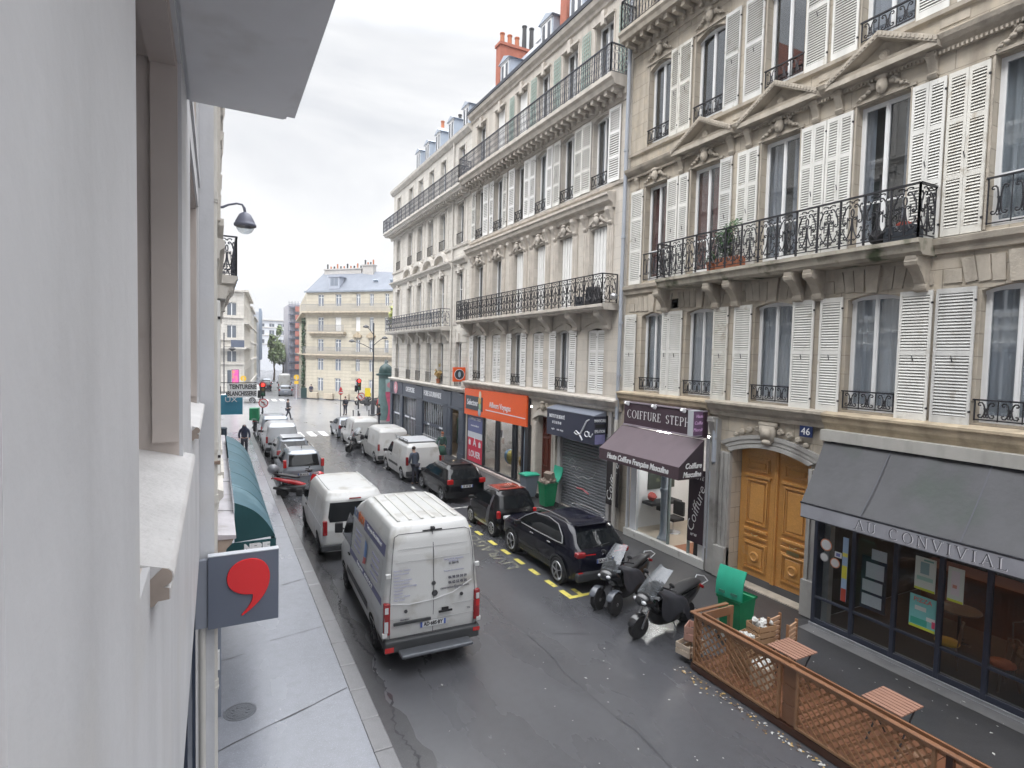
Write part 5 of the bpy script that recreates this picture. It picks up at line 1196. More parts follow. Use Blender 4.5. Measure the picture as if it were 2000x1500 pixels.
# garden wall with ivy between, far trees
def leaf_crown(mb, c, r, n, size, flat=1., seed=1):
    rr = random.Random(seed); cl = [(Vector((rr.gauss(0, .45)*r[0], rr.gauss(0, .45)*r[1], rr.gauss(0, .42)*r[2])), rr.uniform(.28, .5)) for _ in range(14)]
    for i in range(n):
        o, q = cl[i % 14]; d = Vector((rr.gauss(0, 1), rr.gauss(0, 1), rr.gauss(0, 1))).normalized()*q*rr.random()**.4
        p = Vector(c)+o+Vector((d.x*r[0], d.y*r[1], d.z*r[2])); s = size*rr.uniform(.6, 1.4)
        a = Vector((rr.gauss(0, 1), rr.gauss(0, 1), rr.gauss(0, 1))).normalized(); b_ = a.orthogonal().normalized()
        mb.face([p+a*s, p+b_*s*.6, p-a*s, p-b_*s*.6], rr.choice((0, 0, 1, 2)))
def tree(x, y, h, r, label, cols, n=1500, size=.28, z0=None, seed=1):
    t = thing('tree', label, 'tree', (x, y, 0), world=True)
    mb = MB(); z0 = z0 or h*.35; mb.tube([(x, y, 0), (x+.1, y, z0*.6), (x-.05, y, z0), (x+.1, y, h*.7)], [.22, .17, .13, .05], 8)
    for k in range(6): a = k*1.1; mb.tube([(x, y, z0*(.8+.1*k)), (x+r*.5*math.cos(a), y+r*.5*math.sin(a), z0+(h-z0)*.35), (x+r*.8*math.cos(a), y+r*.8*math.sin(a), z0+(h-z0)*(.5+.06*k))], [.08, .05, .02], 5)
    mb.build('trunk', mat('tree bark', (.10, .08, .06), .9, var=.4), t)
    mb = MB(); leaf_crown(mb, (x, y, (z0+h)/2+.3), (r, r, (h-z0)/2*1.1), n, size, seed=seed); mb.build('crown', [mat('leaf '+str(c), c, .6) for c in cols], t, weld=False)
G = [(.12, .17, .07), (.17, .22, .09), (.08, .11, .05)]
tree(10.9, 128, 9.0, 1.6, 'green street tree beside the far left row', G, 1000, .34, seed=4); tree(14.8, 150, 8.4, 2.4, 'low pale green tree before the far white block', [(.22, .27, .12), (.28, .32, .16), (.16, .2, .09)], 1000, .36, seed=6)
AU = [(.26, .28, .06), (.32, .33, .09), (.18, .22, .06)]
tree(19.0, 63.5, 12.2, 1.7, 'tree with yellow autumn leaves at the corner of the pale building', AU, 700, .22, z0=6.0, seed=9)
tree(27.5, 84, 19.4, 2.6, 'dark treetop showing above the far slate roof', [(.06, .09, .04), (.09, .12, .05), (.04, .06, .03)], 1200, .3, z0=9, seed=12)
# ivy creeping on the left side of the yellow building
mb = MB(); rr = random.Random(3)
for i in range(900):
    z = rr.uniform(0, 10.5); u = .3+rr.gauss(0, .35)+.25*math.sin(z*1.3); p = FYs(.6+u, .12+rr.random()*.4, z); s = rr.uniform(.10, .22)
    a = Vector((rr.gauss(0, 1), rr.gauss(0, 1), rr.gauss(0, 1))).normalized(); b_ = a.orthogonal().normalized(); mb.face([p+a*s, p+b_*s*.6, p-a*s, p-b_*s*.6])
tag(mb.build('climbing_ivy', mat('dark ivy', (.04, .08, .04), .6), weld=False), 'dark climbing plant on the left edge of the yellowish corner building', 'plant')
mb = MB(); mb.prism([(9.0, 77.9), (9.4, 77.2), (10.6, 77.4), (17.9, 69.6), (24, 63), (24.6, 64), (11.2, 79), (14, 120), (12.6, 120), (9.2, 79.2)], 2, 0, .12); struct('pavement', mb, pave)
mb = MB(); mb.prism([(-12, 76.5), (4.2, 76.5), (4.9, 78), (10, 150), (8.7, 150), (3.4, 79.4), (-12, 79.4)], 2, 0, .12); struct('pavement', mb, pave)
# ================================================================ SHOPFRONTS
XL = (0, -1, 0); UP = (0, 0, 1)      # lettering on the right-hand facades runs towards the camera
def ltr(name, s, size, X, y, z, m, par, **k): return text(name, s, size, (X, y, z), XL, UP, m, par, **k)
nav = mat('dark navy shopfront paint', (.028, .034, .055), .38, var=.15, vs=4)
# ---- restaurant
rs = thing('restaurant_front', 'dark navy glazed restaurant front with posters, right of the oak door', 'shopfront', (12.1, 4, .15), world=True)
mb = MB(FR); PX = [8.03, 7.17, 6.33, 5.52, 4.77, 4.0, 3.2, 2.4, 1.6, .8, 0, -.8, -1.6, -2.4, -3.2, -4]
for y in PX: mb.box((y-.04, .34, .2), (y+.04, .43, 3.3))
mb.box((8.0, .0, .2), (8.07, .34, 3.3)); mb.box((-4, .36, .2), (8.0, .42, .32)); mb.box((-4, .365, .78), (8.0, .415, .84)); mb.box((-4, .30, 2.85), (8.0, .43, 3.4))
mb.build('frame', nav, rs, bevel=.004, seg=1)
mb = MB(FR); mb.box((-4, .05, .121), (8.1, .45, .20)); mb.box((-4, .43, .19), (8.1, .46, .205)); mb.build('sill_strip', mat('pale sill strip', (.38, .39, .41), .5, var=.4, vs=6), rs)
mb = MB(FR); mb.box((-4, .20, .122), (8.12, .78, .128)); mb.build('cement_apron', mat('pale cement apron', (.17, .17, .175), .6, var=.5, vs=3), rs)
for a, b in zip(PX[1:], PX): mb = MB(FR); mb.box((a+.04, .385, .32), (b-.04, .39, 2.85)); mb.build('glass_pane', M['glass_s'], rs)
mb = MB(FR); mb.box((-4, .0, 3.35), (8.10, .16, 4.5)); mb.build('awning_housing', nav, rs)
mb = MB(FR); mb.box((-4, -7.5, .15), (8.1, .35, .17)); mb.build('restaurant_floor', mat('brown tile floor', (.09, .065, .05), .35, var=.4, vs=2), rs)
mb = MB(FR); mb.face([(-4, -5.5, .2), (8.1, -5.5, .2), (8.1, -5.5, 3.6), (-4, -5.5, 3.6)]); mb.face([(8.09, -5.5, .2), (8.09, .0, .2), (8.09, 0, 3.6), (8.09, -5.5, 3.6)]); mb.face([(-4, -5.5, 3.5), (8.1, -5.5, 3.5), (8.1, .3, 3.5), (-4, .3, 3.5)])
for k in range(14): mb.box((7.9-.9*k, -5.48, .2), (7.84-.9*k, -5.44, 3.4))
mb.build('dining_room_walls', mat('dark wood panelling', (.045, .033, .026), .6, var=.5, vs=1.5), rs)
mb = MB(FR); mb.box((3.6, -3.4, .17), (7.4, -2.8, 1.25)); mb.box((3.5, -3.5, 1.25), (7.5, -2.7, 1.32)); mb.build('bar_counter', mat('mahogany bar', (.18, .07, .04), .35, var=.3), rs)
wood = mat('dark table wood', (.20, .12, .08), .4, var=.4, vs=3)
def cafe_table(x, y, label, r=.38, z=.17, rnd_=True):
    t = thing('cafe_table', label, 'table', (x, y, z)); mb = MB()
    if rnd_: mb.lathe([(r, .70), (r, .735), (0, .735)], (0, 0, 0), 20)
    else: mb.box((-r, -r, .70), (r, r, .735))
    mb.build('tabletop', wood, t, bevel=.006, seg=1)
    mb = MB(); mb.cyl((0, 0, .02), (0, 0, .7), .03, 8); mb.build('pedestal', M['iron'], t); mb = MB(); mb.box((-.22, -.03, 0), (.22, .03, .03)); mb.box((-.03, -.22, 0), (.03, .22, .031)); mb.build('table_foot', M['iron'], t)
def cafe_chair(x, y, rz, col, label, z=.17, h=.46):
    t = thing('cafe_chair', label, 'chair', (x, y, z), rz, group='chairs inside the restaurant'); mb = MB(); mb.lathe([(.20, h-.04), (.215, h-.02), (.20, h+.02), (0, h+.03)], (0, 0, 0), 16); mb.build('seat', mat('seat '+label[:12], col, .5), t, smooth=True)
    for sx_, sy_ in ((1, 1), (-1, 1), (1, -1), (-1, -1)): mb = MB(); mb.bar((.13*sx_, .13*sy_, h-.03), (.19*sx_, .19*sy_, 0), .03); mb.build('leg', wood, t)
    mb = MB(); mb.tube([(-.17, -.17, h), (-.19, -.22, h+.40), (0, -.25, h+.46), (.19, -.22, h+.40), (.17, -.17, h)], .014, 6); mb.bar((0, -.19, h), (0, -.245, h+.45), .05, .012); mb.build('backrest', wood, t)
cafe_table(13.2, 4.3, 'round dark table just inside the glass at the right edge', .42); cafe_table(14.2, 6.1, 'small dark table deep in the restaurant behind the posters'); cafe_table(13.9, 2.6, 'dark table inside the glass, mostly beyond the right edge')
cafe_chair(12.95, 5.75, .4, (.62, .36, .04), 'round mustard yellow seat inside the restaurant window'); cafe_chair(12.95, 4.85, 1.0, (.50, .14, .07), 'orange red seat beside the round dark table inside the glass'); cafe_chair(14.0, 4.9, 2, (.12, .06, .04), 'dark brown seat deeper inside behind the round table')
cafe_table(14.9, 3.6, 'square wooden table at the back of the room under the slatted light', .5, rnd_=False)
for x, y in ((13.6, 5.0), (13.7, 3.1)):
    t = thing('pendant_lamp', 'copper pendant lamp behind the restaurant glass, '+('left one' if y > 4 else 'right one'), 'lamp', (x, y, 3.5), group='copper pendant lamps'); mb = MB(); mb.cyl((0, 0, 0), (0, 0, -.75), .008, 6); mb.build('cord', M['black'], t)
    mb = MB(); mb.lathe([(.04, -.72), (.14, -.78), (.36, -.95), (.37, -.97)], (0, 0, 0), 20, capb=False); mb.build('lamp_shade', mat('copper lamp', (.50, .20, .10), .3, metal=.8), t, smooth=True)
    mb = MB(); mb.lathe([(.0, -.84), (.05, -.88), (.0, -.95)], (0, 0, 0), 10, capb=False); mb.build('bulb', mat('warm bulb', (1., .62, .30), emit=3.), t)
def poster(y0, y1, z0, z1, label, bands, d=.392, cat='poster', txt=None):
    t = thing('poster', label, cat, (12.5-d, (y0+y1)/2, z0), world=True)
    mb = MB(FR); mb.box((y0, d, z0), (y1, d+.008, z1)); mb.build('sheet', mat('poster '+label[:18], bands[0][2], .5), t)
    for k, (a, b, c, u0, u1) in enumerate([(q[0], q[1], q[2], *(q[3:] or (0, 1))) for q in bands[1:]]):
        mb = MB(FR); mb.box((y0+(y1-y0)*u0+.004, d+.009+.0005*k, z0+(z1-z0)*a), (y0+(y1-y0)*u1-.004, d+.010+.0005*k, z0+(z1-z0)*b)); mb.build('printed_band', mat('ink %.2f %.2f %.2f' % c, c, .5), t)
    if txt: ltr('poster_text', txt[0], txt[1], 12.5-d-.013, (y0+y1)/2, z0+(z1-z0)*txt[2], mat('poster ink', txt[3], .5), t, depth=.001)
LG, YG = (.55, .62, .58), (.50, .58, .05)
poster(5.62, 5.98, 1.78, 2.42, 'pale green and white poster taped inside the glass, left of its pair', [(0, 1, LG), (0, .07, YG), (.5, .86, (.22, .36, .38), .3, .75), (.3, .42, (.30, .50, .44), .1, .9), (.9, .95, (.16, .35, .30), .1, .6)])
poster(5.16, 5.42, 1.76, 2.40, 'pale green and white poster taped inside the glass, right of its pair', [(0, 1, LG), (0, .07, YG), (.2, .9, (.60, .58, .62), .25, .8), (.4, .5, (.5, .25, .2), .4, .7)])
poster(5.58, 6.04, 1.02, 1.66, 'turquoise poster with a yellow lower edge in the restaurant window', [(0, 1, (.18, .50, .50)), (0, .08, YG), (.10, .3, (.05, .34, .27), .3, .95), (.3, .42, (.60, .62, .62), .0, .35), (.55, .68, (.55, .62, .60), .35, .8), (.14, .34, (.6, .08, .16), .0, .14)], txt=('PIZZA', .12, .86, (.7, .12, .1)))
t = thing('menu_board', 'dark board with four white menu sheets behind the glass', 'menu board', (12.2, 6.7, 1), world=True)
mb = MB(FR); mb.box((6.52, .33, .98), (7.02, .37, 2.1)); mb.build('board', nav, t)
for z0_, z1_, a, b in ((2.06, 2.28, 6.52, 6.82), (1.66, 1.98, 6.56, 6.92), (1.36, 1.60, 6.58, 6.98), (1.06, 1.30, 6.58, 6.98)): mb = MB(FR); mb.box((a, .372, z0_), (b, .378, z1_)); mb.build('menu_sheet', M['white'], t); 
for y, z, r, c, l in ((7.80, 2.06, .135, (.62, .64, .66), 'large round white sticker with an orange rim'), (7.83, 1.77, .10, (.60, .60, .60), 'small round pale grey sticker'), (7.58, 1.72, .11, (.66, .60, .58), 'small round cream sticker with a red rim')):
    t = thing('window_sticker', l+' on the left restaurant pane', 'sticker', (12.09, y, z), world=True)
    mb = MB(FR); mb.lathe([(r, 0), (r, .004), (0, .004)], (y, .392, z), 20, axis='Y'); mb.build('disc', mat('sticker rim %.2f' % r, (.55, .22, .12) if r > .105 or r == .11 else (.3, .3, .32), .5), t)
    mb = MB(FR); mb.lathe([(r*.82, .004), (r*.82, .006), (0, .006)], (y, .392, z), 20, axis='Y'); mb.build('disc_face', mat('sticker '+l[:12], c, .5), t)
poster(7.30, 7.42, .95, 2.35, 'narrow blue and yellow strip hanging beside the second restaurant post', [(0, 1, (.30, .42, .60)), (0, .2, (.35, .05, .03)), (.36, .56, (.62, .58, .06)), (.7, .76, (.65, .6, .1))])
poster(7.44, 7.60, 1.86, 1.98, 'small white and blue card on the left restaurant pane', [(0, 1, (.6, .62, .66)), (.2, .8, (.12, .14, .35), .2, .8)], d=.385, cat='card')
# ---- grey awning over the restaurant
aw = thing('awning', 'big weathered grey awning lettered above the restaurant windows', 'awning', (11.8, 4, 3), world=True)
gr = mat('weathered grey canvas', (.050, .051, .058), .5, var=.5, vs=.9, streak=.45, dirt=(.024, .036, .030), ds=.9, dth=.52, bump=.15, bs=9)
mb = MB(); nn = 34; ya, yb = 8.05, -4.
mb.grid([[(12.28+(11.27-12.28)*k/8, ya+(yb-ya)*i/nn-(.18*k/8 if i == 0 else 0), 4.46+(3.10-4.46)*k/8-.045*math.sin(PI*k/8)*(1+.8*math.sin(i*1.9))-.014*math.sin(i*2.7+k*.6)) for k in range(9)] for i in range(nn+1)]); mb.build('canopy', gr, aw, smooth=True)
mb = MB()
for y in (6.6, 4.9, 3.2, 1.5, -.2, -1.9): mb.grid([[(12.28+(11.27-12.28)*k/8, y+dy, 4.47+(3.10-4.46)*k/8-.035*math.sin(PI*k/8)+.004) for k in range(9)] for dy in (-.012, .012)])
mb.build('seams', mat('canvas seam', (.062, .065, .08), .6), aw)
mb = MB(); mb.box((12.14, -4, 4.38), (12.45, 8.1, 4.62)); mb.build('awning_box', mat('dirty cream awning box', (.45, .44, .41), .6, var=.3, vs=3, streak=.5), aw)
mb = MB(); mb.box((11.245, -4, 2.80), (11.262, 7.86, 3.08)); mb.build('valance', mat('silver grey valance', (.34, .35, .39), .5, var=.35, vs=2.5), aw)
mb = MB(); mb.bar((11.26, -4, 3.095), (11.26, 7.88, 3.095), .035); mb.bar((11.26, -4, 2.79), (11.26, 7.86, 2.79), .022); mb.build('front_bar', mat('dark bar', (.03, .032, .04), .5), aw)
mb = MB()
for y in (7.5, 5, 2.5, 0): mb.bar((12.15, y, 3.5), (11.3, y, 3.12), .03)
mb.build('support_arm', M['iron'], aw)
roman('lettering', 'AU CONVIVIAL', .20, (11.2455, 6.66, 2.838), XL, UP, mat('white letter edge', (.75, .76, .80), .5), aw, track=.34, sx=1.06, depth=.003)
roman('lettering', 'AU CONVIVIAL', .20, (11.242, 6.672, 2.845), XL, UP, mat('dark letter', (.06, .06, .075), .5), aw, track=.34, sx=1.06, wt=.72, depth=.003)
# ---- hairdresser
pur = mat('aubergine board', (.060, .035, .050), .45, var=.2, vs=2); mauve = mat('faded mauve canvas', (.125, .092, .108), .6, var=.25, vs=1, streak=.2); mauved = mat('mauve valance', (.085, .055, .068), .6, var=.2, vs=2)
hs = thing('hairdresser_front', 'white framed hairdresser shopfront under the mauve awning', 'shopfront', (12.4, 13.4, .15), world=True)
mb = MB(FR); mb.box((11.6, -.05, .12), (15.2, .12, .36)); mb.build('white_base', mat('chipped white base', (.62, .62, .60), .6, dirt=(.35, .33, .31), ds=4, dth=.6), hs)
ww = mat('pale shop white', (.66, .68, .72), .5, var=.1); wg = mat('pale green grey metal', (.24, .30, .29), .4)
for a_, b_ in (((14.72, -.12, .36), (15.02, .02, 3.9)), ((11.62, -.02, .36), (11.72, .06, 3.9)), ((15.08, -.02, .36), (15.16, .08, 3.9))): mb = MB(FR); mb.box(a_, b_); mb.build('white_pillar', ww, hs, bevel=.01, seg=1)
mb = MB(FR); mb.box((13.15, -.05, .3), (13.22, .02, 3.8)); mb.box((12.3, -.05, .3), (12.36, .02, 3.8)); mb.build('door_post', wg, hs)
mb = MB(FR); mb.lathe([(.20, 0), (.20, .06), (.15, .12), (.12, .25), (.12, 1.5), (.16, 1.58), (.16, 1.66), (.13, 1.7), (.12, 2.4)], (13.75, -.35, .30), 16); mb.build('column', mat('blue white column', (.42, .46, .52), .5), hs, smooth=False, auto=35)
mb = MB(FR); mb.box((13.24, -.02, .36), (14.7, -.012, 3.8)); mb.build('glass_pane', glass('salon glass', refl=.0, trans=.98), hs)
mb = MB(FR); mb.face([(11.7, -3.6, .2), (15.1, -3.6, .2), (15.1, -3.6, 4), (11.7, -3.6, 4)]); mb.face([(15.09, -3.6, .2), (15.09, -.1, .2), (15.09, -.1, 4), (15.09, -3.6, 4)]); mb.face([(11.63, -3.6, .2), (11.63, -.1, .2), (11.63, -.1, 4), (11.63, -3.6, 4)]); mb.build('salon_walls', mat('white salon wall', (.72, .72, .73), .6), hs)
mb = MB(FR); mb.box((11.6, -3.6, .16), (15.1, -.05, .30)); mb.build('salon_floor', mat('beige salon floor', (.42, .36, .29), .35, var=.2), hs)
mb = MB(FR); mb.box((11.7, -1.6, .302), (13.1, -.06, .31)); mb.build('door_mat', mat('terracotta mat', (.30, .13, .07), .8, var=.3), hs)
mb = MB(FR); mb.box((14.0, -3.55, 1.7), (14.5, -3.5, 2.8)); mb.box((12.2, -3.55, 1.3), (12.9, -3.5, 3.0)); mb.build('mirror', mat('dim mirror', (.10, .11, .10), .08, metal=.6), hs)
mb = MB(FR); mb.box((14.55, -1.9, 1.15), (15.06, -.55, 1.24)); mb.box((14.6, -1.3, .85), (15.06, -1.2, 1.15)); mb.build('shelf', M['black'], hs); mb = MB(FR); mb.box((15.05, -2.0, 1.6), (15.08, -.8, 2.75)); mb.build('dark_picture', mat('dark salon picture', (.05, .06, .05), .3, var=.8, vs=5, dirt=(.35, .36, .20), ds=2.2, dth=.62), hs)
mb = MB(FR); mb.blob((14.8, -.75, 1.42), (.16, .16, .14), 6, jit=.4); mb.build('flowers', mat('red flowers', (.40, .08, .07), .8), hs)
for x, y in ((14.0, 12.6), (13.7, 14.2)):
    t = thing('salon_chair', 'black salon chair inside the hairdresser, '+('near the door' if y < 13 else 'beside the shelf'), 'chair', (x, y, .30), group='black salon chairs')
    mb = MB(); mb.box((-.26, -.26, .42), (.26, .26, .54)); mb.build('seat', M['black'], t, bevel=.04); mb = MB(); mb.box((.18, -.24, .56), (.28, .24, 1.05)); mb.build('backrest', M['black'], t, bevel=.03); mb = MB(); mb.cyl((0, 0, .04), (0, 0, .42), .035, 8); mb.lathe([(.26, 0), (.24, .03), (0, .05)], (0, 0, 0), 16); mb.build('base', M['chrome'], t)
for y0_, y1_, d_, c, l, X0 in ((15.46, 16.15, .16, (.022, .018, .02), 'black', 0), (11.66, 12.26, .10, (.040, .024, .034), 'aubergine', 1)):
    t = thing('banner', l+' vertical banner lettered in white, '+('left of the hairdresser window' if not X0 else 'right of the hairdresser door'), 'banner', (12.4, y0_, 1), world=True)
    za, zb = (.95, 2.86) if not X0 else (.80, 2.95); mb = MB(FR); mb.box((y0_, d_, za), (y1_, d_+.012, zb)); mb.build('panel', mat(l+' banner', c, .5), t)
    X = 12.5-d_-.014; yc = (y0_+y1_)/2
    text('lettering', 'Coiffure', .40, (X, yc, 1.78), XL, UP, M['white'], t, rot=math.radians(72), shear=.3, sx=1.1, bold=-.004); text('lettering', 'HAUTE', .17, (X, yc, 2.72), XL, UP, M['white'], t, shear=.1); text('lettering', 'N°48', .11, (X, yc+.06, za+.22), XL, UP, M['white'], t, shear=.2)
t = thing('waste_bin', 'white and black bins standing inside the hairdresser entrance', 'bin', (12.45, 11.9, .30), world=True); mb = MB(FR); mb.box((11.75, -.35, .30), (12.05, -.1, .85)); mb.build('bin_body', M['white'], t, bevel=.02); mb = MB(FR); mb.cyl((12.2, -.25, .30), (12.2, -.25, .8), .11, 12); mb.build('dark_pot', M['plast'], t)
fb = thing('shop_fascia', 'aubergine fascia board with white capitals and three spotlights', 'sign', (12.2, 13.4, 3.9), world=True)
mb = MB(FR); mb.box((11.62, .12, 3.92), (15.12, .30, 4.66)); mb.build('board', pur, fb); mb = MB(FR); mb.box((11.6, .12, 4.66), (15.14, .33, 4.70)); mb.box((11.6, .30, 3.9), (15.14, .33, 3.95)); mb.build('board_trim', mat('lilac trim', (.30, .26, .30), .5), fb)
roman('lettering', 'COIFFURE STEPHA', .26, (12.185, 14.92, 4.17), XL, UP, M['white'], fb, track=.16, sx=.98, wt=1.1, depth=.01)
for y in (14.85, 13.55, 12.3): mb = MB(FR); mb.cbox((y, .42, 4.64), (.10, .16, .10), rx=.5); mb.bar((y, .3, 4.7), (y, .42, 4.68), .03); mb.build('spotlight', M['white'], fb, bevel=.02)
bx = thing('box_sign', 'small projecting box sign with lilac script beside the aubergine fascia', 'sign', (12.1, 11.8, 4), world=True)
mb = MB(); mb.box((11.84, 11.66, 3.98), (12.32, 11.86, 4.70)); mb.build('box', mat('light grey sign casing', (.45, .47, .50), .4), bx); mb = MB(); mb.box((11.86, 11.652, 4.0), (12.30, 11.66, 4.68)); mb.build('face', mat('violet sign face', (.16, .09, .17), .4), bx)
lil = mat('lilac letters', (.75, .50, .78), .5)
for k, s_ in enumerate(('Haute', 'Coiffure', 'Masculine')): text('lettering', s_, .135, (12.08, 11.65, 4.54-.19*k), (1, 0, 0), UP, lil, bx, shear=.25, sx=.85)
aw = thing('awning', 'mauve sloping awning with white italic lettering over the hairdresser', 'awning', (11.8, 13.4, 3), world=True)
mb = MB(); mb.grid([[(12.20+(11.28-12.20)*k/5, 15.2+(11.58-15.2)*i/16, 3.88+(3.16-3.88)*k/5-.02*math.sin(PI*k/5)*(1+.5*math.sin(i*1.3))) for k in range(6)] for i in range(17)]); mb.build('canopy', mauve, aw, smooth=True)
mb = MB(); mb.box((11.27, 11.56, 2.80), (11.285, 15.2, 3.16)); mb.build('valance', mauved, aw)
for y in (11.56, 15.2): mb = MB(); mb.prism([(12.2, 3.88), (11.28, 3.16), (11.28, 2.80), (12.2, 2.80)], 1, y, y+.012); mb.build('side_panel', mat('dark mauve side', (.045, .032, .042), .6), aw)
ltr('lettering', 'Haute Coiffure Française Masculine', .245, 11.262, 13.36, 2.975, M['white'], aw, shear=.28, sx=.80, bold=.008)
text('lettering', 'Coiffure', .215, (11.80, 11.545, 3.17), (1, 0, 0), UP, M['white'], aw, shear=.28, sx=.86, bold=.006); text('lettering', 'Masculine', .215, (11.76, 11.545, 2.93), (1, 0, 0), UP, M['white'], aw, shear=.28, sx=.80, bold=.006)
dp = thing('downpipe', 'short grey downpipe with white boxes between the mauve awning and the stone door frame', 'pipe', (12.3, 11.3, 3), world=True)
mb = MB(); mb.cyl((12.34, 11.32, 3.3), (12.34, 11.32, 4.5), .07, 10); mb.cyl((12.34, 11.32, 3.3), (12.42, 11.4, 3.2), .05, 8); mb.cyl((12.36, 11.45, .5), (12.36, 11.45, 3.0), .03, 8); mb.build('pipe', M['pipe_g'], dp, auto=40)
# ---- beauty shop with roller shutter
bs_ = thing('beauty_shop_front', 'shop with closed grey roller shutter between the brown door and the hairdresser', 'shopfront', (12.4, 18, .15), world=True)
mb = MB(FR); z = .16; k = 0
while z < 3.3: mb.prism([(-.10, z), (-.055, z+.02), (-.045, z+.075), (-.09, z+.10), (-.12, z+.108), (-.12, z)], 0, 16.30, 19.42); z += .115
mb.build('roller_shutter', mat('galvanised shutter', (.33, .345, .38), .38, metal=.5, var=.3, vs=1.5), bs_)
mb = MB(FR); mb.box((19.42, -.1, .15), (19.62, .06, 4.2)); mb.box((16.12, -.1, .15), (16.30, .06, 4.2)); mb.build('shutter_guides', mat('pale guide rail', (.42, .41, .41), .6, var=.3), bs_)
gf = mat('white graffiti', (.62, .62, .64), .6); q = MB(FR)
for pts in ([(18.9, 1.95), (18.7, 2.12), (18.45, 2.02), (18.6, 1.9)], [(18.8, 1.75), (18.5, 1.82), (18.35, 1.7), (18.2, 1.86), (17.9, 1.8)], [(17.95, 1.55), (17.6, 1.5), (17.3, 1.62), (17.1, 1.85)], [(18.5, 1.5), (18.2, 1.42), (18.0, 1.52)]): q.tube([(a, -.052, b) for a, b in pts], .012, 4)
q.build('graffiti', gf, bs_); q = MB(FR); q.tube([(18.3, -.052, 1.02), (17.9, -.052, 1.05), (17.5, -.052, .94)], .03, 4); q.build('red_graffiti', mat('faded red paint', (.45, .12, .14), .6), bs_)
fb = thing('shop_fascia', 'dark navy box fascia with script lettering above the roller shutter', 'sign', (12.0, 18, 3), world=True)
nv = mat('navy fascia', (.040, .045, .075), .35, var=.2)
mb = MB(); mb.prism([(12.5, 4.2), (12.12, 4.05), (11.98, 4.0), (11.98, 3.0), (12.06, 2.98), (12.5, 3.0)], 1, 16.5, 19.75) if 0 else mb.box((11.98, 16.5, 3.0), (12.5, 19.75, 4.02)); mb.build('box', nv, fb)
mb = MB(); mb.prism([(12.5, 4.2), (11.96, 4.05), (11.96, 4.02), (12.5, 4.02)], 1, 16.48, 19.77); mb.build('cap', mat('grey fascia cap', (.20, .22, .27), .5), fb)
mb = MB(); mb.box((12.02, 16.485, 3.02), (12.46, 16.498, 3.36)); mb.build('lilac_picture', mat('violet picture', (.28, .27, .50), .4, var=.6, vs=6), fb)
wl = mat('off white letters', (.68, .70, .74), .5)
ltr('lettering', 'INSTITUT DE BEAUTÉ', .19, 11.975, 19.0, 3.76, wl, fb, sx=.62, bold=.006); ltr('lettering', '01 73 60 70 40', .15, 11.975, 19.0, 3.52, wl, fb, sx=.72, bold=.004); ltr('lettering', 'ongles      soins  visage', .12, 11.975, 18.95, 3.26, wl, fb, sx=.8)
mb = MB(); X = 11.972
mb.tube([(X, 17.75-a, 3.0+b) for a, b in ((.95, .88), (.78, .80), (.62, .55), (.42, .30), (.18, .24), (.0, .30), (.12, .38), (.35, .28), (.55, .08))], [.02, .03, .035, .03, .025, .02, .02, .03, .035], 6)
mb.tube([(X, 17.75-.82-.13*math.cos(t*.7), 3.34+.10*math.sin(t*.7)) for t in range(10)], .022, 6); mb.tube([(X, 17.75-a, 3.0+b) for a, b in ((.96, .44), (.98, .28), (1.08, .26), (1.18, .40))], .022, 6); mb.build('script_letters', wl, fb)
text('lettering', 'MANUCURE', .15, (12.22, 16.48, 3.86), (1, 0, 0), UP, wl, fb, sx=.62, bold=.004); text('lettering', 'EPILATION', .15, (12.22, 16.48, 3.48), (1, 0, 0), UP, wl, fb, sx=.62, bold=.004)
mb = MB(); mb.box((12.03, 16.49, 3.6), (12.47, 16.497, 3.74)); mb.build('dark_band', M['black'], fb)
# ---- brown door between the shops
red = mat('brown red door paint', (.115, .028, .018), .4, var=.3, vs=3)
mb = MB(FR)
mb.box((20.05, -.30, .15), (21.35, -.25, 3.55)); 
for a, b in ((20.1, 20.68), (20.72, 21.3)):
    for z0_, z1_ in ((.35, 1.15), (1.35, 2.6), (2.75, 3.4)):
        mb.box((a+.08, -.25, z0_), (a+.12, -.20, z1_)); mb.box((b-.12, -.25, z0_), (b-.08, -.20, z1_)); mb.box((a+.12, -.25, z0_), (b-.12, -.20, z0_+.04)); mb.box((a+.12, -.25, z1_-.04), (b-.12, -.20, z1_))
mb.build('entrance_door', red, bC)
mb = MB(FR)
for s, y in ((-1, 20.05), (1, 21.35)): mb.box((y+s*.0, 0, .15), (y+s*.30, .10, 3.3)); mb.box((y+s*.06, .10, .6), (y+s*.12, .13, 3.2))
n = 10
for i in range(n): 
    f = lambda k: (20.7+(2*k/n-1)*.95, 3.55+.28*(1-(2*k/n-1)**2)); a, b = f(i), f(i+1)
    mb.prism([(a[0], a[1]-.2), (b[0], b[1]-.2), (b[0], b[1]), (a[0], a[1])], 1, 0, .14)
mb.build('door_surround', M['trim_m'], bC)
mb = MB(FR); cartouche(mb, 20.7, 4.0, 1.0, .1); mb.build('carved_mask', M['trim_b'], bC, smooth=True)
mb = MB(FR); mb.face([(15.6, -1.5, .1), (22, -1.5, .1), (22, -1.5, 4.3), (15.6, -1.5, 4.3)]); mb.box((15.62, -8, 4.38), (44.5, -.5, 4.42)); mb.build('dark_backing', M['room'], bC)
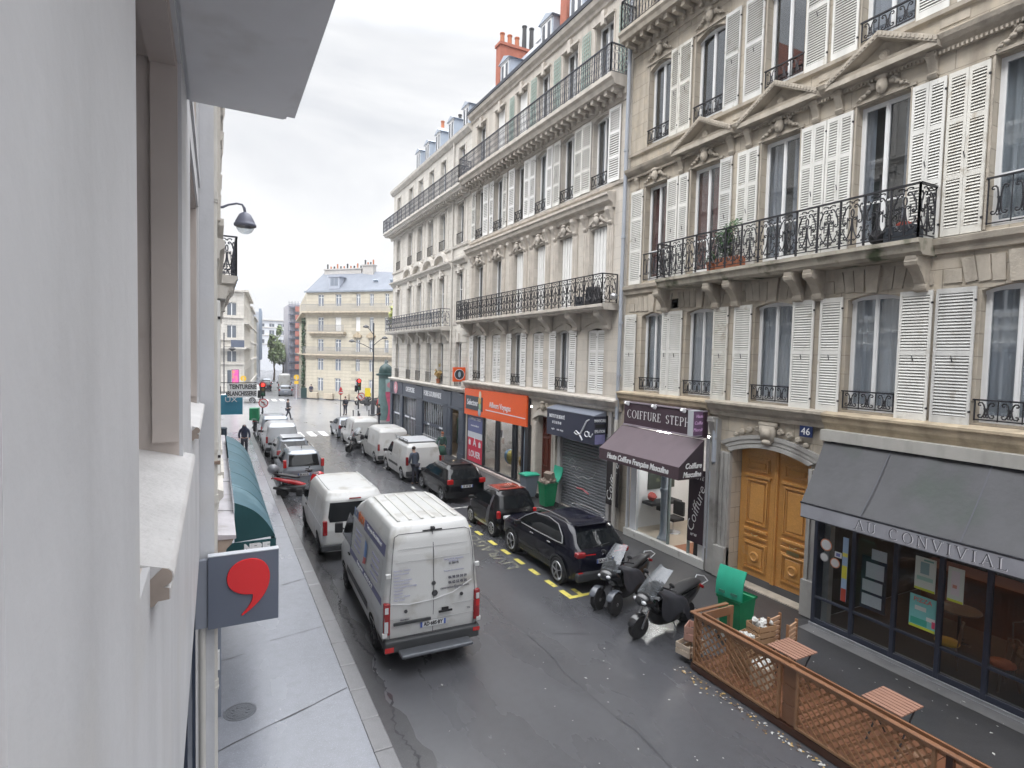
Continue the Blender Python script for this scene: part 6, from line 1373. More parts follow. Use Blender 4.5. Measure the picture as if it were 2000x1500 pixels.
# ---- orange travel shop
orr = mat('bright orange sign', (.80, .105, .012), .4, var=.08)
ts = thing('travel_agency_front', 'glazed travel shop front under the orange fascia', 'shopfront', (12.4, 25, .15), world=True)
bf = mat('black aluminium frame', (.02, .022, .028), .35)
mb = MB(FR)
for y in (28.95, 26.9, 25.35, 25.15, 23.55, 23.3, 22.65, 22.3, 22.05): mb.box((y-.06, -.05, .25), (y+.06, .08, 3.0))
mb.box((22.0, .0, .25), (22.2, .12, 4.3)); mb.box((22.0, -.04, .22), (29.0, .06, .34)); mb.box((22, -.04, 2.95), (29, .06, 3.05)); mb.build('frame', bf, ts)
mb = MB(FR); mb.box((22, -.02, .3), (29, -.014, 3)); mb.build('glass_pane', M['glass_s'], ts)
mb = MB(FR); mb.box((21.9, -.05, .12), (29.1, .22, .25)); mb.build('marble_step', mat('pale pink step', (.45, .38, .36), .5, var=.4), ts)
mb = MB(FR); mb.face([(21.9, -4, .2), (29.2, -4, .2), (29.2, -4, 4.2), (21.9, -4, 4.2)]); mb.face([(29.1, -4, .2), (29.1, -.1, .2), (29.1, -.1, 4.2), (29.1, -4, 4.2)]); mb.build('office_walls', mat('beige office wall', (.42, .40, .38), .7, var=.3), ts)
mb = MB(FR); mb.box((21.9, -4, .18), (29.1, -.05, .24)); mb.build('office_floor', mat('grey brown floor', (.18, .15, .12), .4), ts)
for k, (y, d_, z, sz, c) in enumerate(((24.4, -.5, 2.0, (.5, .04, .45), (.25, .55, .50)), (24.4, -.5, 1.45, (.5, .04, .42), (.20, .55, .28)), (26.1, -.6, 2.1, (.4, .04, .4), (.55, .58, .62)), (22.9, -.6, 2.0, (.3, .04, .6), (.45, .30, .15)))):
    mb = MB(FR); mb.cbox((y, d_, z), sz); mb.build('display_card', mat('card %d' % k, c, .5), ts)
for y, c in ((26.2, (.16, .28, .42)), (24.6, (.45, .26, .05)), (22.9, (.40, .20, .05)), (26.0, (.35, .30, .08))):
    mb = MB(FR); mb.blob((y, -1.2, .85), (.4, .3, .4), 6); mb.build('armchair', mat('armchair %.2f' % c[0], c, .7), ts, smooth=True)
mb = MB(FR); mb.box((22.36, -.01, .4), (22.6, .0, 2.9)); mb.build('glass_poster', mat('blue grey window poster', (.30, .36, .46), .5, var=.6, vs=2), ts)
fb = thing('shop_fascia', 'bright orange fascia board with white lettering and a dark name panel', 'sign', (12.3, 25.6, 3), world=True)
mb = MB(FR); mb.prism([(22.05, 2.96), (29.15, 2.86), (29.15, 4.28), (22.05, 4.36)], 1, .08, .20); mb.build('board', orr, fb)
mb = MB(FR); mb.box((26.72, .20, 3.18), (28.95, .215, 3.92)); mb.build('name_panel', mat('dark slate panel', (.035, .045, .06), .4), fb)
ltr('lettering', 'Selectour', .44, 12.275, 28.0, 3.56, wl, fb, sx=.85, bold=.008); ltr('lettering', 'Ailleurs Voyages', .40, 12.29, 24.75, 3.62, wl, fb, sx=.88, bold=.004)
mb = MB(FR); mb.box((22.15, .20, 3.30), (26.35, .21, 3.34)); mb.build('white_line', wl, fb)
for k, (c, z) in enumerate((((.75, .68, .55), 4.02), ((.60, .40, .12), 3.72), ((.30, .50, .30), 3.42), ((.40, .52, .62), 3.12))): mb = MB(FR); mb.blob((27.05+.05*(k % 2), .215, z), (.16+.03*(k % 2), .02, .22), 7); mb.build('globe_motif', mat('motif %d' % k, c, .5, var=.5, vs=12), fb, smooth=True)
t = thing('rental_notice', 'red and blue A LOUER notice filling the left pane of the travel shop', 'notice', (12.42, 28, .3), world=True)
for z0_, z1_, c, nm in ((.34, 1.62, (.58, .035, .075), 'red_panel'), (1.62, 1.95, (.58, .62, .68), 'pale_panel'), (1.95, 2.94, (.13, .15, .30), 'blue_panel')): mb = MB(FR); mb.box((27.0, .055, z0_), (28.9, .075, z1_)); mb.build(nm, mat(nm, c, .5, var=.12), t)
ltr('lettering', 'À', .50, 12.42, 27.95, 1.36, wl, t, sx=1.2, bold=.01); ltr('lettering', 'LOUER', .48, 12.42, 27.95, .74, wl, t, sx=1.0, bold=.01)
for y in (28.6, 27.3): mb = MB(FR); mb.box((y-.13, .077, 1.2), (y+.13, .082, 1.4)); mb.prism([(y-.16, 1.4), (y+.16, 1.4), (y, 1.53)], 1, .077, .082); mb.build('house_symbol', wl, t)
ltr('lettering', 'COMM.BET.TAUX', .22, 12.42, 27.95, 2.66, wl, t, sx=.85); ltr('lettering', 'www.immobilier.fr', .14, 12.42, 27.95, 2.3, wl, t)
mb = MB(FR)
t = thing('box_sign', 'small square orange projecting sign with a dark round emblem', 'sign', (12.1, 29.45, 4.7), world=True)
mb = MB(); mb.box((11.7, 29.4, 4.62), (12.42, 29.52, 5.42)); mb.build('box', orr, t); mb = MB(); mb.lathe([(.30, 0), (.30, -.006), (0, -.006)], (12.06, 29.4, 5.02), 24, axis='Y'); mb.build('white_ring', wl, t); mb = MB(); mb.lathe([(.27, -.006), (.27, -.010), (0, -.010)], (12.06, 29.4, 5.02), 24, axis='Y'); mb.build('emblem', mat('dark slate panel', (.1, .1, .1)), t); mb = MB(); mb.blob((12.06, 29.385, 5.02), (.08, .01, .17), 6); mb.build('motif', mat('motif 3', (.4, .5, .6)), t)
# ---- dark grey shopfront at the corner
ds_ = thing('grocery_shop_front', 'dark blue grey panelled shopfront with striped windows at the street corner', 'shopfront', (12.4, 37, .15), world=True)
gy = mat('blue grey joinery', (.060, .075, .105), .42, var=.15, vs=2)
mb = MB(FR); mb.box((29.4, .0, 3.0), (44.6, .12, 4.0)); mb.box((29.4, .12, 2.98), (44.6, .16, 3.06))
for a, b in ((44.0, 44.6), (41.2, 41.9), (36.6, 38.0), (31.9, 32.7), (29.4, 30.2), (31.4, 31.9)): mb.box((a, .0, .15), (b, .12, 3.98)); mb.box((a+.08, .12, 1.3), (b-.08, .14, 2.9)); mb.box((a-.03, .12, .15), (b+.03, .17, .5)); mb.box((a-.04, .12, 1.12), (b+.04, .15, 1.2)); mb.box((a-.02, .12, 3.1), (b+.02, .15, 3.9))
mb.box((29.4, .0, 2.9), (31.5, .1, 3.0)); mb.build('joinery', gy, ds_)
mb = MB(FR)
for a, b in ((41.9, 44.0), (38.0, 41.2), (32.7, 36.6)):
    k = int((b-a)/.33)
    for i in range(k+1): mb.box((a+(b-a)*i/k-.025, -.06, .2), (a+(b-a)*i/k+.025, -.03, 2.95))
mb.build('window_bars', mat('pale window stripes', (.38, .41, .46), .4), ds_)
for a, b in ((41.9, 44.0), (38.0, 41.2), (32.7, 36.6)):
    mb = MB(FR); mb.box((a, -.10, .2), (b, -.09, 2.95)); mb.build('glass_pane', glass('shop glass dim', refl=.10, trans=.6), ds_); mb = MB(FR); mb.box((a, -.02, 1.42), (b, .02, 1.62)); mb.build('transom_rail', gy, ds_)
    mb = MB(FR); mb.box((a, -.14, .2), (b, -.12, 1.42)); mb.build('lower_panel', M['black'], ds_)
for a, b in ((38.4, 39.4), (39.8, 40.9), (42.2, 43.6), (33.0, 33.6), (35.4, 35.8)): mb = MB(FR); mb.box((a, .021, 1.46), (b, .026, 1.58)); mb.build('white_label', wl, ds_)
for y, w_, s_ in ((39.4, 2.7, 'CAFE EPICERIE'), (34.7, 3.5, 'FOIRE GOURMANDE')): ltr('lettering', s_, .46, 12.375, y, 3.52, wl, ds_, sx=w_/(.46*len(s_)*.66), bold=.016)
t = thing('round_plaque', 'round pink plaque with white emblem on the dark shopfront corner', 'sign', (12.35, 42.9, 3.5), world=True); mb = MB(FR); mb.lathe([(.46, 0), (.46, .03), (0, .03)], (42.9, .14, 3.5), 24, axis='Y'); mb.build('disc', mat('pink plaque', (.62, .28, .33), .5), t); ltr('emblem', 'A', .6, 12.32, 42.9, 3.5, wl, t)
mb = MB(FR); mb.face([(29.4, -4, .1), (44.5, -4, .1), (44.5, -4, 3.9), (29.4, -4, 3.9)]); mb.build('shop_back_wall', mat('warm shop wall', (.30, .26, .18), .8, var=.6, vs=.8), ds_)
mb = MB(FR); mb.box((29.4, -4, .13), (44.5, -.02, .16)); mb.build('shop_floor', mat('grey brown floor', (.1, .1, .1)), ds_)
for k in range(9): mb = MB(FR); mb.box((33+1.25*k, -2.2, .2), (33.9+1.25*k, -1.8, 1.7+.2*(k % 3))); mb.build('shelf', mat('shelf goods %d' % (k % 4), ((.35, .30, .12), (.10, .22, .18), (.40, .38, .36), (.25, .10, .06))[k % 4], .6, var=.8, vs=6), ds_)
# ---- ceiling lights behind the glass; warm restaurant and grey shop ones are added fill
lit = mat('lit ceiling lamp', (1., .95, .88), emit=45.); warm_fill = mat('warm fill panel', (1., .80, .58), emit=9.)
for nm, lst, m_, sz, lab in (('ceiling_light', ((14.4, -1.0, 3.7), (12.8, -1.6, 3.7)), lit, (.5, .5, .05), 'white ceiling light inside the hairdresser, %s'), ('ceiling_light', ((23.2, -1.4, 3.6), (25.2, -1.4, 3.6), (27.2, -1.4, 3.6)), lit, (.9, .5, .05), 'bright ceiling panel in the travel shop, %s'), ('ceiling_light', ((7.0, -2.2, 3.4), (4.6, -2.2, 3.4), (2.2, -2.2, 3.4)), warm_fill, (.55, .55, .05), 'warm ceiling light in the restaurant, %s'), ('ceiling_light', ((35, -1.2, 3.4), (39.5, -1.2, 3.4)), warm_fill, (.9, .5, .05), 'warm ceiling light in the dark grey shop, %s')):
    for k, p in enumerate(lst):
        t = thing(nm, lab % ('left one', 'right one' if len(lst) == 2 else 'middle one', 'rightmost one')[k] if lst[0][0] < 20 or len(lst) == 2 else lab % ('rightmost one', 'middle one', 'leftmost one')[k], 'lamp', tuple(FR(*p)), world=True, group='ceiling lights behind the shop windows')
        mb = MB(FR); mb.cbox(p, sz, m_ and 0); mb.build('diffuser', m_, t); mb = MB(FR); mb.cbox((p[0], p[1], p[2]+.05), (sz[0]+.06, sz[1]+.06, .04)); mb.build('housing', M['white'], t)
# ================================================================ VEHICLES
def lerp(t, z):
    if z <= t[0][0]: return t[0][1]
    for (a, b), (c, d) in zip(t, t[1:]):
        if z <= c: return b+(d-b)*(z-a)/(c-a) if c > a else d
    return t[-1][1]
def wheel(root, x, y, r, w, rim, side, spokes=5):
    """tyre at the wheel centre with rim and spokes as its sub-part; side is the outward x direction"""
    mb = MB(); mb.lathe([(r*.60, -w/2), (r*.93, -w/2), (r, -w/2+.03), (r, w/2-.03), (r*.93, w/2), (r*.62, w/2)], (x, y, r), 24, axis='X'); o = mb.build('wheel', M['black'], root, auto=40)
    mb = MB(); s = side*(w/2+.002); mb.lathe([(r*.72, s), (r*.70, s+side*.012), (r*.58, s), (r*.55, s-side*.012), (0, s-side*.016)], (x, y, r), 24, axis='X', capb=False)
    for k in range(spokes):
        a = 2*PI*k/spokes+.3; mb.bar((x+s-side*.008, y+math.cos(a)*r*.08, r+math.sin(a)*r*.08), (x+s-side*.002, y+math.cos(a)*r*.62, r+math.sin(a)*r*.68), .02, .07 if spokes < 8 else .035, up=(1, 0, 0))
    mb.lathe([(.06, s), (.05, s+side*.01), (0, s+side*.01)], (x, y, r), 12, axis='X', capb=False); mb.build('rim', rim, o, auto=35)
def plate(root, y, z, txt, w=.52, m=None, face=-1):
    mb = MB(); mb.box((-w/2, y-.008, z-.055), (w/2, y, z+.055)); o = mb.build('number_plate', m or mat('number plate', (.70, .71, .72), .4), root)
    mb = MB(); mb.box((-w/2, y-.010, z-.055), (-w/2+.04, y-.008, z+.055)); mb.box((w/2-.04, y-.010, z-.055), (w/2, y-.008, z+.055)); mb.build('plate_band', mat('plate blue', (.08, .14, .45), .4), o)
    text('plate_lettering', txt, .105, (0, y-.011, z), (1, 0, 0), UP, mat('plate ink', (.02, .02, .025), .5), o, sx=.8, bold=.003)
def vehicle(label, cat, x, y, p, rz=0., name='parked_car', group='vehicles parked along the kerb'):
    """body lofted from stacked slices; local y runs from the rear bumper (0) to the nose, z up"""
    t = thing(name, label, cat, (x, y, 0), rz, group)
    H, Wd, Lg = p['H'], p['W'], p['L']; rear, front, wid = p['rear'], p['front'], p['wid']; paint = p['paint']
    hw = lambda z: lerp(wid, z)*Wd/2; yr = lambda z: lerp(rear, z); yf = lambda z: lerp(front, z)
    zs = sorted(set([q[0] for q in rear+front+wid]+[p.get('z0', .22)+(H-p.get('z0', .22))*k/22 for k in range(22)])); zs = [z for z in zs if p.get('z0', .22) <= z <= H-.05]
    rc0, rcf = p.get('rc', .14), p.get('rcf', .35); mb = MB(); rows = []
    def ring(z, ins=0., zz=None):
        iy = min(ins, (yf(z)-yr(z))*.32); a, b, h = yr(z)+iy, yf(z)-iy, hw(z)-ins; k = 6; out = []; rf = min(rcf, h*.8, (b-a)*.3); rr = min(rc0, h*.8)
        nose = p.get('nose', .10)*min(1, (H-z)/H*1.2)
        for cx_, cy_, r, a0 in ((h-rr, a+rr, rr, -90), (h-rf, b-rf, rf, 0), (-h+rf, b-rf, rf, 90), (-h+rr, a+rr, rr, 180)):
            for i in range(k+1):
                an = math.radians(a0+90*i/k); out.append([cx_+r*math.cos(an), cy_+r*math.sin(an), zz if zz is not None else z])
        seg = []
        for i, q in enumerate(out):
            n = out[(i+1) % len(out)]; seg.append(q); d = abs(n[0]-q[0])+abs(n[1]-q[1])
            if i % (k+1) == k:
                m = 10 if i in (k, 3*k+2) else 4
                for j in range(1, m): seg.append([q[0]+(n[0]-q[0])*j/m, q[1]+(n[1]-q[1])*j/m, q[2]])
        for q in seg:
            u = q[0]/max(.01, hw(z)); f = max(0, (q[1]-(a+b)/2)/((b-a)/2)); q[1] -= nose*u*u*f**6; rb = max(0, -(q[1]-(a+b)/2)/((b-a)/2)); q[1] += p.get('tail', .04)*u*u*rb**6; q[0] *= 1-p.get('rtap', 0)*rb**3
        return seg
    for z in zs: rows.append(ring(z))
    e = p.get('re', .10)
    for ins, dz in ((e*.12, .050-.012), (e*.4, .020), (e*.9, .008), (e*2.2, -.005), (e*4.5, -.018)): rows.append(ring(H-.05, ins, H-dz))
    idx = mb.grid(rows, None, True); mb.fi(idx[0]); mb.fi(idx[-1])
    body = mb.build('body', paint, t, auto=p.get('auto', 38))
    def side(nm, lv, m, off=.004, par=None, mi_=8):
        for s in (-1, 1):
            mb = MB(); rows = []
            z0_, z1_ = lv[0][0], lv[-1][0]
            for i in range(mi_+1):
                z = z0_+(z1_-z0_)*i/mi_; a = lerp([(q[0], q[1]) for q in lv], z); b = lerp([(q[0], q[2]) for q in lv], z); rows.append([(s*(hw(z)+off-.0), a+(b-a)*j/6, z) for j in range(7)])
            mb.grid(rows); mb.build(nm, m, par or t, weld=False)
    def end(nm, lv, m, f, off, mi_=8, yo=0.):
        mb = MB(); rows = []; z0_, z1_ = lv[0][0], lv[-1][0]; sg = -1 if f is yr else 1
        for i in range(mi_+1):
            z = z0_+(z1_-z0_)*i/mi_; w_ = lerp(lv, z); row = []
            for j in range(11):
                xx = -w_+2*w_*j/10; u = xx/hw(z); yy = f(z)+sg*off+yo; yy += (p.get('tail', .04) if sg < 0 else -p.get('nose', .10)*min(1, (H-z)/H*1.2))*u*u*.97
                row.append((xx, yy, z))
            rows.append(row)
        mb.grid(rows); return mb.build(nm, m, t, weld=False)
    tr = M['trimk']
    for lv in p.get('side_trim', []): side('window_trim', lv, tr, .004)
    for lv in p['side_win']: side('side_window', lv, M['glass_car'], .007)
    if p.get('rear_win'): end('rear_window', p['rear_win'], M['glass_car'], yr, .012)
    if p.get('windshield'): end('windshield', p['windshield'], M['glass_car'], yf, .012)
    for nm, lv, m in p.get('side_panels', []): side(nm, lv, m, .006)
    for nm, lv, m in p.get('rear_panels', []): end(nm, lv, m, yr, .010)
    r, wy = p['wr'], p['wheels']
    for yy in wy:
        for s in (-1, 1):
            mb = MB(); n = 14; R_ = r*p.get('arch', 1.13); z0_ = p.get('z0', .22)
            if p.get('arch_trim'):
                rr_ = R_*1.13; pts = [(yy+rr_*math.cos(PI*i/n), r+rr_*math.sin(PI*i/n)) for i in range(n+1)]; o = [(yy-rr_, z0_)]; pts = [(yy+rr_, z0_)]+pts+o
                ri = [(yy+R_*math.cos(PI*i/n), r+R_*math.sin(PI*i/n)) for i in range(n+1)]; ri = [(yy+R_, z0_)]+ri+[(yy-R_, z0_)]
                q = MB(); q.grid([[(s*(hw(b)+.014), a, b) for a, b in pts], [(s*(hw(b)+.018), a, b) for a, b in ri]]); q.build('arch_trim', p['arch_trim'], t)
            pts = [(yy+R_*math.cos(PI*i/n), r+R_*math.sin(PI*i/n)) for i in range(n+1)]; pts = [(yy+R_, z0_)]+pts+[(yy-R_, z0_)]
            ri = [(yy+(a-yy)*.55, r+(b-r)*.55) for a, b in pts]
            mb.grid([[(s*(hw(b)+.005), a, b) for a, b in pts], [(s*(hw(max(z0_, b))+.005), a, max(z0_, b)) for a, b in ri]]); mb.build('wheel_arch', M['archk'], t, weld=False)
            wheel(t, s*(hw(r)-.10+.018+p.get('wo', 0)), yy, r, .215, p['rim'], s, p.get('spokes', 5))
    for s in (-1, 1):
        for nm, (cx_, cy_, cz_), sz, m, bv in p.get('lamps', []):
            mb = MB(); mb.cbox((s*cx_, cy_, cz_), sz); mb.build(nm, m, t, bevel=bv)
        mz, my = p['mirror']; mb = MB(); mb.cbox((s*(hw(mz)+.13), my, mz), (.20, .10, .13 if H < 1.9 else .26), rz=s*.25); mb.bar((s*(hw(mz)-.01), my+.02, mz-.05), (s*(hw(mz)+.1), my, mz-.03), .05); mb.build('mirror', p.get('mirror_m', M['trimk']), t, bevel=.035, seg=3)
    for k, yy in enumerate(p.get('seams', [])): side('door_seam', [(p.get('seam0', .4), yy-.006, yy+.006), (p.get('seam1', .95), yy-.006, yy+.006)], M['archk'], .005, mi_=4)
    for (yy, zz) in p.get('handles', []):
        for s in (-1, 1): mb = MB(); mb.cbox((s*(hw(zz)+.02), yy, zz), (.03, .18, .035)); mb.build('door_handle', p.get('handle_m', paint), t, bevel=.008)
    if p.get('plate'): plate(t, yr(p['plate'][0])-.012, p['plate'][0], p['plate'][1], m=p.get('plate_m'))
    return t
M['trimk'] = mat('gloss black trim', (.008, .008, .010), .25); M['archk'] = mat('black wheel well', (.004, .004, .004), .9)
M['glass_car'] = mat('dark car glass', (.008, .010, .012), .04, spec=.35)
P_w = mat('white van paint', (.60, .605, .60), .35, coat=.4, var=.10, vs=1.2, dirt=(.36, .34, .30), ds=1.7, dth=.54); P_k = mat('black car paint', (.004, .004, .006), .2, coat=.35, spec=.3); P_n = mat('midnight blue paint', (.005, .0055, .014), .2, coat=.35, spec=.3)
P_s = mat('silver car paint', (.30, .33, .37), .3, metal=.5, coat=.5); P_g = mat('grey car paint', (.20, .22, .25), .3, metal=.4, coat=.5); P_l = mat('pale silver paint', (.52, .54, .57), .3, metal=.35, coat=.5)
TL = mat('red tail lamp', (.26, .010, .013), .15, coat=.6); TLw = mat('clear lamp glass', (.55, .56, .58), .12, coat=.6); TLo = mat('bright tail lamp', (.50, .015, .015), .2, coat=.5); BP = M['plast']
rimA = mat('silver rim', (.48, .49, .51), .3, metal=.7); rimD = mat('dark rim', (.06, .06, .065), .4, metal=.4); PY = mat('yellow number plate', (.62, .48, .06), .4)
# ---- large white panel van
crf = dict(L=5.24, W=1.99, H=2.76, z0=.34, paint=P_w, rear=[(.34, .14), (.5, .06), (.75, .02), (1.3, .0), (2.2, .06), (2.5, .11), (2.76, .24)], front=[(.34, 5.1), (.6, 5.22), (.95, 5.16), (1.15, 4.98), (1.25, 4.75), (1.9, 4.12), (2.3, 3.75), (2.5, 3.4), (2.76, 2.8)],
 wid=[(.34, .93), (.6, .985), (1.0, 1.), (1.35, .985), (2.2, .90), (2.5, .86), (2.76, .79)], rc=.13, rcf=.45, nose=.14, tail=.03, re=.09,
 side_win=[[(1.42, 3.45, 4.42), (1.7, 3.45, 4.24), (2.02, 3.5, 3.95)]], side_trim=[[(1.36, 3.38, 4.56), (2.08, 3.42, 3.96)]], windshield=[(1.3, .80), (2.1, .70)], wr=.345, wheels=(1.02, 4.30), rim=rimD, spokes=6, mirror=(1.55, 4.5), mirror_m=M['black'],
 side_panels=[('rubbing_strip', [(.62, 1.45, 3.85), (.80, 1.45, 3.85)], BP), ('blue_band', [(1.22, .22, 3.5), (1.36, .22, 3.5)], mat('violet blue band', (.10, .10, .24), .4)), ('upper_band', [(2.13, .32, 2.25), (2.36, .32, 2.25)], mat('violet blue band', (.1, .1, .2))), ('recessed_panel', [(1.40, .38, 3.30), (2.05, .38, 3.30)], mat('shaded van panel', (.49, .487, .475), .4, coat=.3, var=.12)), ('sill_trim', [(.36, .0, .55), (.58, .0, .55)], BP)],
 seams=(3.36,), seam0=.5, seam1=2.05, handles=[(3.5, 1.18)], handle_m=M['black'], plate=(.80, 'AD·685·BY'), lamps=[('rear_light', (.925, .035, 1.02), (.13, .10, .62), TL, .02)])
van = vehicle('big white panel van with lettering, raised roof and rear step, nearest on the left', 'van', 3.82, 10.42, crf, name='parked_van', rz=math.radians(-1.5))
kb = mat('thin dark seam', (.10, .10, .11), .6); gry = mat('grey van lettering', (.10, .10, .13), .6); lv_ = mat('lavender van lettering', (.42, .42, .58), .6)
def vb(z): return lerp(crf['rear'], z)-.012
def vbar(nm, pts, w_, m, r_=van):
    mb = MB()
    for a, b in zip(pts, pts[1:]): mb.bar((a[0], vb(a[1])-.001, a[1]), (b[0], vb(b[1])-.001, b[1]), w_, .006, up=(0, 1, 0))
    mb.build(nm, m, r_)
vbar('door_seam', [(0, .58), (0, 1.4), (0, 2.2), (0, 2.6)], .012, kb); vbar('door_outline', [(-.86, .62), (-.88, 1.2), (-.82, 2.2), (-.77, 2.56), (-.68, 2.60), (.68, 2.60), (.77, 2.56), (.82, 2.2), (.88, 1.2), (.86, .62), (-.86, .62)], .012, kb)
for z, a, b in ((2.32, -.72, .72), (2.08, -.76, .76), (1.0, -.86, -.45), (.88, -.05, .86), (1.13, .4, .86)): vbar('pressed_line', [(a, z), (b, z)], .010, mat('soft van crease', (.44, .44, .45), .5))
vbar('pressed_curve', [(-.86, 1.32), (-.5, 1.26), (0, 1.28), (.4, 1.36), (.8, 1.56)], .022, mat('bright van ridge', (.78, .78, .79), .4))
mb = MB()
for x, z, r_ in ((-.56, 1.13, .036), (.58, 1.30, .036), (.0, 1.60, .042), (.02, 1.40, .062)): mb.lathe([(r_, 0), (r_*.9, -.02), (0, -.024)], (x, vb(z), z), 14, axis='Y')
mb.build('rear_caps', mat('dark cap', (.05, .05, .055), .4), van, auto=40)
mb = MB(); mb.box((.10, vb(1.02)-.05, 1.0), (.38, vb(1.02)-.02, 1.035)); mb.cbox((.24, vb(1.04)-.01, 1.05), (.14, .02, .06)); mb.build('rear_door_handle', M['black'], van)
mb = MB(); mb.box((-.80, vb(.9)-.04, .885), (-.06, vb(.9), .935)); mb.build('plate_lamp_bar', BP, van)
mb = MB(); mb.cbox((0, vb(2.62)-.03, 2.66), (.07, .08, .06)); mb.box((-.2, vb(2.62)-.02, 2.615), (.2, vb(2.62), 2.635)); mb.build('rear_camera', M['black'], van)
mb = MB(); mb.box((-.97, -.06, .36), (.97, .14, .60)); mb.build('bumper', BP, van, bevel=.04, seg=3)
for s in (-1, 1): mb = MB(); mb.box((s*.90-.07, -.07, .50) if s > 0 else (-.97, -.07, .40), (s*.90+.07, -.055, .57) if s > 0 else (-.80, -.055, .49)); mb.build('reflector', TLo, van)
mb = MB(); mb.box((-.72, -.36, .37), (.72, -.08, .44)); mb.build('rear_step', mat('scuffed step', (.15, .16, .18), .4, var=.6, vs=8, metal=.5), van, bevel=.025, seg=2)
for s in (-1, 1): mb = MB(); mb.bar((s*.5, -.1, .38), (s*.5, .2, .45), .05); mb.build('step_bracket', M['black'], van)
for s in (-1, 1):
    for z in (.72, 1.86): mb = MB(); mb.cbox((s*(.985*lerp(crf['wid'], z)-.01), .01, z), (.10, .07, .09)); mb.build('hinge', P_w, van, bevel=.015)
    mb = MB(); mb.cbox((s*.935, -.022, 1.20), (.07, .012, .12)); mb.build('lamp_lens', TLw, van, bevel=.01); mb = MB(); mb.cbox((s*.94, -.022, .92), (.075, .012, .30)); mb.build('lamp_lens', TLw if s < 0 else TL, van, bevel=.01); mb = MB(); mb.cbox((s*.935, -.026, 1.06), (.08, .01, .13)); mb.build('lamp_lens', TLo if s > 0 else TL, van)
for k in range(6): mb = MB(); mb.bar((-.6+.24*k, .45, 2.778+.008*(1-abs(k-2.5)/2.5)), (-.6+.24*k, 2.6, 2.778+.008*(1-abs(k-2.5)/2.5)), .07, .018); mb.build('roof_rib', mat('creamy roof paint', (.56, .555, .53), .5, var=.2), van, bevel=.008, seg=1)
def vt(s_, x, z, size, m, rt=0., sx=.85, **k): text('van_lettering', s_, size, (x, vb(z)-.006, z), (1, -.0, 0), (0, -(vb(z+.1)-vb(z))*-10, 1), m, van, sx=sx, rot=rt, **k)
vt('06 98 59 58 09', .50, 1.66, .075, gry, bold=.002); vt('06 62 55 45 20', .50, 1.56, .075, gry, bold=.002); vt('renovation@gmail.com', .44, 1.47, .075, gry); vt('92 300 75', .42, 1.94, .062, gry); vt('Entreprise de rénovation', .42, 2.03, .048, lv_); vt('du bâtiment', .42, 1.985, .048, lv_); vt('Travaux de construction', .42, 1.80, .05, lv_)
for k, s_ in enumerate(('Plomberie - Sanitaire', 'Électricité générale', 'Peinture', 'Ravalement de façades', 'Isolation et cloisons', 'Pose de parquet et carrelage', 'Maçonnerie', 'Menuiserie', 'Serrurerie - Vitrerie', 'Petits travaux')): vt(s_, -.80, 1.93-.062*k, .046, lv_, align='LEFT')
vt('TDI', .74, .98, .05, gry); vt('rénovation', -.58, 1.0-.03, .05, gry)
sL = lambda z: -lerp(crf['wid'], z)*.995-.012
def st(s_, y, z, size, m, sx=1., **k): text('van_lettering', s_, size, (sL(z), y, z), (0, -1, 0), (-(sL(z+.05)-sL(z))*-20, 0, 1), m, van, sx=sx, **k)
st('KCAG', 3.15, 2.25, .26, mat('slate blue letters', (.16, .22, .34), .5), sx=.75, bold=.006); st('RÉNOV', 2.62, 2.25, .26, mat('orange letters', (.60, .16, .05), .5), sx=.75, bold=.006); st('Tous corps d\'état de bâtiment', 1.3, 2.28, .11, M['white']); st('Devis gratuit      06 62 55 45 20', 1.8, 1.29, .11, M['white'], sx=1.1)
for k in range(4): st('Plomberie électricité', 2.7, 1.93-.13*k, .07, lv_, sx=1.1); st('Peinture menuiserie', .95, 1.93-.13*k, .07, lv_, sx=1.1)
mb = MB(); mb.face([(sL(1.95)-.003, 1.98, 1.98), (sL(1.9)-.003, 1.72, 1.94), (sL(1.62)-.003, 1.72, 1.66), (sL(1.62)-.003, 2.0, 1.60)]); mb.build('logo_top', mat('logo blue', (.10, .22, .50), .4), van)
mb = MB(); mb.face([(sL(1.62)-.004, 2.0, 1.60), (sL(1.62)-.004, 1.74, 1.64), (sL(1.5)-.004, 1.76, 1.50), (sL(1.45)-.004, 2.04, 1.44)]); mb.build('logo_base', mat('logo red', (.55, .05, .04), .4), van)
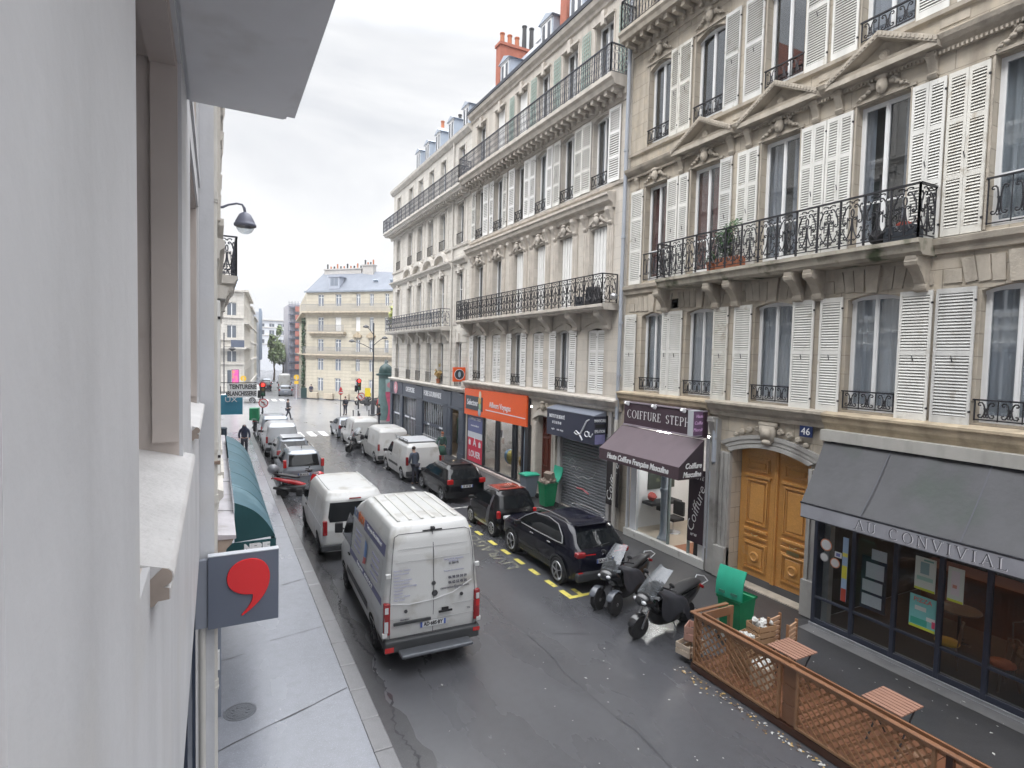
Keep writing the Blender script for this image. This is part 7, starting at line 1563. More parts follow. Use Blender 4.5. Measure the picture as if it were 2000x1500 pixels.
# ---- mid-size white van ahead of it
tv = dict(L=4.9, W=1.90, H=1.98, z0=.26, paint=P_w, rear=[(.26, .12), (.5, .02), (.9, .0), (1.15, .03), (1.75, .15), (1.98, .34)], front=[(.26, 4.8), (.6, 4.88), (.9, 4.78), (1.05, 4.55), (1.15, 4.25), (1.7, 3.55), (1.98, 3.1)],
 wid=[(.26, .94), (.6, .99), (1.0, 1.), (1.2, .975), (1.75, .88), (1.98, .78)], rc=.16, rcf=.4, nose=.14, tail=.05, re=.09,
 side_win=[[(1.14, 3.1, 4.05), (1.4, 3.1, 3.85), (1.70, 3.15, 3.5)]], side_trim=[[(1.10, 3.05, 4.12), (1.74, 3.08, 3.5)]], rear_win=[(1.16, .74), (1.3, .78), (1.70, .72)], windshield=[(1.2, .78), (1.7, .70)], wr=.33, wheels=(.98, 3.98), rim=rimD, mirror=(1.15, 4.15), mirror_m=M['black'],
 side_panels=[('pressed_panel', [(1.16, .5, 1.5), (1.66, .55, 1.5)], mat('shaded van panel', (1, 1, 1))), ('pressed_panel', [(1.16, 1.65, 2.95), (1.66, 1.68, 2.92)], mat('shaded van panel', (1, 1, 1))), ('body_crease', [(1.0, .3, 3.0), (1.03, .3, 3.0)], mat('bright van ridge', (1, 1, 1)))],
 seams=(3.0, 1.57), handles=[(3.2, .98)], handle_m=M['black'], plate=(.62, 'CV 214 KL'), lamps=[('rear_light', (.87, .07, 1.0), (.13, .12, .42), TL, .02), ('rear_bumper', (.5, .03, .42), (.95, .10, .18), BP, .03)])
v2 = vehicle('plain white van without lettering, parked ahead of the big lettered van', 'van', 3.68, 16.75, tv, name='parked_van')
mb = MB(); mb.cbox((0, .13, 1.80), (.34, .04, .03)); mb.build('high_brake_light', TL, v2)
mb = MB(); mb.bar((-.1, .08, 1.16), (.45, .04, 1.24), .02); mb.build('wiper', M['black'], v2)
for s in (-1, 1): mb = MB(); mb.bar((s*.66, .7, 1.985), (s*.66, 3.0, 1.985), .04, .02); mb.build('roof_rib', P_w, v2)
# ---- cars of the left row
def hatch(H=1.5, L=4.1, W=1.75, paint=P_s, **k):
    b = dict(L=L, W=W, H=H, z0=.20, paint=paint, rear=[(.20, .12), (.45, .0), (.72, .02), (.92, .08), (1.0, .12), (H-.15, .42), (H, .72)], front=[(.20, L-.08), (.5, L), (.72, L-.10), (.86, L-.55), (.95, L-1.02), (H-.1, L-1.85), (H, L-2.3)],
     wid=[(.2, .93), (.5, 1.), (.8, 1.), (.95, .96), (H-.12, .78), (H, .66)], rc=.18, rcf=.38, nose=.18, tail=.08, re=.08,
     side_win=[[(.98, .80, L-1.18), (1.2, .90, L-1.52), (H-.14, 1.0, L-1.95)]], rear_win=[(.98, .62), (1.1, .64), (H-.16, .56)], windshield=[(.98, .68), (H-.14, .58)], wr=.31, wheels=(.72, L-.82), rim=rimA, mirror=(.98, L-1.35), seams=(L*.52, L*.28), handles=[(L*.56, .84), (L*.33, .84)], plate=(.62, 'EK 415 VR'),
     lamps=[('rear_light', (W/2-.12, .10, .88), (.20, .14, .24), TL, .03), ('headlight', (W/2-.22, L-.18, .70), (.26, .2, .14), TLw, .04)])
    b.update(k); return b
c = vehicle('silver people carrier behind the red motorcycle', 'car', 3.52, 26.5, hatch(1.62, 4.1, 1.75, P_s, rear=[(.2, .12), (.45, 0), (.8, .01), (1.0, .06), (1.5, .30), (1.62, .55)], rear_win=[(.98, .66), (1.46, .60)], lamps=[('rear_light', (.80, .16, 1.10), (.14, .16, .36), TLo, .03), ('headlight', (.66, 3.95, .75), (.24, .2, .14), TLw, .04)]))
for s in (-1, 1): mb = MB(); mb.bar((s*.56, .9, 1.63), (s*.56, 2.4, 1.64), .035, .04); mb.build('roof_rail', M['chrome'], c)
mb = MB(); mb.bar((-.1, .03, 1.0), (.5, .10, 1.12), .02); mb.build('wiper', M['black'], c); mb = MB(); mb.cyl((0, 1.0, 1.62), (0, .9, 1.78), .012, 6); mb.build('aerial', M['black'], c)
c = vehicle('dark grey car with a pale silver roof, second car beyond the red motorcycle', 'car', 3.62, 31.0, hatch(1.56, 4.0, 1.72, P_g, plate=(.62, 'DF 772 MB')))
mb = MB(); mb.cbox((0, 1.25, 1.565), (1.05, 1.3, .03)); mb.build('pale_roof', P_l, c, bevel=.012)
kg = lambda paint=P_w, H=1.82, L=4.25, **k: dict(dict(L=L, W=1.80, H=H, z0=.22, paint=paint, rear=[(.22, .10), (.45, .0), (.9, .01), (1.1, .03), (H-.2, .12), (H, .30)], front=[(.22, L-.08), (.5, L), (.8, L-.10), (.98, L-.55), (1.08, L-.95), (H-.2, L-1.55), (H, L-2.0)],
     wid=[(.22, .94), (.5, 1.), (.95, 1.), (1.1, .975), (H-.15, .86), (H, .74)], rc=.12, rcf=.36, nose=.14, tail=.04, re=.09, side_win=[[(1.08, L-1.95, L-1.10), (1.3, L-1.95, L-1.30), (H-.22, L-1.92, L-1.60)]], windshield=[(1.1, .72), (H-.2, .62)], wr=.315, wheels=(.80, L-.85), rim=rimA, mirror=(1.10, L-1.15), mirror_m=M['black'], seams=(L-2.0, L-2.9), seam1=1.6, handles=[(L-1.85, .98)], handle_m=M['black'], plate=(.70, 'CJ 830 QT'),
     lamps=[('rear_light', (.83, .05, .96), (.12, .10, .36), TL, .02), ('rear_bumper', (.45, .02, .42), (.86, .12, .2), BP, .04), ('headlight', (.68, L-.2, .78), (.24, .2, .2), TLw, .04)]), **k)
c = vehicle('pale grey small van, third vehicle beyond the red motorcycle', 'van', 3.46, 35.2, kg(P_l, 1.86, 4.2), name='parked_van')
c = vehicle('silver van at the far end of the left parked row, green lidded box beside it', 'van', 3.50, 39.9, kg(P_s, 1.80, 4.2, rear_win=[(1.12, .62), (1.56, .58)]), name='parked_van')
# ---- right row
suv = dict(rtap=.07, L=4.5, W=1.84, H=1.66, z0=.28, paint=P_n, rear=[(.28, .12), (.5, .02), (.8, .0), (1.02, .05), (1.12, .12), (1.45, .42), (1.58, .62), (1.66, .85)], front=[(.28, 4.36), (.55, 4.48), (.85, 4.44), (1.02, 4.15), (1.08, 3.35), (1.5, 2.55), (1.66, 2.1)],
 wid=[(.28, .94), (.55, .99), (.9, 1.), (1.08, .96), (1.5, .80), (1.66, .68)], rc=.2, rcf=.42, nose=.20, tail=.12, re=.10,
 side_win=[[(1.12, .62, 3.20), (1.32, .78, 2.86), (1.50, 1.0, 2.5)]], rear_win=[(1.12, .66), (1.25, .68), (1.50, .58)], windshield=[(1.12, .74), (1.5, .62)], wr=.36, wheels=(.86, 3.56), rim=rimA, spokes=5, mirror=(1.12, 3.0), arch_trim=BP, arch=1.08, wo=.03,
 side_panels=[('lower_cladding', [(.30, 1.3, 3.15), (.48, 1.3, 3.15)], BP), ('air_bump', [(.50, 1.9, 3.0), (.60, 1.9, 3.0)], M['trimk']), ('window_pillar', [(1.12, 1.98, 2.05), (1.50, 1.90, 1.98)], M['trimk'])],
 seams=(2.05, 3.12, 1.02), seam0=.5, seam1=1.1, handles=[(2.3, .98), (1.35, 1.0)], handle_m=M['chrome'], plate=(.80, 'GA 258 NC'), lamps=[('rear_light', (.70, .13, .98), (.28, .18, .14), TL, .04), ('fog_reflector', (.74, .03, .50), (.14, .05, .10), TLo, .01), ('rear_bumper', (.44, .05, .42), (.84, .14, .24), BP, .05), ('headlight', (.66, 4.30, .86), (.3, .2, .12), TLw, .04)])
c = vehicle('black-blue SUV with chrome window line, parked before the roller shutter', 'car', 9.10, 11.88, suv)
hwS = lambda z: lerp(suv['wid'], z)*.93
for s in (-1, 1):
    mb = MB(); mb.tube([(s*(hwS(z)+.012), y, z) for y, z in ((.72, 1.14), (.98, 1.12), (2.0, 1.10), (3.22, 1.10))]+[(s*(hwS(z)+.012), y, z) for y, z in ((2.86, 1.33), (2.42, 1.53), (1.7, 1.58), (1.15, 1.53), (.80, 1.30), (.72, 1.14))], .014, 6); mb.build('chrome_window_line', M['alu'], c)
    mb = MB(); mb.tube([(s*.60, .85, 1.62), (s*.62, 1.0, 1.70), (s*.64, 1.8, 1.72), (s*.63, 2.4, 1.67), (s*.62, 2.55, 1.60)], .016, 6); mb.build('roof_rail', M['chrome'], c)
    mb = MB(); mb.bar((s*.30, -.004, .99), (s*.62, .035, .99), .02); mb.build('lamp_strip', TLo, c)
mb = MB(); mb.bar((-.09, -.012, 1.00), (0, -.014, 1.055), .014); mb.bar((0, -.014, 1.055), (.09, -.012, 1.00), .014); mb.bar((-.09, -.012, .96), (0, -.014, 1.015), .014); mb.bar((0, -.014, 1.015), (.09, -.012, .96), .014); mb.build('badge', M['chrome'], c)
mb = MB(); mb.cbox((0, .60, 1.60), (1.1, .26, .03), rx=-.15); mb.build('roof_spoiler', P_n, c, bevel=.01); mb = MB(); mb.bar((-.3, .12, 1.14), (.25, .16, 1.18), .02); mb.build('wiper', M['black'], c)
smt = dict(L=2.70, W=1.58, H=1.54, z0=.24, paint=P_k, rear=[(.24, .10), (.5, .0), (.85, .02), (1.0, .08), (1.4, .30), (1.54, .50)], front=[(.24, 2.6), (.5, 2.68), (.8, 2.56), (.95, 2.30), (1.02, 2.05), (1.4, 1.35), (1.54, 1.05)], wid=[(.24, .95), (.5, 1.), (.85, 1.), (1.0, .96), (1.4, .82), (1.54, .70)], rc=.22, rcf=.36, nose=.16, tail=.10, re=.08,
 side_win=[[(1.02, .66, 1.98), (1.2, .72, 1.70), (1.40, .80, 1.36)]], rear_win=[(.98, .64), (1.36, .54)], windshield=[(1.05, .62), (1.4, .52)], wr=.29, wheels=(.46, 2.22), rim=rimA, spokes=9, mirror=(1.02, 1.95), seams=(.78,), seam0=.35, seam1=1.0, handles=[(.95, .86)], plate=(.72, 'CX 968 TA'),
 side_panels=[('silver_cell', [(.34, .72, .98), (1.38, .50, .62)], mat('charcoal safety cell', (.10, .10, .115), .3, coat=.5)), ('sill_trim', [(.25, .8, 1.9), (.33, .8, 1.9)], rimA)], lamps=[('rear_light', (.69, .12, .80), (.14, .12, .26), TLo, .04), ('headlight', (.56, 2.44, .74), (.24, .2, .2), TLw, .06)])
c = vehicle('tiny black two-seater car with dark red roof panel, ahead of the SUV', 'car', 9.06, 16.62, smt)
mb = MB(); mb.cbox((0, .92, 1.542), (.98, .84, .02)); mb.build('red_roof_panel', mat('dark red glass roof', (.20, .025, .02), .12, coat=.6), c, bevel=.008)
for s in (-1, 1): mb = MB(); mb.bar((s*.52, .5, 1.545), (s*.50, 1.4, 1.52), .04, .02); mb.build('roof_edge', rimA, c)
c = vehicle('black estate hatchback with red tail lamps, ahead of the tiny car', 'car', 9.22, 21.4, hatch(1.48, 4.1, 1.75, P_k, rear_win=[(.98, .66), (1.32, .58)], plate=(.70, 'EP 407 BE'), lamps=[('rear_light', (.72, .07, .90), (.26, .12, .20), TLo, .03), ('headlight', (.62, 3.92, .68), (.26, .2, .14), TLw, .04)]))
for s in (-1, 1): mb = MB(); mb.bar((s*.60, .8, 1.475), (s*.58, 2.0, 1.475), .03, .03); mb.build('roof_rail', rimA, c)
mb = MB(); mb.cbox((0, 1.2, 1.485), (.95, 1.1, .01)); mb.build('glass_roof', M['trimk'], c)
c = vehicle('white van with a roof rack, man standing at its back', 'van', 8.86, 25.8, kg(P_w, 1.82, 4.38, plate=(.66, 'BT 552 AW'), side_panels=[('rubbing_strip', [(.56, 1.35, 3.0), (.68, 1.35, 3.0)], BP), ('pressed_panel', [(1.10, 1.5, 2.3), (1.58, 1.5, 2.3)], mat('shaded van panel', (1, 1, 1)))], lamps=[('rear_light', (.83, .05, 1.02), (.12, .10, .40), TL, .02), ('rear_bumper', (.45, .02, .42), (.86, .14, .24), BP, .04), ('headlight', (.68, 4.18, .78), (.24, .2, .2), TLw, .04)]), name='parked_van')
for s in (-1, 1):
    mb = MB(); mb.bar((s*.72, .35, 1.98), (s*.72, 2.4, 1.98), .03)
    for k in range(4): mb.bar((s*.72, .4+.62*k, 1.80), (s*.72, .4+.62*k, 1.98), .03)
    mb.bar((s*.72, .35, 1.90), (s*.72, 2.4, 1.90), .02); mb.build('roof_rack_side', M['alu'], c)
mb = MB(); mb.box((-.70, .4, 1.86), (.70, 2.3, 1.89)); mb.build('roof_rack_tray', mat('rack sheet', (.45, .47, .50), .5), c)
c = vehicle('white high van with a yellow rear plate, ahead of the roof-rack van', 'van', 8.72, 30.5, kg(P_w, 1.95, 4.35, plate_m=PY, plate=(.84, 'AK 391 FD')), name='parked_van')
c = vehicle('white van with a dark red pillar, ahead of the small black motorcycle', 'van', 8.55, 36.1, kg(P_w, 1.88, 4.1, side_panels=[('dark_pillar', [(.4, .25, .50), (1.7, .30, .42)], mat('dark red pillar', (.13, .03, .04), .4))]), name='parked_van')
c = vehicle('small grey car heading the right parked row by the crossing', 'car', 8.45, 40.5, hatch(1.46, 3.7, 1.66, P_g, plate=(.6, 'AX 184 JM')))
# ---- beyond the junction
c = vehicle('dark car driving away on the far street', 'car', 8.4, 81.5, hatch(1.46, 4.2, 1.8, P_g), name='driving_car', rz=-.08, group='traffic beyond the junction')
vehicle('white box van on the far street beyond the dark car', 'van', 9.3, 92, kg(P_w, 2.6, 5.2), name='driving_van', rz=-.09, group='traffic beyond the junction')
vehicle('white van crossing at the left of the far street', 'van', 4.7, 72.5, kg(P_w, 2.1, 4.6), name='driving_van', rz=1.45, group='traffic beyond the junction')
for k, (x, y, p_, l) in enumerate(((6.6, 92, P_n, 'dark car parked left of the dark driving car'), (7.4, 101, P_s, 'silver car further up the far street on the left'), (18.8, 66.5, P_k, 'black car half hidden behind the far lamp post'), (21.5, 62, P_g, 'grey car beside the pink banner across the junction'))): vehicle(l, 'car', x, y, hatch(1.46, 4.2, 1.8, p_), rz=-.09 if k < 2 else -.75, group='traffic beyond the junction')
# ================================================================ TERRACE, BINS, TWO-WHEELERS, PEOPLE
tw = mat('stained terrace timber', (.31, .165, .085), .5, var=.4, vs=5, fine=.2, coat=.1); twd = mat('dark wet timber', (.075, .030, .018), .35, var=.4, vs=4, coat=.3); twp = mat('pinkish weathered slats', (.36, .20, .145), .55, var=.3, vs=6); twr = mat('wet rail timber', (.26, .125, .065), .35, var=.5, vs=3, coat=.4)
X0 = 8.36                          # street side of the terrace
dk = thing('terrace_deck', 'brown plank deck of the restaurant terrace behind the trellis', 'deck', (9.3, 3, 0), world=True)
mb = MB(); y = -3.9
while y < 8.0: mb.box((X0+.02, y, .10), (10.28, min(y+.13, 8.0), .135)); y += .142
mb.build('planks', mat('reddish deck planks', (.20, .085, .045), .4, var=.5, vs=3, coat=.2), dk); mb = MB(); mb.box((X0-.02, -3.9, .02), (X0+.06, 8.02, .135)); mb.box((X0, 7.95, .02), (10.3, 8.02, .14)); mb.build('edge_board', twd, dk)
def trellis(y0, y1, label, x=X0):
    t = thing('trellis_panel', label, 'trellis', (x, y0, .13), world=True, group='trellis panels along the terrace')
    F = Frame((x, 0, 0), (0, 1, 0), (-1, 0, 0)); za, zb = .16, 1.12
    mb = MB(F); mb.box((y0, -.03, za), (y0+.045, .03, zb)); mb.box((y1-.045, -.03, za), (y1, .03, zb)); mb.box((y0+.045, -.025, za), (y1-.045, .025, za+.05)); mb.box((y0+.045, -.028, zb-.05), (y1-.045, .028, zb)); mb.build('frame', tw, t, bevel=.004, seg=1)
    for nm, sg, d_ in (('front_lattice', 1, .010), ('rear_lattice', -1, -.012)):
        mb = MB(F); a, b, c, e = y0+.045, y1-.045, za+.05, zb-.05; sl = .95; st_ = .118 if sg > 0 else .13; k = a-(e-c)/sl-1
        while k < b+(e-c)/sl+1:
            pts = []       # clip z = c + sl*(u-k)*sg to the frame
            u0, u1 = a, b
            f = lambda u: c+sl*(u-k) if sg > 0 else e-sl*(u-k)
            lo, hi = sorted((k, k+(e-c)/sl)); u0, u1 = max(a, lo), min(b, hi)
            if u1-u0 > .03: mb.bar((u0, d_, f(u0)), (u1, d_, f(u1)), .008, .030, up=(0, 1, 0)) if 0 else mb.bar((u0, d_, f(u0)), (u1, d_, f(u1)), .034, .012, up=(0, 1, 0))
            k += .165
        mb.build(nm, tw, t)
trellis(6.05, 7.98, 'trellis panel at the street end of the terrace, beside the crates'); trellis(3.75, 5.76, 'long trellis panel in the middle, right of the narrow plank gap'); trellis(1.5, 3.45, 'trellis panel cut by the lower right corner of the picture')
rl = thing('terrace_rail', 'double wooden handrail running above the trellis panels', 'handrail', (8.4, 3, .13), world=True)
mb = MB(); mb.box((X0-.05, -3.9, 1.125), (X0+.035, 8.0, 1.16)); mb.box((X0-.045, 8.0, 1.125), (9.32, 8.08, 1.16)); mb.build('top_rail', twr, rl, bevel=.006, seg=1)
mb = MB(); mb.box((X0+.10, -3.9, 1.00), (X0+.14, 7.9, 1.17)); mb.box((X0+.14, 7.86, 1.0), (9.3, 7.90, 1.17)); mb.build('plank_rail', twr, rl)
for y in (7.95, 5.9, 3.62, 1.4, -1): mb = MB(); mb.box((X0+.04, y-.04, .13), (X0+.12, y+.04, 1.13)); mb.build('post', tw if y != 3.62 else twd, rl)
mb = MB(); mb.box((9.26, 7.9, .13), (9.34, 7.98, 1.13)); mb.build('post', tw, rl)
mb = MB()
for k in range(3): mb.box((X0+.02, 5.79+.0, .16+.32*k), (X0+.045, 6.02, .46+.32*k))
mb.build('plank_infill', twr, rl)
def slat_table(x, y, rz, label):
    t = thing('slatted_table', label, 'table', (x, y, .135), rz, group='slatted tables on the terrace')
    mb = MB()
    for k in range(7): mb.box((-.30+.088*k, -.30, .70), (-.30+.088*k+.068, .30, .72))
    mb.build('tabletop', twp, t); mb = MB(); mb.box((-.3, -.24, .675), (.3, -.20, .70)); mb.box((-.3, .20, .675), (.3, .24, .70)); mb.build('table_batten', twp, t)
    for s in (-1, 1): mb = MB(); mb.bar((s*-.25, -.22, .68), (s*.27, -.22, 0), .02); mb.bar((s*-.25, .22, .68), (s*.27, .22, 0), .02); mb.build('leg', M['iron'], t)
slat_table(9.42, 6.62, .0, 'first slatted folding table, nearest the crates and the green bin'); slat_table(9.40, 4.86, .0, 'second slatted folding table, nearer the lower right corner'); slat_table(9.2, 2.6, .0, 'slatted folding table below the picture edge')
def crate(x, y, z, sx, sy, h, rz, label, col, fill=None):
    t = thing('wooden_crate', label, 'crate', (x, y, z), rz, group='crates stacked by the terrace'); m = mat('crate wood %.2f' % col[0], col, .7, var=.35, vs=6); mb = MB(); n = max(2, int(h/.11))
    for k in range(n):
        z0_ = h*k/n+.01; z1_ = h*(k+1)/n-.015
        for s in (-1, 1): mb.box((-sx/2, s*sy/2-.006, z0_), (sx/2, s*sy/2+.006, z1_)); mb.box((s*sx/2-.006, -sy/2, z0_), (s*sx/2+.006, sy/2, z1_))
    mb.box((-sx/2, -sy/2, 0), (sx/2, sy/2, .01))
    for s in (-1, 1):
        for q in (-1, 1): mb.box((s*(sx/2-.02)-.015, q*(sy/2-.02)-.015, 0), (s*(sx/2-.02)+.015, q*(sy/2-.02)+.015, h))
    mb.build('slats', m, t)
    if fill: 
        mb = MB()
        for k in range(16): mb.blob((rnd.uniform(-sx*.4, sx*.4), rnd.uniform(-sy*.4, sy*.4), h*rnd.uniform(.75, 1.05)), rnd.uniform(.04, .07), 4, jit=.5)
        mb.build('contents', fill, t)
wl2 = mat('crumpled white paper', (.6, .6, .58), .8)
crate(8.62, 8.32, .135, .50, .34, .24, .15, 'pale low crate on the road side of the first trellis', (.60, .50, .40)); crate(8.72, 8.36, .38, .34, .26, .30, .5, 'pinkish crate standing on the pale low crate', (.55, .33, .27))
crate(9.05, 7.35, .135, .44, .34, .72, .1, 'tall slatted crate just inside the trellis corner', (.36, .22, .12), wl2); crate(9.55, 7.40, .135, .42, .34, .84, -.12, 'tall slatted crate with white litter, next to the deck end', (.40, .25, .14), wl2); crate(9.0, 6.9, .135, .40, .30, .40, .3, 'small crate low behind the first trellis panel', (.5, .42, .33), wl2)
crate(9.98, 8.55, .12, .55, .36, .50, .2, 'white slotted crate behind the open green lid', (.62, .60, .57))
for k, (x, y, rz) in enumerate(((9.86, 7.35, .12), (9.92, 7.0, .25))):
    t = thing('folded_chair', ('folded slatted chair leaning by the tall crates', 'second folded slatted chair, nearer the first table')[k], 'chair', (x, y, .135), rz, group='folded slatted chairs'); mb = MB()
    for j in range(8): mb.box((-.2, -.02, .14+.10*j), (.2, .01, .20+.10*j))
    mb.build('slats', mat('pale folded slats', (.48, .30, .19), .6, var=.3), t)
    for s in (-1, 1): mb = MB(); mb.box((s*.2-.015, -.03, 0), (s*.2+.015, .02, .95)); mb.build('chair_frame', tw, t)
def wheelie_bin(x, y, z, rz, body, lid, label, open_=None, fill=False, h=1.0, w=.56):
    t = thing('wheelie_bin', label, 'bin', (x, y, z), rz, group='wheeled rubbish bins'); mb = MB(); b = w/2
    mb.grid([[(-b*.78, -b*.85, .06), (b*.78, -b*.85, .06), (b*.78, b*.7, .06), (-b*.78, b*.7, .06)], [(-b*.9, -b*1.0, h*.6), (b*.9, -b*1.0, h*.6), (b*.9, b*.95, h*.6), (-b*.9, b*.95, h*.6)], [(-b*.97, -b*1.08, h*.93), (b*.97, -b*1.08, h*.93), (b*.97, b*1.05, h*.93), (-b*.97, b*1.05, h*.93)], [(-b*1.06, -b*1.18, h*.935), (b*1.06, -b*1.18, h*.935), (b*1.06, b*1.12, h*.935), (-b*1.06, b*1.12, h*.935)], [(-b*1.06, -b*1.18, h*.985), (b*1.06, -b*1.18, h*.985), (b*1.06, b*1.12, h*.985), (-b*1.06, b*1.12, h*.985)]], None, True)
    mb.fi((3, 2, 1, 0)); mb.build('bin_body', body, t, bevel=.015)
    mb = MB()
    if open_ is None: mb.grid([[(-b*1.1, -b*1.22, h), (0, -b*1.24, h+.05), (b*1.1, -b*1.22, h)], [(-b*1.1, 0, h+.04), (0, 0, h+.10), (b*1.1, 0, h+.04)], [(-b*1.1, b*1.2, h), (0, b*1.2, h+.05), (b*1.1, b*1.2, h)]]); mb.box((-b*1.1, -b*1.24, h-.03), (b*1.1, b*1.2, h+.005)); o = mb.build('lid', lid, t, auto=50)
    else:
        a = open_; R = Matrix.Rotation(a, 3, 'X'); hy = Vector((0, b*1.12, h)); rows = []
        for k in range(6):
            v = -w*1.12*k/5; q = .05*math.sin(PI*k/5); rows.append([hy+R@Vector((xx, v, q+(.03 if abs(xx) < b*.8 else 0))) for xx in (-b*1.1, -b*.85, 0, b*.85, b*1.1)])
        mb.grid(rows); mb.grid([[p+R@Vector((0, 0, -.035)) for p in r] for r in rows])
        for i in (0, -1): mb.grid([rows[i], [p+R@Vector((0, 0, -.035)) for p in rows[i]]])
        o = mb.build('lid', lid, t, auto=50)
        for s in (-1, 1): q = MB(); q.cbox(hy+R@Vector((s*.14, -.10, .045)), (.14, .05, .03), rx=a); q.build('lid_slot', mat('dark lid slot', (.02, .12, .08), .6), o)
    for s in (-1, 1): mb = MB(); mb.lathe([(.10, -.03), (.10, .03)], (s*b*.85, b*.95, .10), 16, axis='X'); mb.build('wheel', M['black'], t)
    if fill:
        mb = MB()
        for k in range(14): mb.blob((rnd.uniform(-b*.7, b*.7), rnd.uniform(-b*.7, b*.7), h*rnd.uniform(.92, 1.12)), rnd.uniform(.07, .12), 5, jit=.5)
        mb.cbox((.02, .05, h+.22), (.38, .22, .34), rz=.4, rx=.3); mb.build('rubbish', [mat('mixed rubbish', (.30, .24, .20), .8, var=.9, vs=9)], t)
gB = mat('bright green plastic', (.010, .23, .095), .45, var=.35, vs=4, streak=.4); gL = mat('mint green lid', (.03, .40, .26), .45, var=.35, vs=3, streak=.2); gG = mat('blue grey bin plastic', (.16, .19, .23), .5)
wheelie_bin(11.85, 20.85, .12, -PI/2, gG, gL, 'grey wheeled bin with mint lid by the glass of the travel shop', h=1.0, w=.58)
wheelie_bin(11.80, 19.25, .12, -PI/2, gB, gL, 'bright green wheeled bin overflowing with lid thrown open', open_=-1.9, fill=True, w=.56)
wheelie_bin(9.95, 8.35, .12, PI*.55, gB, gL, 'green wheeled bin with raised lid behind the scooters and crates', open_=-1.35, w=.56, h=.98)
# ---- motor scooters
def ring(c, rx, rz, n=12, e=2.6, tilt=0., ry=0.):
    out = []
    for j in range(n):
        a = 2*PI*j/n; ca, sa = math.cos(a), math.sin(a); u = math.copysign(abs(ca)**(2/e), ca)*rx; v = math.copysign(abs(sa)**(2/e), sa)*rz; out.append((c[0]+u, c[1]+v*math.sin(tilt), c[2]+v*math.cos(tilt)))
    return out
def hull(root, nm, secs, m, sub=1, auto=None):
    mb = MB(); rows = [ring(*s) for s in secs]; idx = mb.grid(rows, None, True); mb.fi(idx[0]); mb.fi(idx[-1]); return mb.build(nm, m, root, smooth=True, subsurf=sub)
def mwheel(root, x, y, r, w, rim, steer=0.):
    mb = MB(); mb.lathe([(r*.72, -w/2), (r*.92, -w/2), (r*.99, -w*.25), (r, 0), (r*.99, w*.25), (r*.92, w/2), (r*.72, w/2)], (x, y, r), 22, axis='X'); o = mb.build('wheel', M['black'], root, auto=45)
    mb = MB(); mb.lathe([(r*.76, -w*.38), (r*.74, w*.38), (r*.66, w*.36), (r*.66, -w*.36), (r*.76, -w*.38)], (x, y, r), 22, axis='X', capb=False)
    for k in range(6): a = k*PI/3; mb.bar((x, y, r), (x, y+math.cos(a)*r*.7, r+math.sin(a)*r*.7), .05, .03)
    mb.cyl((x-w*.5, y, r), (x+w*.5, y, r), .045, 10); mb.build('rim', rim, o)
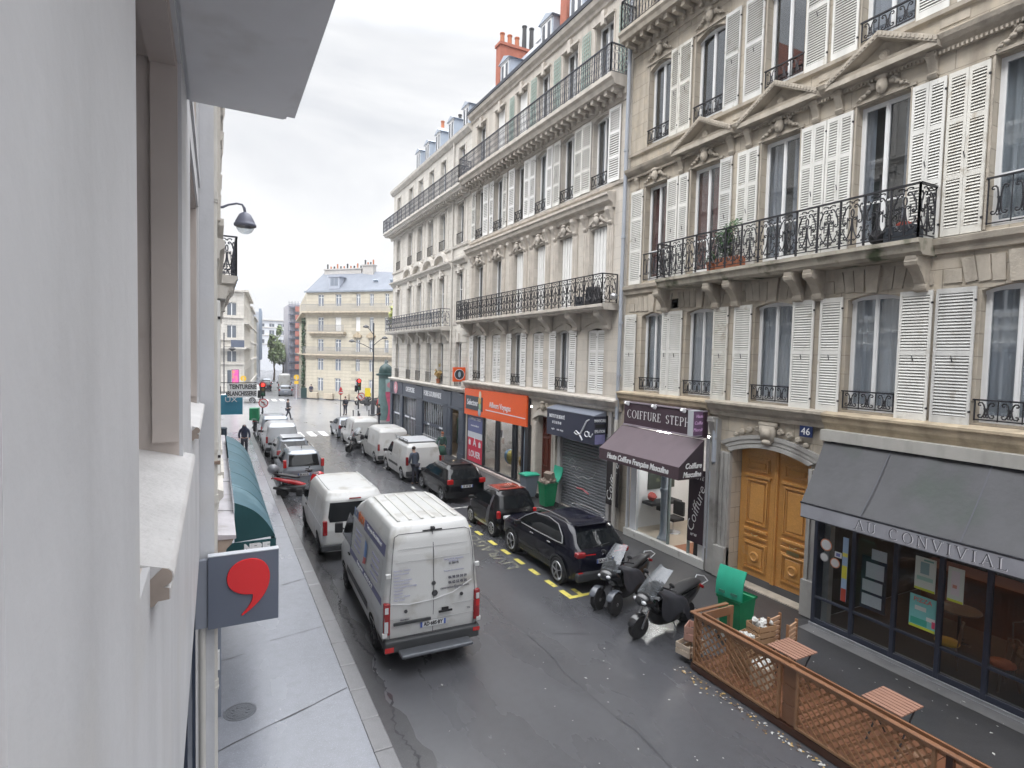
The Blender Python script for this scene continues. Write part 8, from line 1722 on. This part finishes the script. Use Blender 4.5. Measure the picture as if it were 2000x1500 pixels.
def scooter(label, x, y, rz, lean=0., paint=None, three=False, apron=True, box=None, screen=True, cat='scooter', name='motor_scooter', scale=1.07):
    """local +y is forward"""
    t = thing(name, label, cat, (x, y, .0), rz, 'parked two-wheelers'); t.rotation_euler = (0, lean, rz); t.scale = (scale,)*3; pt = paint or M['scp']; bk_ = M['scb']; rd = rimA
    if three:
        for s in (-1, 1):
            mwheel(t, s*.23, .78, .24, .12, rd); hull(t, 'mudguard', [((s*.23, .78+.29*math.cos(a), .25+.29*math.sin(a)), .085, .02, 10, 2.4, -a+PI/2) for a in [math.radians(q) for q in (20, 50, 80, 110, 140)]], mat('gunmetal mudguard', (.10, .11, .13), .3, coat=.4), 1)
            mb = MB(); mb.bar((s*.23, .78, .24), (s*.10, .70, .55), .05); mb.build('fork', bk_, t)
    else:
        mwheel(t, 0, .80, .25, .13, rimD); hull(t, 'mudguard', [((0, .80+.285*math.cos(a), .25+.285*math.sin(a)), .085, .02, 10, 2.4, -a+PI/2) for a in [math.radians(q) for q in (10, 45, 80, 115, 150)]], pt, 1)
        for s in (-1, 1): mb = MB(); mb.tube([(s*.09, .80, .25), (s*.09, .66, .62)], .026, 8); mb.build('fork', M['chrome'], t)
    mwheel(t, 0, -.62, .25, .15, rimD)
    kk = .55 if name == 'motorcycle' else 1; hull(t, 'rear_body', [((0, -1.0, .76), .05, .05*kk), ((0, -.86, .74), .13, .11*kk), ((0, -.6, .70-.08*kk), .19, .17*kk), ((0, -.25, .66-.12*kk), .21*kk, .22*kk), ((0, .05, .54-.10*kk), .20*kk, .18*kk), ((0, .3, .42), .17*kk, .12*kk)], pt)
    hull(t, 'belly', [((0, -.72, .36), .08, .10), ((0, -.35, .33), .18, .17), ((0, .15, .30), .20, .16), ((0, .50, .40), .14, .20)], bk_)
    hull(t, 'front_fairing', [((0, .36, .58), .17, .26, 12, 2.6, .0), ((0, .52, .72), .25 if three else .21, .26, 12, 2.4, .35), ((0, .68, .82), .24 if three else .20, .20, 12, 2.4, .55), ((0, .84, .80), .15, .11, 12, 2.2, .7), ((0, .92, .76), .06, .04, 12, 2.2, .8)], pt)
    hull(t, 'seat', [((0, -.98, .90), .09, .03), ((0, -.85, .90), .14, .055), ((0, -.5, .86), .17, .07), ((0, -.38, .83), .16, .06), ((0, -.2, .79), .16, .07), ((0, .02, .76), .12, .05)], bk_)
    hull(t, 'handlebar_cowl', [((0, .26, .98), .12, .05), ((0, .36, 1.02), .15, .07), ((0, .48, 1.0), .12, .05)], bk_)
    mb = MB(); mb.tube([(-.36, .20, 1.04), (-.24, .30, 1.06), (0, .34, 1.03), (.24, .30, 1.06), (.36, .20, 1.04)], [.022, .018, .018, .018, .022], 8); mb.build('handlebar', bk_, t)
    for s in (-1, 1):
        mb = MB(); mb.tube([(s*.26, .30, 1.06), (s*.33, .36, 1.18)], .010, 6); mb.blob((s*.35, .36, 1.21), (.075, .025, .045), 6); mb.build('mirror', bk_, t, smooth=True)
        mb = MB(); mb.blob((s*.10, .855 if not three else .86, .83), (.075, .045, .04), 7); mb.build('headlight', TLw, t, smooth=True)
        mb = MB(); mb.bar((s*.14, .70, .93), (s*.21, .52, .90), .02, .05); mb.build('fairing_strip', mat('grey strip', (.3, .32, .34), .3), t)
        mb = MB(); mb.bar((s*.16, -.62, .25), (s*.12, -.05, .34), .05, .08); mb.build('swing_arm', bk_, t)
    if screen:
        mb = MB(); rows = []
        for k in range(6): zz = .88+.105*k; yy = .78-.085*k-.006*k*k; ww = .215-.012*max(0, k-3)*2; rows.append([(ww*u, yy-.07*u*u, zz) for u in (-1, -.66, -.33, 0, .33, .66, 1)])
        mb.grid(rows); mb.build('windscreen', glass('scooter screen', tint=(.6, .63, .66), refl=.07, trans=.62, dark=(.10, .11, .12)), t, smooth=True)
    if apron:
        mb = MB(); rows = []
        for i in range(9):
            y_ = .48-.11*i; zc = .97-.03*i+.02*math.sin(i*2.1); dr_ = .40+.14*math.sin(i*.9)
            rows.append([((.15+.17*abs(u)**.7)*(1 if u > 0 else -1)*(abs(u) > .01)+.012*math.sin(i*3+u*7), y_+.03*math.sin(u*5+i), zc-dr_*abs(u)**1.6+.02*math.sin(i*1.7+u*9)) for u in [(-1+j/6) for j in range(13)]])
        mb.grid(rows); mb.build('leg_apron', mat('black apron fabric', (.030, .031, .040), .55, var=.3, vs=5, bump=.6, bs=9), t, smooth=True, subsurf=1)
    if box: mb = MB(); mb.blob((0, -.98, 1.12), (.24, .22, .18), 8); mb.build('top_box', box, t, smooth=True)
    mb = MB(); mb.tube([(.20, -.3, .30), (.22, -.5, .34), (.23, -.95, .42)], [.05, .06, .055], 10); mb.build('exhaust', M['alu'] if three else bk_, t, smooth=True)
    mb = MB(); mb.tube([(-.1, -.1, .28), (-.22, -.12, .03)], .014, 6); mb.build('side_stand', M['alu'], t); mb = MB(); mb.tube([(-.1, -.95, .84), (-.15, -1.08, .92), (0, -1.14, .95), (.15, -1.08, .92), (.1, -.95, .84)], .012, 6); mb.build('grab_rail', M['alu'], t)
    mb = MB(); mb.cbox((0, -1.02, .76), (.22, .05, .06)); mb.build('rear_light', TL, t, bevel=.015)
    return t
M['scp'] = mat('gloss black scooter paint', (.014, .015, .018), .2, coat=.6); M['scb'] = mat('satin black', (.016, .016, .018), .45)
PIh = PI/2
scooter('three-wheeled dark scooter behind the SUV, leg apron over its side', 9.15, 11.02, math.radians(108), .06, M['scp'], three=True)
scooter('black maxi scooter with tall clear screen, nearest the terrace crates', 9.05, 9.55, math.radians(96), -.10, M['scp'])
scooter('small black motorcycle between two white vans of the right row', 7.95, 35.4, math.radians(120), -.1, M['scp'], apron=False, cat='motorcycle')
mr = scooter('red motorcycle with grey top box parked across behind the silver people carrier', 3.15, 25.0, math.radians(-100), -.08, mat('gloss red paint', (.50, .012, .018), .2, coat=.5), apron=False, screen=False, box=mat('grey top box', (.20, .21, .23), .3, coat=.3), cat='motorcycle', name='motorcycle')
dv = scooter('delivery scooter with big green box at the head of the left row', 2.75, 47.2, math.radians(-10), 0, M['scp'], apron=False, cat='scooter')
mb = MB(); mb.cbox((0, -.75, 1.25), (.62, .62, .85)); mb.build('delivery_box', mat('bright green plastic', (1, 1, 1)), dv, bevel=.04)
for k, (x, y, l) in enumerate(((15.2, 66, 'row motorcycle across the junction, nearest the far traffic light'), (16.0, 65.2, 'row motorcycle across the junction, second from the traffic light'), (20.5, 60.5, 'black motorcycle across the junction beside the pink banner'))): scooter(l, x, y, .8, 0, M['scp'], apron=False, cat='motorcycle')
# ---- people
SK = mat('skin', (.42, .26, .19), .6)
def skin(root, nm, pts, edges, m, sub=1):
    me = bpy.data.meshes.new(nm); me.from_pydata([p[:3] for p in pts], edges, []); o = bpy.data.objects.new(nm, me); C.objects.link(o); o.parent = root
    q = o.modifiers.new('skin', 'SKIN'); q.use_smooth_shade = True
    for v, p in zip(me.skin_vertices[0].data, pts): v.radius = p[3] if isinstance(p[3], tuple) else (p[3], p[3])
    me.skin_vertices[0].data[0].use_root = True
    s = o.modifiers.new('sub', 'SUBSURF'); s.levels = sub; s.render_levels = sub; me.materials.append(m); return o
def person(label, x, y, z, rz, top, legs_c, stride=.0, arm=(.0, .0), hair=(.03, .02, .015), h=1.74, hood=False, skirt=None, bag=None, lean=0., long_=False, shoe=(.03, .03, .03)):
    t = thing('person', label, 'person', (x, y, z), rz); k = h/1.74
    def J(*a): return (a[0]*k, (a[1]+lean*max(0, a[2]-.9))*k, a[2]*k, a[3]*k if not isinstance(a[3], tuple) else (a[3][0]*k, a[3][1]*k))
    s = stride; hp = .94
    hipL, kneeL, ankL, toeL = (-.09, 0, hp-.04, .085), (-.10, s*.30, .50, .058), (-.10, s*.42, .08, .040), (-.11, s*.42+.15, .035, .035)
    hipR, kneeR, ankR, toeR = (.09, 0, hp-.04, .085), (.10, -s*.18+.04*abs(s), .50, .058), (.10, -s*.50, .09+.05*abs(s), .040), (.11, -s*.50+.14, .035+.02*abs(s), .035)
    def armp(sd, a): return [(sd*.19, 0, 1.42, .052), (sd*.25, a*.18, 1.17, .042), (sd*.24, .05+a*.42, .96+abs(a)*.10, .032), (sd*.235, .08+a*.50, .88+abs(a)*.14, .034)]
    P_ = [(0, 0, hp, (.15, .11)), (0, 0, 1.12, (.135, .10)), (0, 0, 1.34, (.165, .11)), (0, 0, 1.46, (.10, .075)), (0, .01, 1.52, .052), (0, .02, 1.60, (.075, .085)), (0, .02, 1.68, (.072, .085))]
    E = [(i, i+1) for i in range(6)]; n = 7
    for L_ in ([hipL, kneeL, ankL, toeL], [hipR, kneeR, ankR, toeR]): P_ += L_; E += [(0, n), (n, n+1), (n+1, n+2), (n+2, n+3)]; n += 4
    for sd, a in ((-1, arm[0]), (1, arm[1])): P_ += armp(sd, a); E += [(3, n), (n, n+1), (n+1, n+2), (n+2, n+3)]; n += 4
    skin(t, 'figure', [J(*p) for p in P_], E, SK)
    g = lambda p, e: (*p[:3], p[3]+e if not isinstance(p[3], tuple) else (p[3][0]+e, p[3][1]+e))
    tp = [g(P_[0], .02), g(P_[1], .025), g(P_[2], .02), g(P_[3], .012)]; E2 = [(0, 1), (1, 2), (2, 3)]; n = 4
    for i0 in (15, 19): tp += [g(P_[i0+j], .018) for j in range(3)]; E2 += [(3, n), (n, n+1), (n+1, n+2)]; n += 3
    if long_: tp.append((0, 0, .62, (.17, .13))); E2.append((0, n)); n += 1
    if hood: tp += [(0, -.01, 1.60, (.105, .115)), (0, -.01, 1.70, (.09, .10))]; E2 += [(3, n), (n, n+1)]
    skin(t, 'jacket', [J(*p) for p in tp], E2, top)
    lg = [g(P_[0], .012)]+[g(P_[i], .016) for i in (7, 8, 9, 11, 12, 13)]
    if skirt: mb = MB(); mb.lathe([(.17*k, .98*k), (.22*k, .80*k), (.30*k, .45*k), (.29*k, .45*k)], (0, 0, 0), 16, capb=False); mb.build('skirt', skirt, t, smooth=True)
    else: skin(t, 'trousers', [J(*p) for p in lg], [(0, 1), (1, 2), (2, 3), (0, 4), (4, 5), (5, 6)], legs_c)
    for a, b in ((P_[9], P_[10]), (P_[13], P_[14])): mb = MB(); mb.blob(Vector(J(a[0], (a[1]+b[1])/2, b[2]+.012, .1)[:3]), (.048*k, .13*k, .05*k), 6); mb.build('shoe', mat('shoe %.2f' % shoe[0], shoe, .6), t, smooth=True)
    if not hood: mb = MB(); mb.blob(Vector(J(0, -.005, 1.69, .1)[:3]), (.085*k, .10*k, .088*k), 8); mb.build('hair', mat('hair %.3f' % hair[0], hair, .7), t, smooth=True)
    mb = MB(); mb.blob(Vector(J(0, .105, 1.635, .1)[:3]), (.014*k, .02*k, .022*k), 5); mb.build('nose', SK, t, smooth=True)
    for sd in (-1, 1): mb = MB(); mb.blob(Vector(J(sd*.03, .095, 1.66, .1)[:3]), (.012*k, .008*k, .008*k), 4); mb.build('eye', M['black'], t)
    if bag: mb = MB(); mb.blob(Vector(J(0, -.20, 1.26, .1)[:3]), (.17*k, .12*k, .24*k), 8); mb.build('backpack', bag, t, smooth=True)
    return t
nvy = mat('navy coat', (.035, .04, .075), .8, var=.2, vs=5); dkc = mat('dark clothing', (.022, .022, .028), .8); jn = mat('dark trousers', (.035, .035, .05), .8); grj = mat('grey blue jacket', (.07, .085, .12), .8, var=.2, vs=5)
person('person in a dark hooded coat walking down the left pavement', 1.45, 35.0, .12, PI, nvy, jn, .25, (.2, -.1), hood=True, h=1.85, long_=False)
person('person striding across the junction with arms swinging', 5.7, 53.5, 0, -1.2, dkc, jn, .75, (.8, -.5), h=1.85)
person('person in a grey blue jacket standing bowed at the back of the rack van', 8.28, 25.35, 0, .35, grj, jn, .08, (.25, .3), lean=.18, h=1.76, long_=True)
person('person with reddish hair in a green skirt on the right pavement', 11.2, 29.6, .12, 2.4, mat('dark green top', (.03, .07, .06), .8), jn, .1, (.1, .9), hair=(.30, .10, .04), skirt=mat('green skirt', (.045, .12, .09), .7, var=.3), h=1.68)
person('person with a large dark backpack waiting on the far kerb', 11.2, 56.2, 0, .5, dkc, jn, .1, bag=mat('black backpack', (.02, .02, .03), .7), h=1.8)
person('person in a red jacket beside the far traffic light', 14.3, 55.5, 0, .9, mat('red jacket', (.34, .04, .04), .8), dkc, .3, (.2, -.2), h=1.85)
person('person in a black jacket standing below the pink banner', 12.1, 46.9, .12, 1.2, dkc, jn, .0, h=1.72)
person('person in dark clothes walking on the left pavement of the far street', 8.9, 93, .12, 3, dkc, jn, .3); person('person in a navy coat beside the dark display stand across the junction', 11.0, 77.0, .12, 2.6, nvy, jn, .1)
# ================================================================ STREET FURNITURE AT THE JUNCTION, BALCONY PLANTS
dg_ = mat('dark green street paint', (.015, .045, .045), .45); mg = mat('dark post paint', (.035, .038, .045), .5)
def disc(root, nm, c, r, m, dy=0., th=.02): mb = MB(); mb.lathe([(r, 0), (r, th), (0, th)], (c[0], c[1]-dy-th, c[2]), 24, axis='Y'); return mb.build(nm, m, root)
wr = mat('white sign face', (.72, .72, .72), .4); rr_ = mat('road sign red', (.55, .02, .025), .4); bkk = mat('sign black', (.02, .02, .022), .5)
def no_left(root, c, r):
    disc(root, 'sign_rim', c, r, rr_); disc(root, 'sign_face', c, r*.80, wr, .021); mb = MB(); y = c[1]-.046
    mb.bar((c[0]+r*.12, y, c[2]-r*.5), (c[0]+r*.12, y, c[2]+r*.2), r*.16, .006, up=(0, 1, 0)); mb.bar((c[0]+r*.12, y, c[2]+r*.2), (c[0]-r*.25, y, c[2]+r*.2), r*.16, .006, up=(0, 1, 0)); mb.face([(c[0]-r*.5, y, c[2]+r*.2), (c[0]-r*.2, y, c[2]+r*.42), (c[0]-r*.2, y, c[2]-r*.02)]); mb.build('arrow', bkk, root)
    mb = MB(); mb.bar((c[0]-r*.52, y-.012, c[2]+r*.52), (c[0]+r*.52, y-.012, c[2]-r*.52), r*.15, .006, up=(0, 1, 0)); mb.build('red_bar', rr_, root)
def traffic_light(x, y, label, zs, pole=True):
    t = thing('traffic_light', label, 'traffic light', (x, y, .0), world=True, group='traffic lights at the junction'); mb = MB(); mb.cyl((x, y, 0), (x, y, 3.7), .06, 10); mb.build('pole', mg, t)
    mb = MB(); mb.box((x-.17, y-.26, 2.75), (x+.17, y-.08, 3.75)); mb.build('signal_head', bkk, t, bevel=.03)
    for k, (c, z) in enumerate((((1., .03, .02), 3.58), ((.12, .07, .01), 3.25), ((.01, .08, .04), 2.92))):
        mb = MB(); mb.lathe([(.12, 0), (.09, -.02), (0, -.035)], (x, y-.262, z), 16, axis='Y'); mb.build('lamp_lens', mat('signal lens %d' % k, c, .3, emit=3. if k == 0 else 0.), t)
    mb = MB(); mb.lathe([(.24, 0), (.24, .01), (0, .01)], (x, y-.07, 3.58), 16, axis='Y'); mb.build('backing_disc', rr_, t)
    no_left(t, (x+(.22 if x > 6 else .05), y-.1, 2.20 if x > 6 else 2.25), .33); mb = MB(); mb.cbox((x-.22, y+.05, 2.9), (.22, .2, .55)); mb.build('pedestrian_signal', bkk, t, bevel=.02)
traffic_light(3.08, 45.2, 'traffic light showing red at the left crossing with a no-left-turn sign', 0); traffic_light(11.35, 51.2, 'traffic light showing red on the right kerb with a no-left-turn sign', 0)
t = thing('street_lamp', 'tall dark street lamp post with twin arms at the junction', 'street lamp', (13.33, 54, .12), world=True)
mb = MB(); mb.lathe([(.26, 0), (.26, .1), (.20, .15), (.19, 1.1), (.12, 1.3), (.10, 1.6), (.075, 4), (.06, 8.8), (0, 8.85)], (13.33, 54, .12), 14); mb.build('post', mg, t, auto=40)
for s, z, x1 in ((-1, 7.2, 11.3), (1, 7.6, 14.4), (-1, 8.6, 12.6)):
    mb = MB(); mb.tube([(13.33, 54, z-.8), (13.33+(x1-13.33)*.5, 54, z-.3), (x1, 54, z)], .035, 6); mb.build('arm', mg, t); mb = MB(); mb.lathe([(.06, .12), (.26, 0), (.30, -.1), (.0, -.18)], (x1, 54, z), 14); mb.build('lamp_head', mg, t)
t = thing('road_sign', 'slim pole with small red and white sign at the right kerb end', 'road sign', (9.95, 52, 0), world=True); mb = MB(); mb.cyl((9.95, 52, 0), (9.95, 52, 2.9), .035, 8); mb.build('pole', mg, t); disc(t, 'sign_rim', (9.95, 51.96, 2.5), .2, rr_); mb = MB(); mb.box((9.8, 51.9, 2.44), (10.1, 51.935, 2.56)); mb.build('sign_bar', wr, t); mb = MB(); mb.prism([(9.8, 2.72), (10.1, 2.72), (9.95, 3.05)], 1, 51.9, 51.94); mb.build('small_triangle', rr_, t)
t = thing('road_sign', 'yellow panel sign behind the right traffic light', 'road sign', (14.2, 60, 0), world=True); mb = MB(); mb.cyl((14.2, 60, 0), (14.2, 60, 2.4), .04, 8); mb.build('pole', mg, t); mb = MB(); mb.box((13.95, 59.93, 1.5), (14.55, 59.97, 2.4)); mb.build('panel', mat('yellow sign', (.65, .50, .02), .5), t)
for k, (x, y) in enumerate(((10.35, 48.6), (10.9, 49.2), (11.7, 48.7), (12.6, 48.9), (13.6, 48.5), (3.0, 43.4), (10.3, 46.0))):
    t = thing('bollard', 'thin dark bollard on the pavement edge, '+('leftmost near the crossing', 'second from the crossing', 'third along the right corner', 'fourth along the right corner', 'last by the pink banner', 'alone at the left crossing', 'nearest the row of parked cars')[k], 'bollard', (x, y, .0), group='bollards around the junction'); mb = MB(); mb.cyl((0, 0, 0), (0, 0, 1.15), .045, 10); mb.build('post', mg, t); mb = MB(); mb.blob((0, 0, 1.17), .065, 6); mb.build('ball_cap', wr if k % 2 else mg, t, smooth=True)
t = thing('corner_banner', 'slim banner of pink and pale blue hanging at the shop corner', 'banner', (12.6, 45.3, .6), world=True)  # cloth banner hung at the shop corner
mb = MB(); rows = [[(12.72, 45.2, 4.0), (12.16, 45.2, 4.0)], [(12.75, 45.2, 3.0), (12.2, 45.2, 3.0)]]; mb.grid(rows); mb.build('pale_top', mat('pale blue cloth', (.36, .50, .52), .7, var=.3), t); disc(t, 'round_mark', (12.5, 45.18, 3.55), .22, mat('pink plaque', (1, 1, 1)))
mb = MB(); mb.grid([[(12.18+.25*math.sin(k*.32)**2-.0, 45.25, 3.0-.3*k), (12.72+.30*math.sin(k*.32), 45.25, 3.0-.3*k)] for k in range(9)]); mb.build('pink_cloth', mat('pink cloth', (.70, .13, .24), .7, var=.4), t)
t = thing('advertising_column', 'green domed kiosk top rising behind the corner of the dark shopfront', 'kiosk', (13.6, 50.5, .12), world=True)
mb = MB(); mb.cyl((13.6, 50.5, .12), (13.6, 50.5, 4.2), .62, 20); mb.build('column', mat('poster column', (.12, .20, .20), .5, var=.6, vs=2), t); mb = MB(); mb.lathe([(.85, 4.1), (.85, 4.25), (.62, 4.3), (.6, 4.6), (.5, 4.9), (.25, 5.1), (.1, 5.2), (.03, 5.6), (0, 5.62)], (13.6, 50.5, 0), 20); mb.build('dome', dg_, t, auto=50)
t = thing('billboard', 'upright pink and yellow poster panel in front of the pale left corner building', 'billboard', (2.05, 72, 0), world=True); mb = MB(); mb.cyl((2.05, 72.1, 0), (2.05, 72.1, 2.3), .1, 8); mb.build('leg', mg, t); mb = MB(); mb.box((1.66, 72, 2.2), (2.44, 72.12, 3.85)); mb.build('frame', mg, t); mb = MB(); mb.box((1.71, 71.98, 2.26), (2.39, 72.0, 3.8)); mb.build('poster', mat('magenta poster', (.70, .10, .42), .5, dirt=(.75, .42, .03), ds=1.6, dth=.48), t)
for x, y, l in ((2.85, 71.5, 'yellow road sign right of the pink poster panel'), (9.0, 75.3, 'yellow round sign on the far kerb before the yellowish building')): t = thing('road_sign', l, 'road sign', (x, y, 0), world=True); mb = MB(); mb.cyl((x, y, 0), (x, y, 3.0), .05, 8); mb.build('pole', mat('light grey pole', (.45, .46, .48), .5), t); disc(t, 'sign_disc', (x, y, 2.85), .32, mat('amber sign', (.72, .45, .03), .5)); mb = MB(); mb.box((x-.25, y-.05, 2.0), (x+.25, y, 2.4)); mb.build('sign_plate', mat('amber sign', (1, 1, 1)), t)
t = thing('lamp_mast', 'thin mast with hanging dark lamp before the left corner building', 'street lamp', (1.2, 72.5, 0), world=True); mb = MB(); mb.cyl((.9, 72.5, 0), (.9, 72.5, 8), .06, 8); mb.bar((.9, 72.5, 6.4), (1.9, 72.5, 6.4), .05); mb.build('mast', mg, t); mb = MB(); mb.lathe([(.1, .2), (.42, 0), (.1, -.25), (0, -.3)], (1.75, 72.5, 6.2), 12); mb.build('lamp_head', bkk, t)  # thin mast carrying a hanging lamp
t = thing('litter_bin', 'dark litter bin against the left wall beyond the teal awning', 'bin', (.45, 40.5, .12)); mb = MB(); mb.lathe([(.20, 0), (.22, .9), (.25, .95), (.2, 1.0), (0, 1.0)], (0, 0, 0), 14); mb.build('bin_body', mat('dark blue bin', (.03, .05, .07), .5), t, auto=40); mb = MB(); mb.box((-.35, -.05, 0), (-.25, .05, 2.2)); mb.build('post', bkk, t)
t = thing('display_stand', 'dark display stand on the far pavement by the ivy', 'stand', (10.1, 76.9, .12)); mb = MB(); mb.box((-.35, -.1, 0), (.35, .1, 1.3)); mb.build('panel', dg_, t, bevel=.04)
for k in range(4):
    x, y = 11.2+.0*k+k*1.6, 76.4-k*1.75; t = thing('stone_block', ('pale stone block at the foot of the yellowish building, leftmost', 'second pale stone block along the yellowish building', 'third pale stone block along the yellowish building', 'fourth pale stone block along the yellowish building')[k], 'block', (x, y, .12), -.82); mb = MB(); mb.box((-.7, -.25, 0), (.7, .25, .75)); mb.build('block', M['trim_y'], t, bevel=.04)
# balcony greenery
def pot(mb_root, x, y, z, r, h): mb = MB(); mb.lathe([(r*.72, 0), (r, h), (r*1.08, h), (r*1.08, h*.88), (r*.9, h*.95), (0, h*.9)], (x, y, z), 16); return mb.build('pot', M['terra'], mb_root, auto=40)
t = thing('potted_shrub', 'leafy green shrub in a terracotta trough on the scrolled balcony', 'plant', (12.1, 10.85, 8.54), world=True)
mb = MB(); mb.box((11.98, 10.5, 8.54), (12.3, 11.25, 8.86)); mb.build('trough', M['terra'], t, bevel=.02)
mb = MB(); 
for k in range(7): mb.tube([(12.12, 10.85, 8.8), (12.1+.1*math.sin(k), 10.85+.25*math.cos(k*1.3), 9.2), (12.05+.15*math.sin(k*2), 10.85+.45*math.cos(k*1.3), 9.5)], .012, 5)
mb.build('stem', mat('tree bark', (.1, .1, .1)), t)
mb = MB(); leaf_crown(mb, (12.08, 10.85, 9.32), (.26, .50, .42), 1500, .036, seed=21); mb.build('leaves', [mat('shrub leaf %d' % k, c, .5) for k, c in enumerate(((.035, .10, .025), (.06, .15, .04), (.02, .06, .02)))], t, weld=False)
t = thing('potted_shrub', 'small plant in a clay pot left of the big balcony shrub', 'plant', (12.1, 11.3, 8.54), world=True); pot(t, 12.08, 11.45, 8.54, .15, .26); mb = MB(); leaf_crown(mb, (12.08, 11.45, 8.92), (.13, .17, .14), 260, .03, seed=5); mb.build('leaves', [mat('shrub leaf %d' % k, (1, 1, 1)) for k in range(3)], t, weld=False)
t = thing('planter_box', 'dark blue grey box with red soil at the right end of the scrolled balcony', 'planter', (12.1, 6.6, 8.54), world=True); mb = MB(); mb.box((11.95, 6.3, 8.54), (12.35, 6.85, 8.86)); mb.build('box', mat('slate planter', (.05, .06, .075), .5), t, bevel=.02); mb = MB(); mb.blob((12.1, 6.55, 8.88), (.12, .16, .08), 5); mb.build('red_cover', mat('red cover', (.38, .06, .04), .7), t)
t = thing('barbecue', 'round black barbecue standing beside the slate planter', 'barbecue', (12.15, 7.0, 8.54), world=True); mb = MB(); mb.blob((12.1, 7.05, 8.72), (.16, .16, .15), 8); mb.build('bowl', M['black'], t, smooth=True)
t = thing('balcony_chair', 'covered black chair on the balcony above the roller shutter', 'chair', (12.15, 17.0, 8.0), world=True); mb = MB(); mb.prism([(16.75, 8.02), (17.35, 8.02), (17.25, 8.62), (17.1, 8.68), (16.95, 8.68), (16.82, 8.6)], 0, 11.95, 12.35); mb.build('cover', mat('grey black cover', (.03, .03, .035), .6, var=.4), t, bevel=.05, seg=3)
t = thing('plant_pot', 'dark pot beside the covered balcony chair', 'plant pot', (12.1, 17.9, 8.0), world=True); mb = MB(); mb.lathe([(.13, 0), (.17, .34), (.15, .36), (0, .34)], (12.1, 17.85, 8.02), 14); mb.build('pot', mat('slate planter', (1, 1, 1)), t, auto=40)
t = thing('flower_pot', 'ochre dried flowers on a window guard above the dark grey shopfront', 'plant', (12.3, 33.5, 4.6), world=True); pot(t, 12.32, 33.5, 4.32, .14, .28); mb = MB(); leaf_crown(mb, (12.32, 33.5, 4.92), (.22, .42, .34), 300, .06, seed=8); mb.build('flowers', [mat('dried flower %d' % k, c, .7) for k, c in enumerate(((.42, .25, .08), (.5, .36, .14), (.25, .22, .08)))], t, weld=False)
t = thing('balcony_lamp', 'small grey wall lamp by the balcony end beside the drainpipe', 'wall lamp', (12.3, 15.95, 8.2), world=True); mb = MB(); mb.blob((12.2, 15.9, 8.25), (.14, .14, .12), 8); mb.bar((12.45, 15.9, 8.3), (12.2, 15.9, 8.3), .03); mb.build('lamp_body', M['alu'], t, smooth=True)  # small wall lamp on a short arm
# ================================================================ DAMP AIR
mb = MB(); mb.box((-60, -25, -1.5), (120, 400, 30)); o = tag(mb.build('haze', None or mat('haze', (1, 1, 1))), 'thin damp haze filling the street', 'haze', kind='stuff')
m = bpy.data.materials.new('haze air'); m.use_nodes = True; n = m.node_tree.nodes; l = m.node_tree.links; n.remove(n['Principled BSDF'])
v = n.new('ShaderNodeVolumePrincipled'); v.inputs['Color'].default_value = (.93, .95, 1, 1); v.inputs['Density'].default_value = .0006; v.inputs['Anisotropy'].default_value = .1
l.new(v.outputs[0], n['Material Output'].inputs['Volume']); o.data.materials.clear(); o.data.materials.append(m)
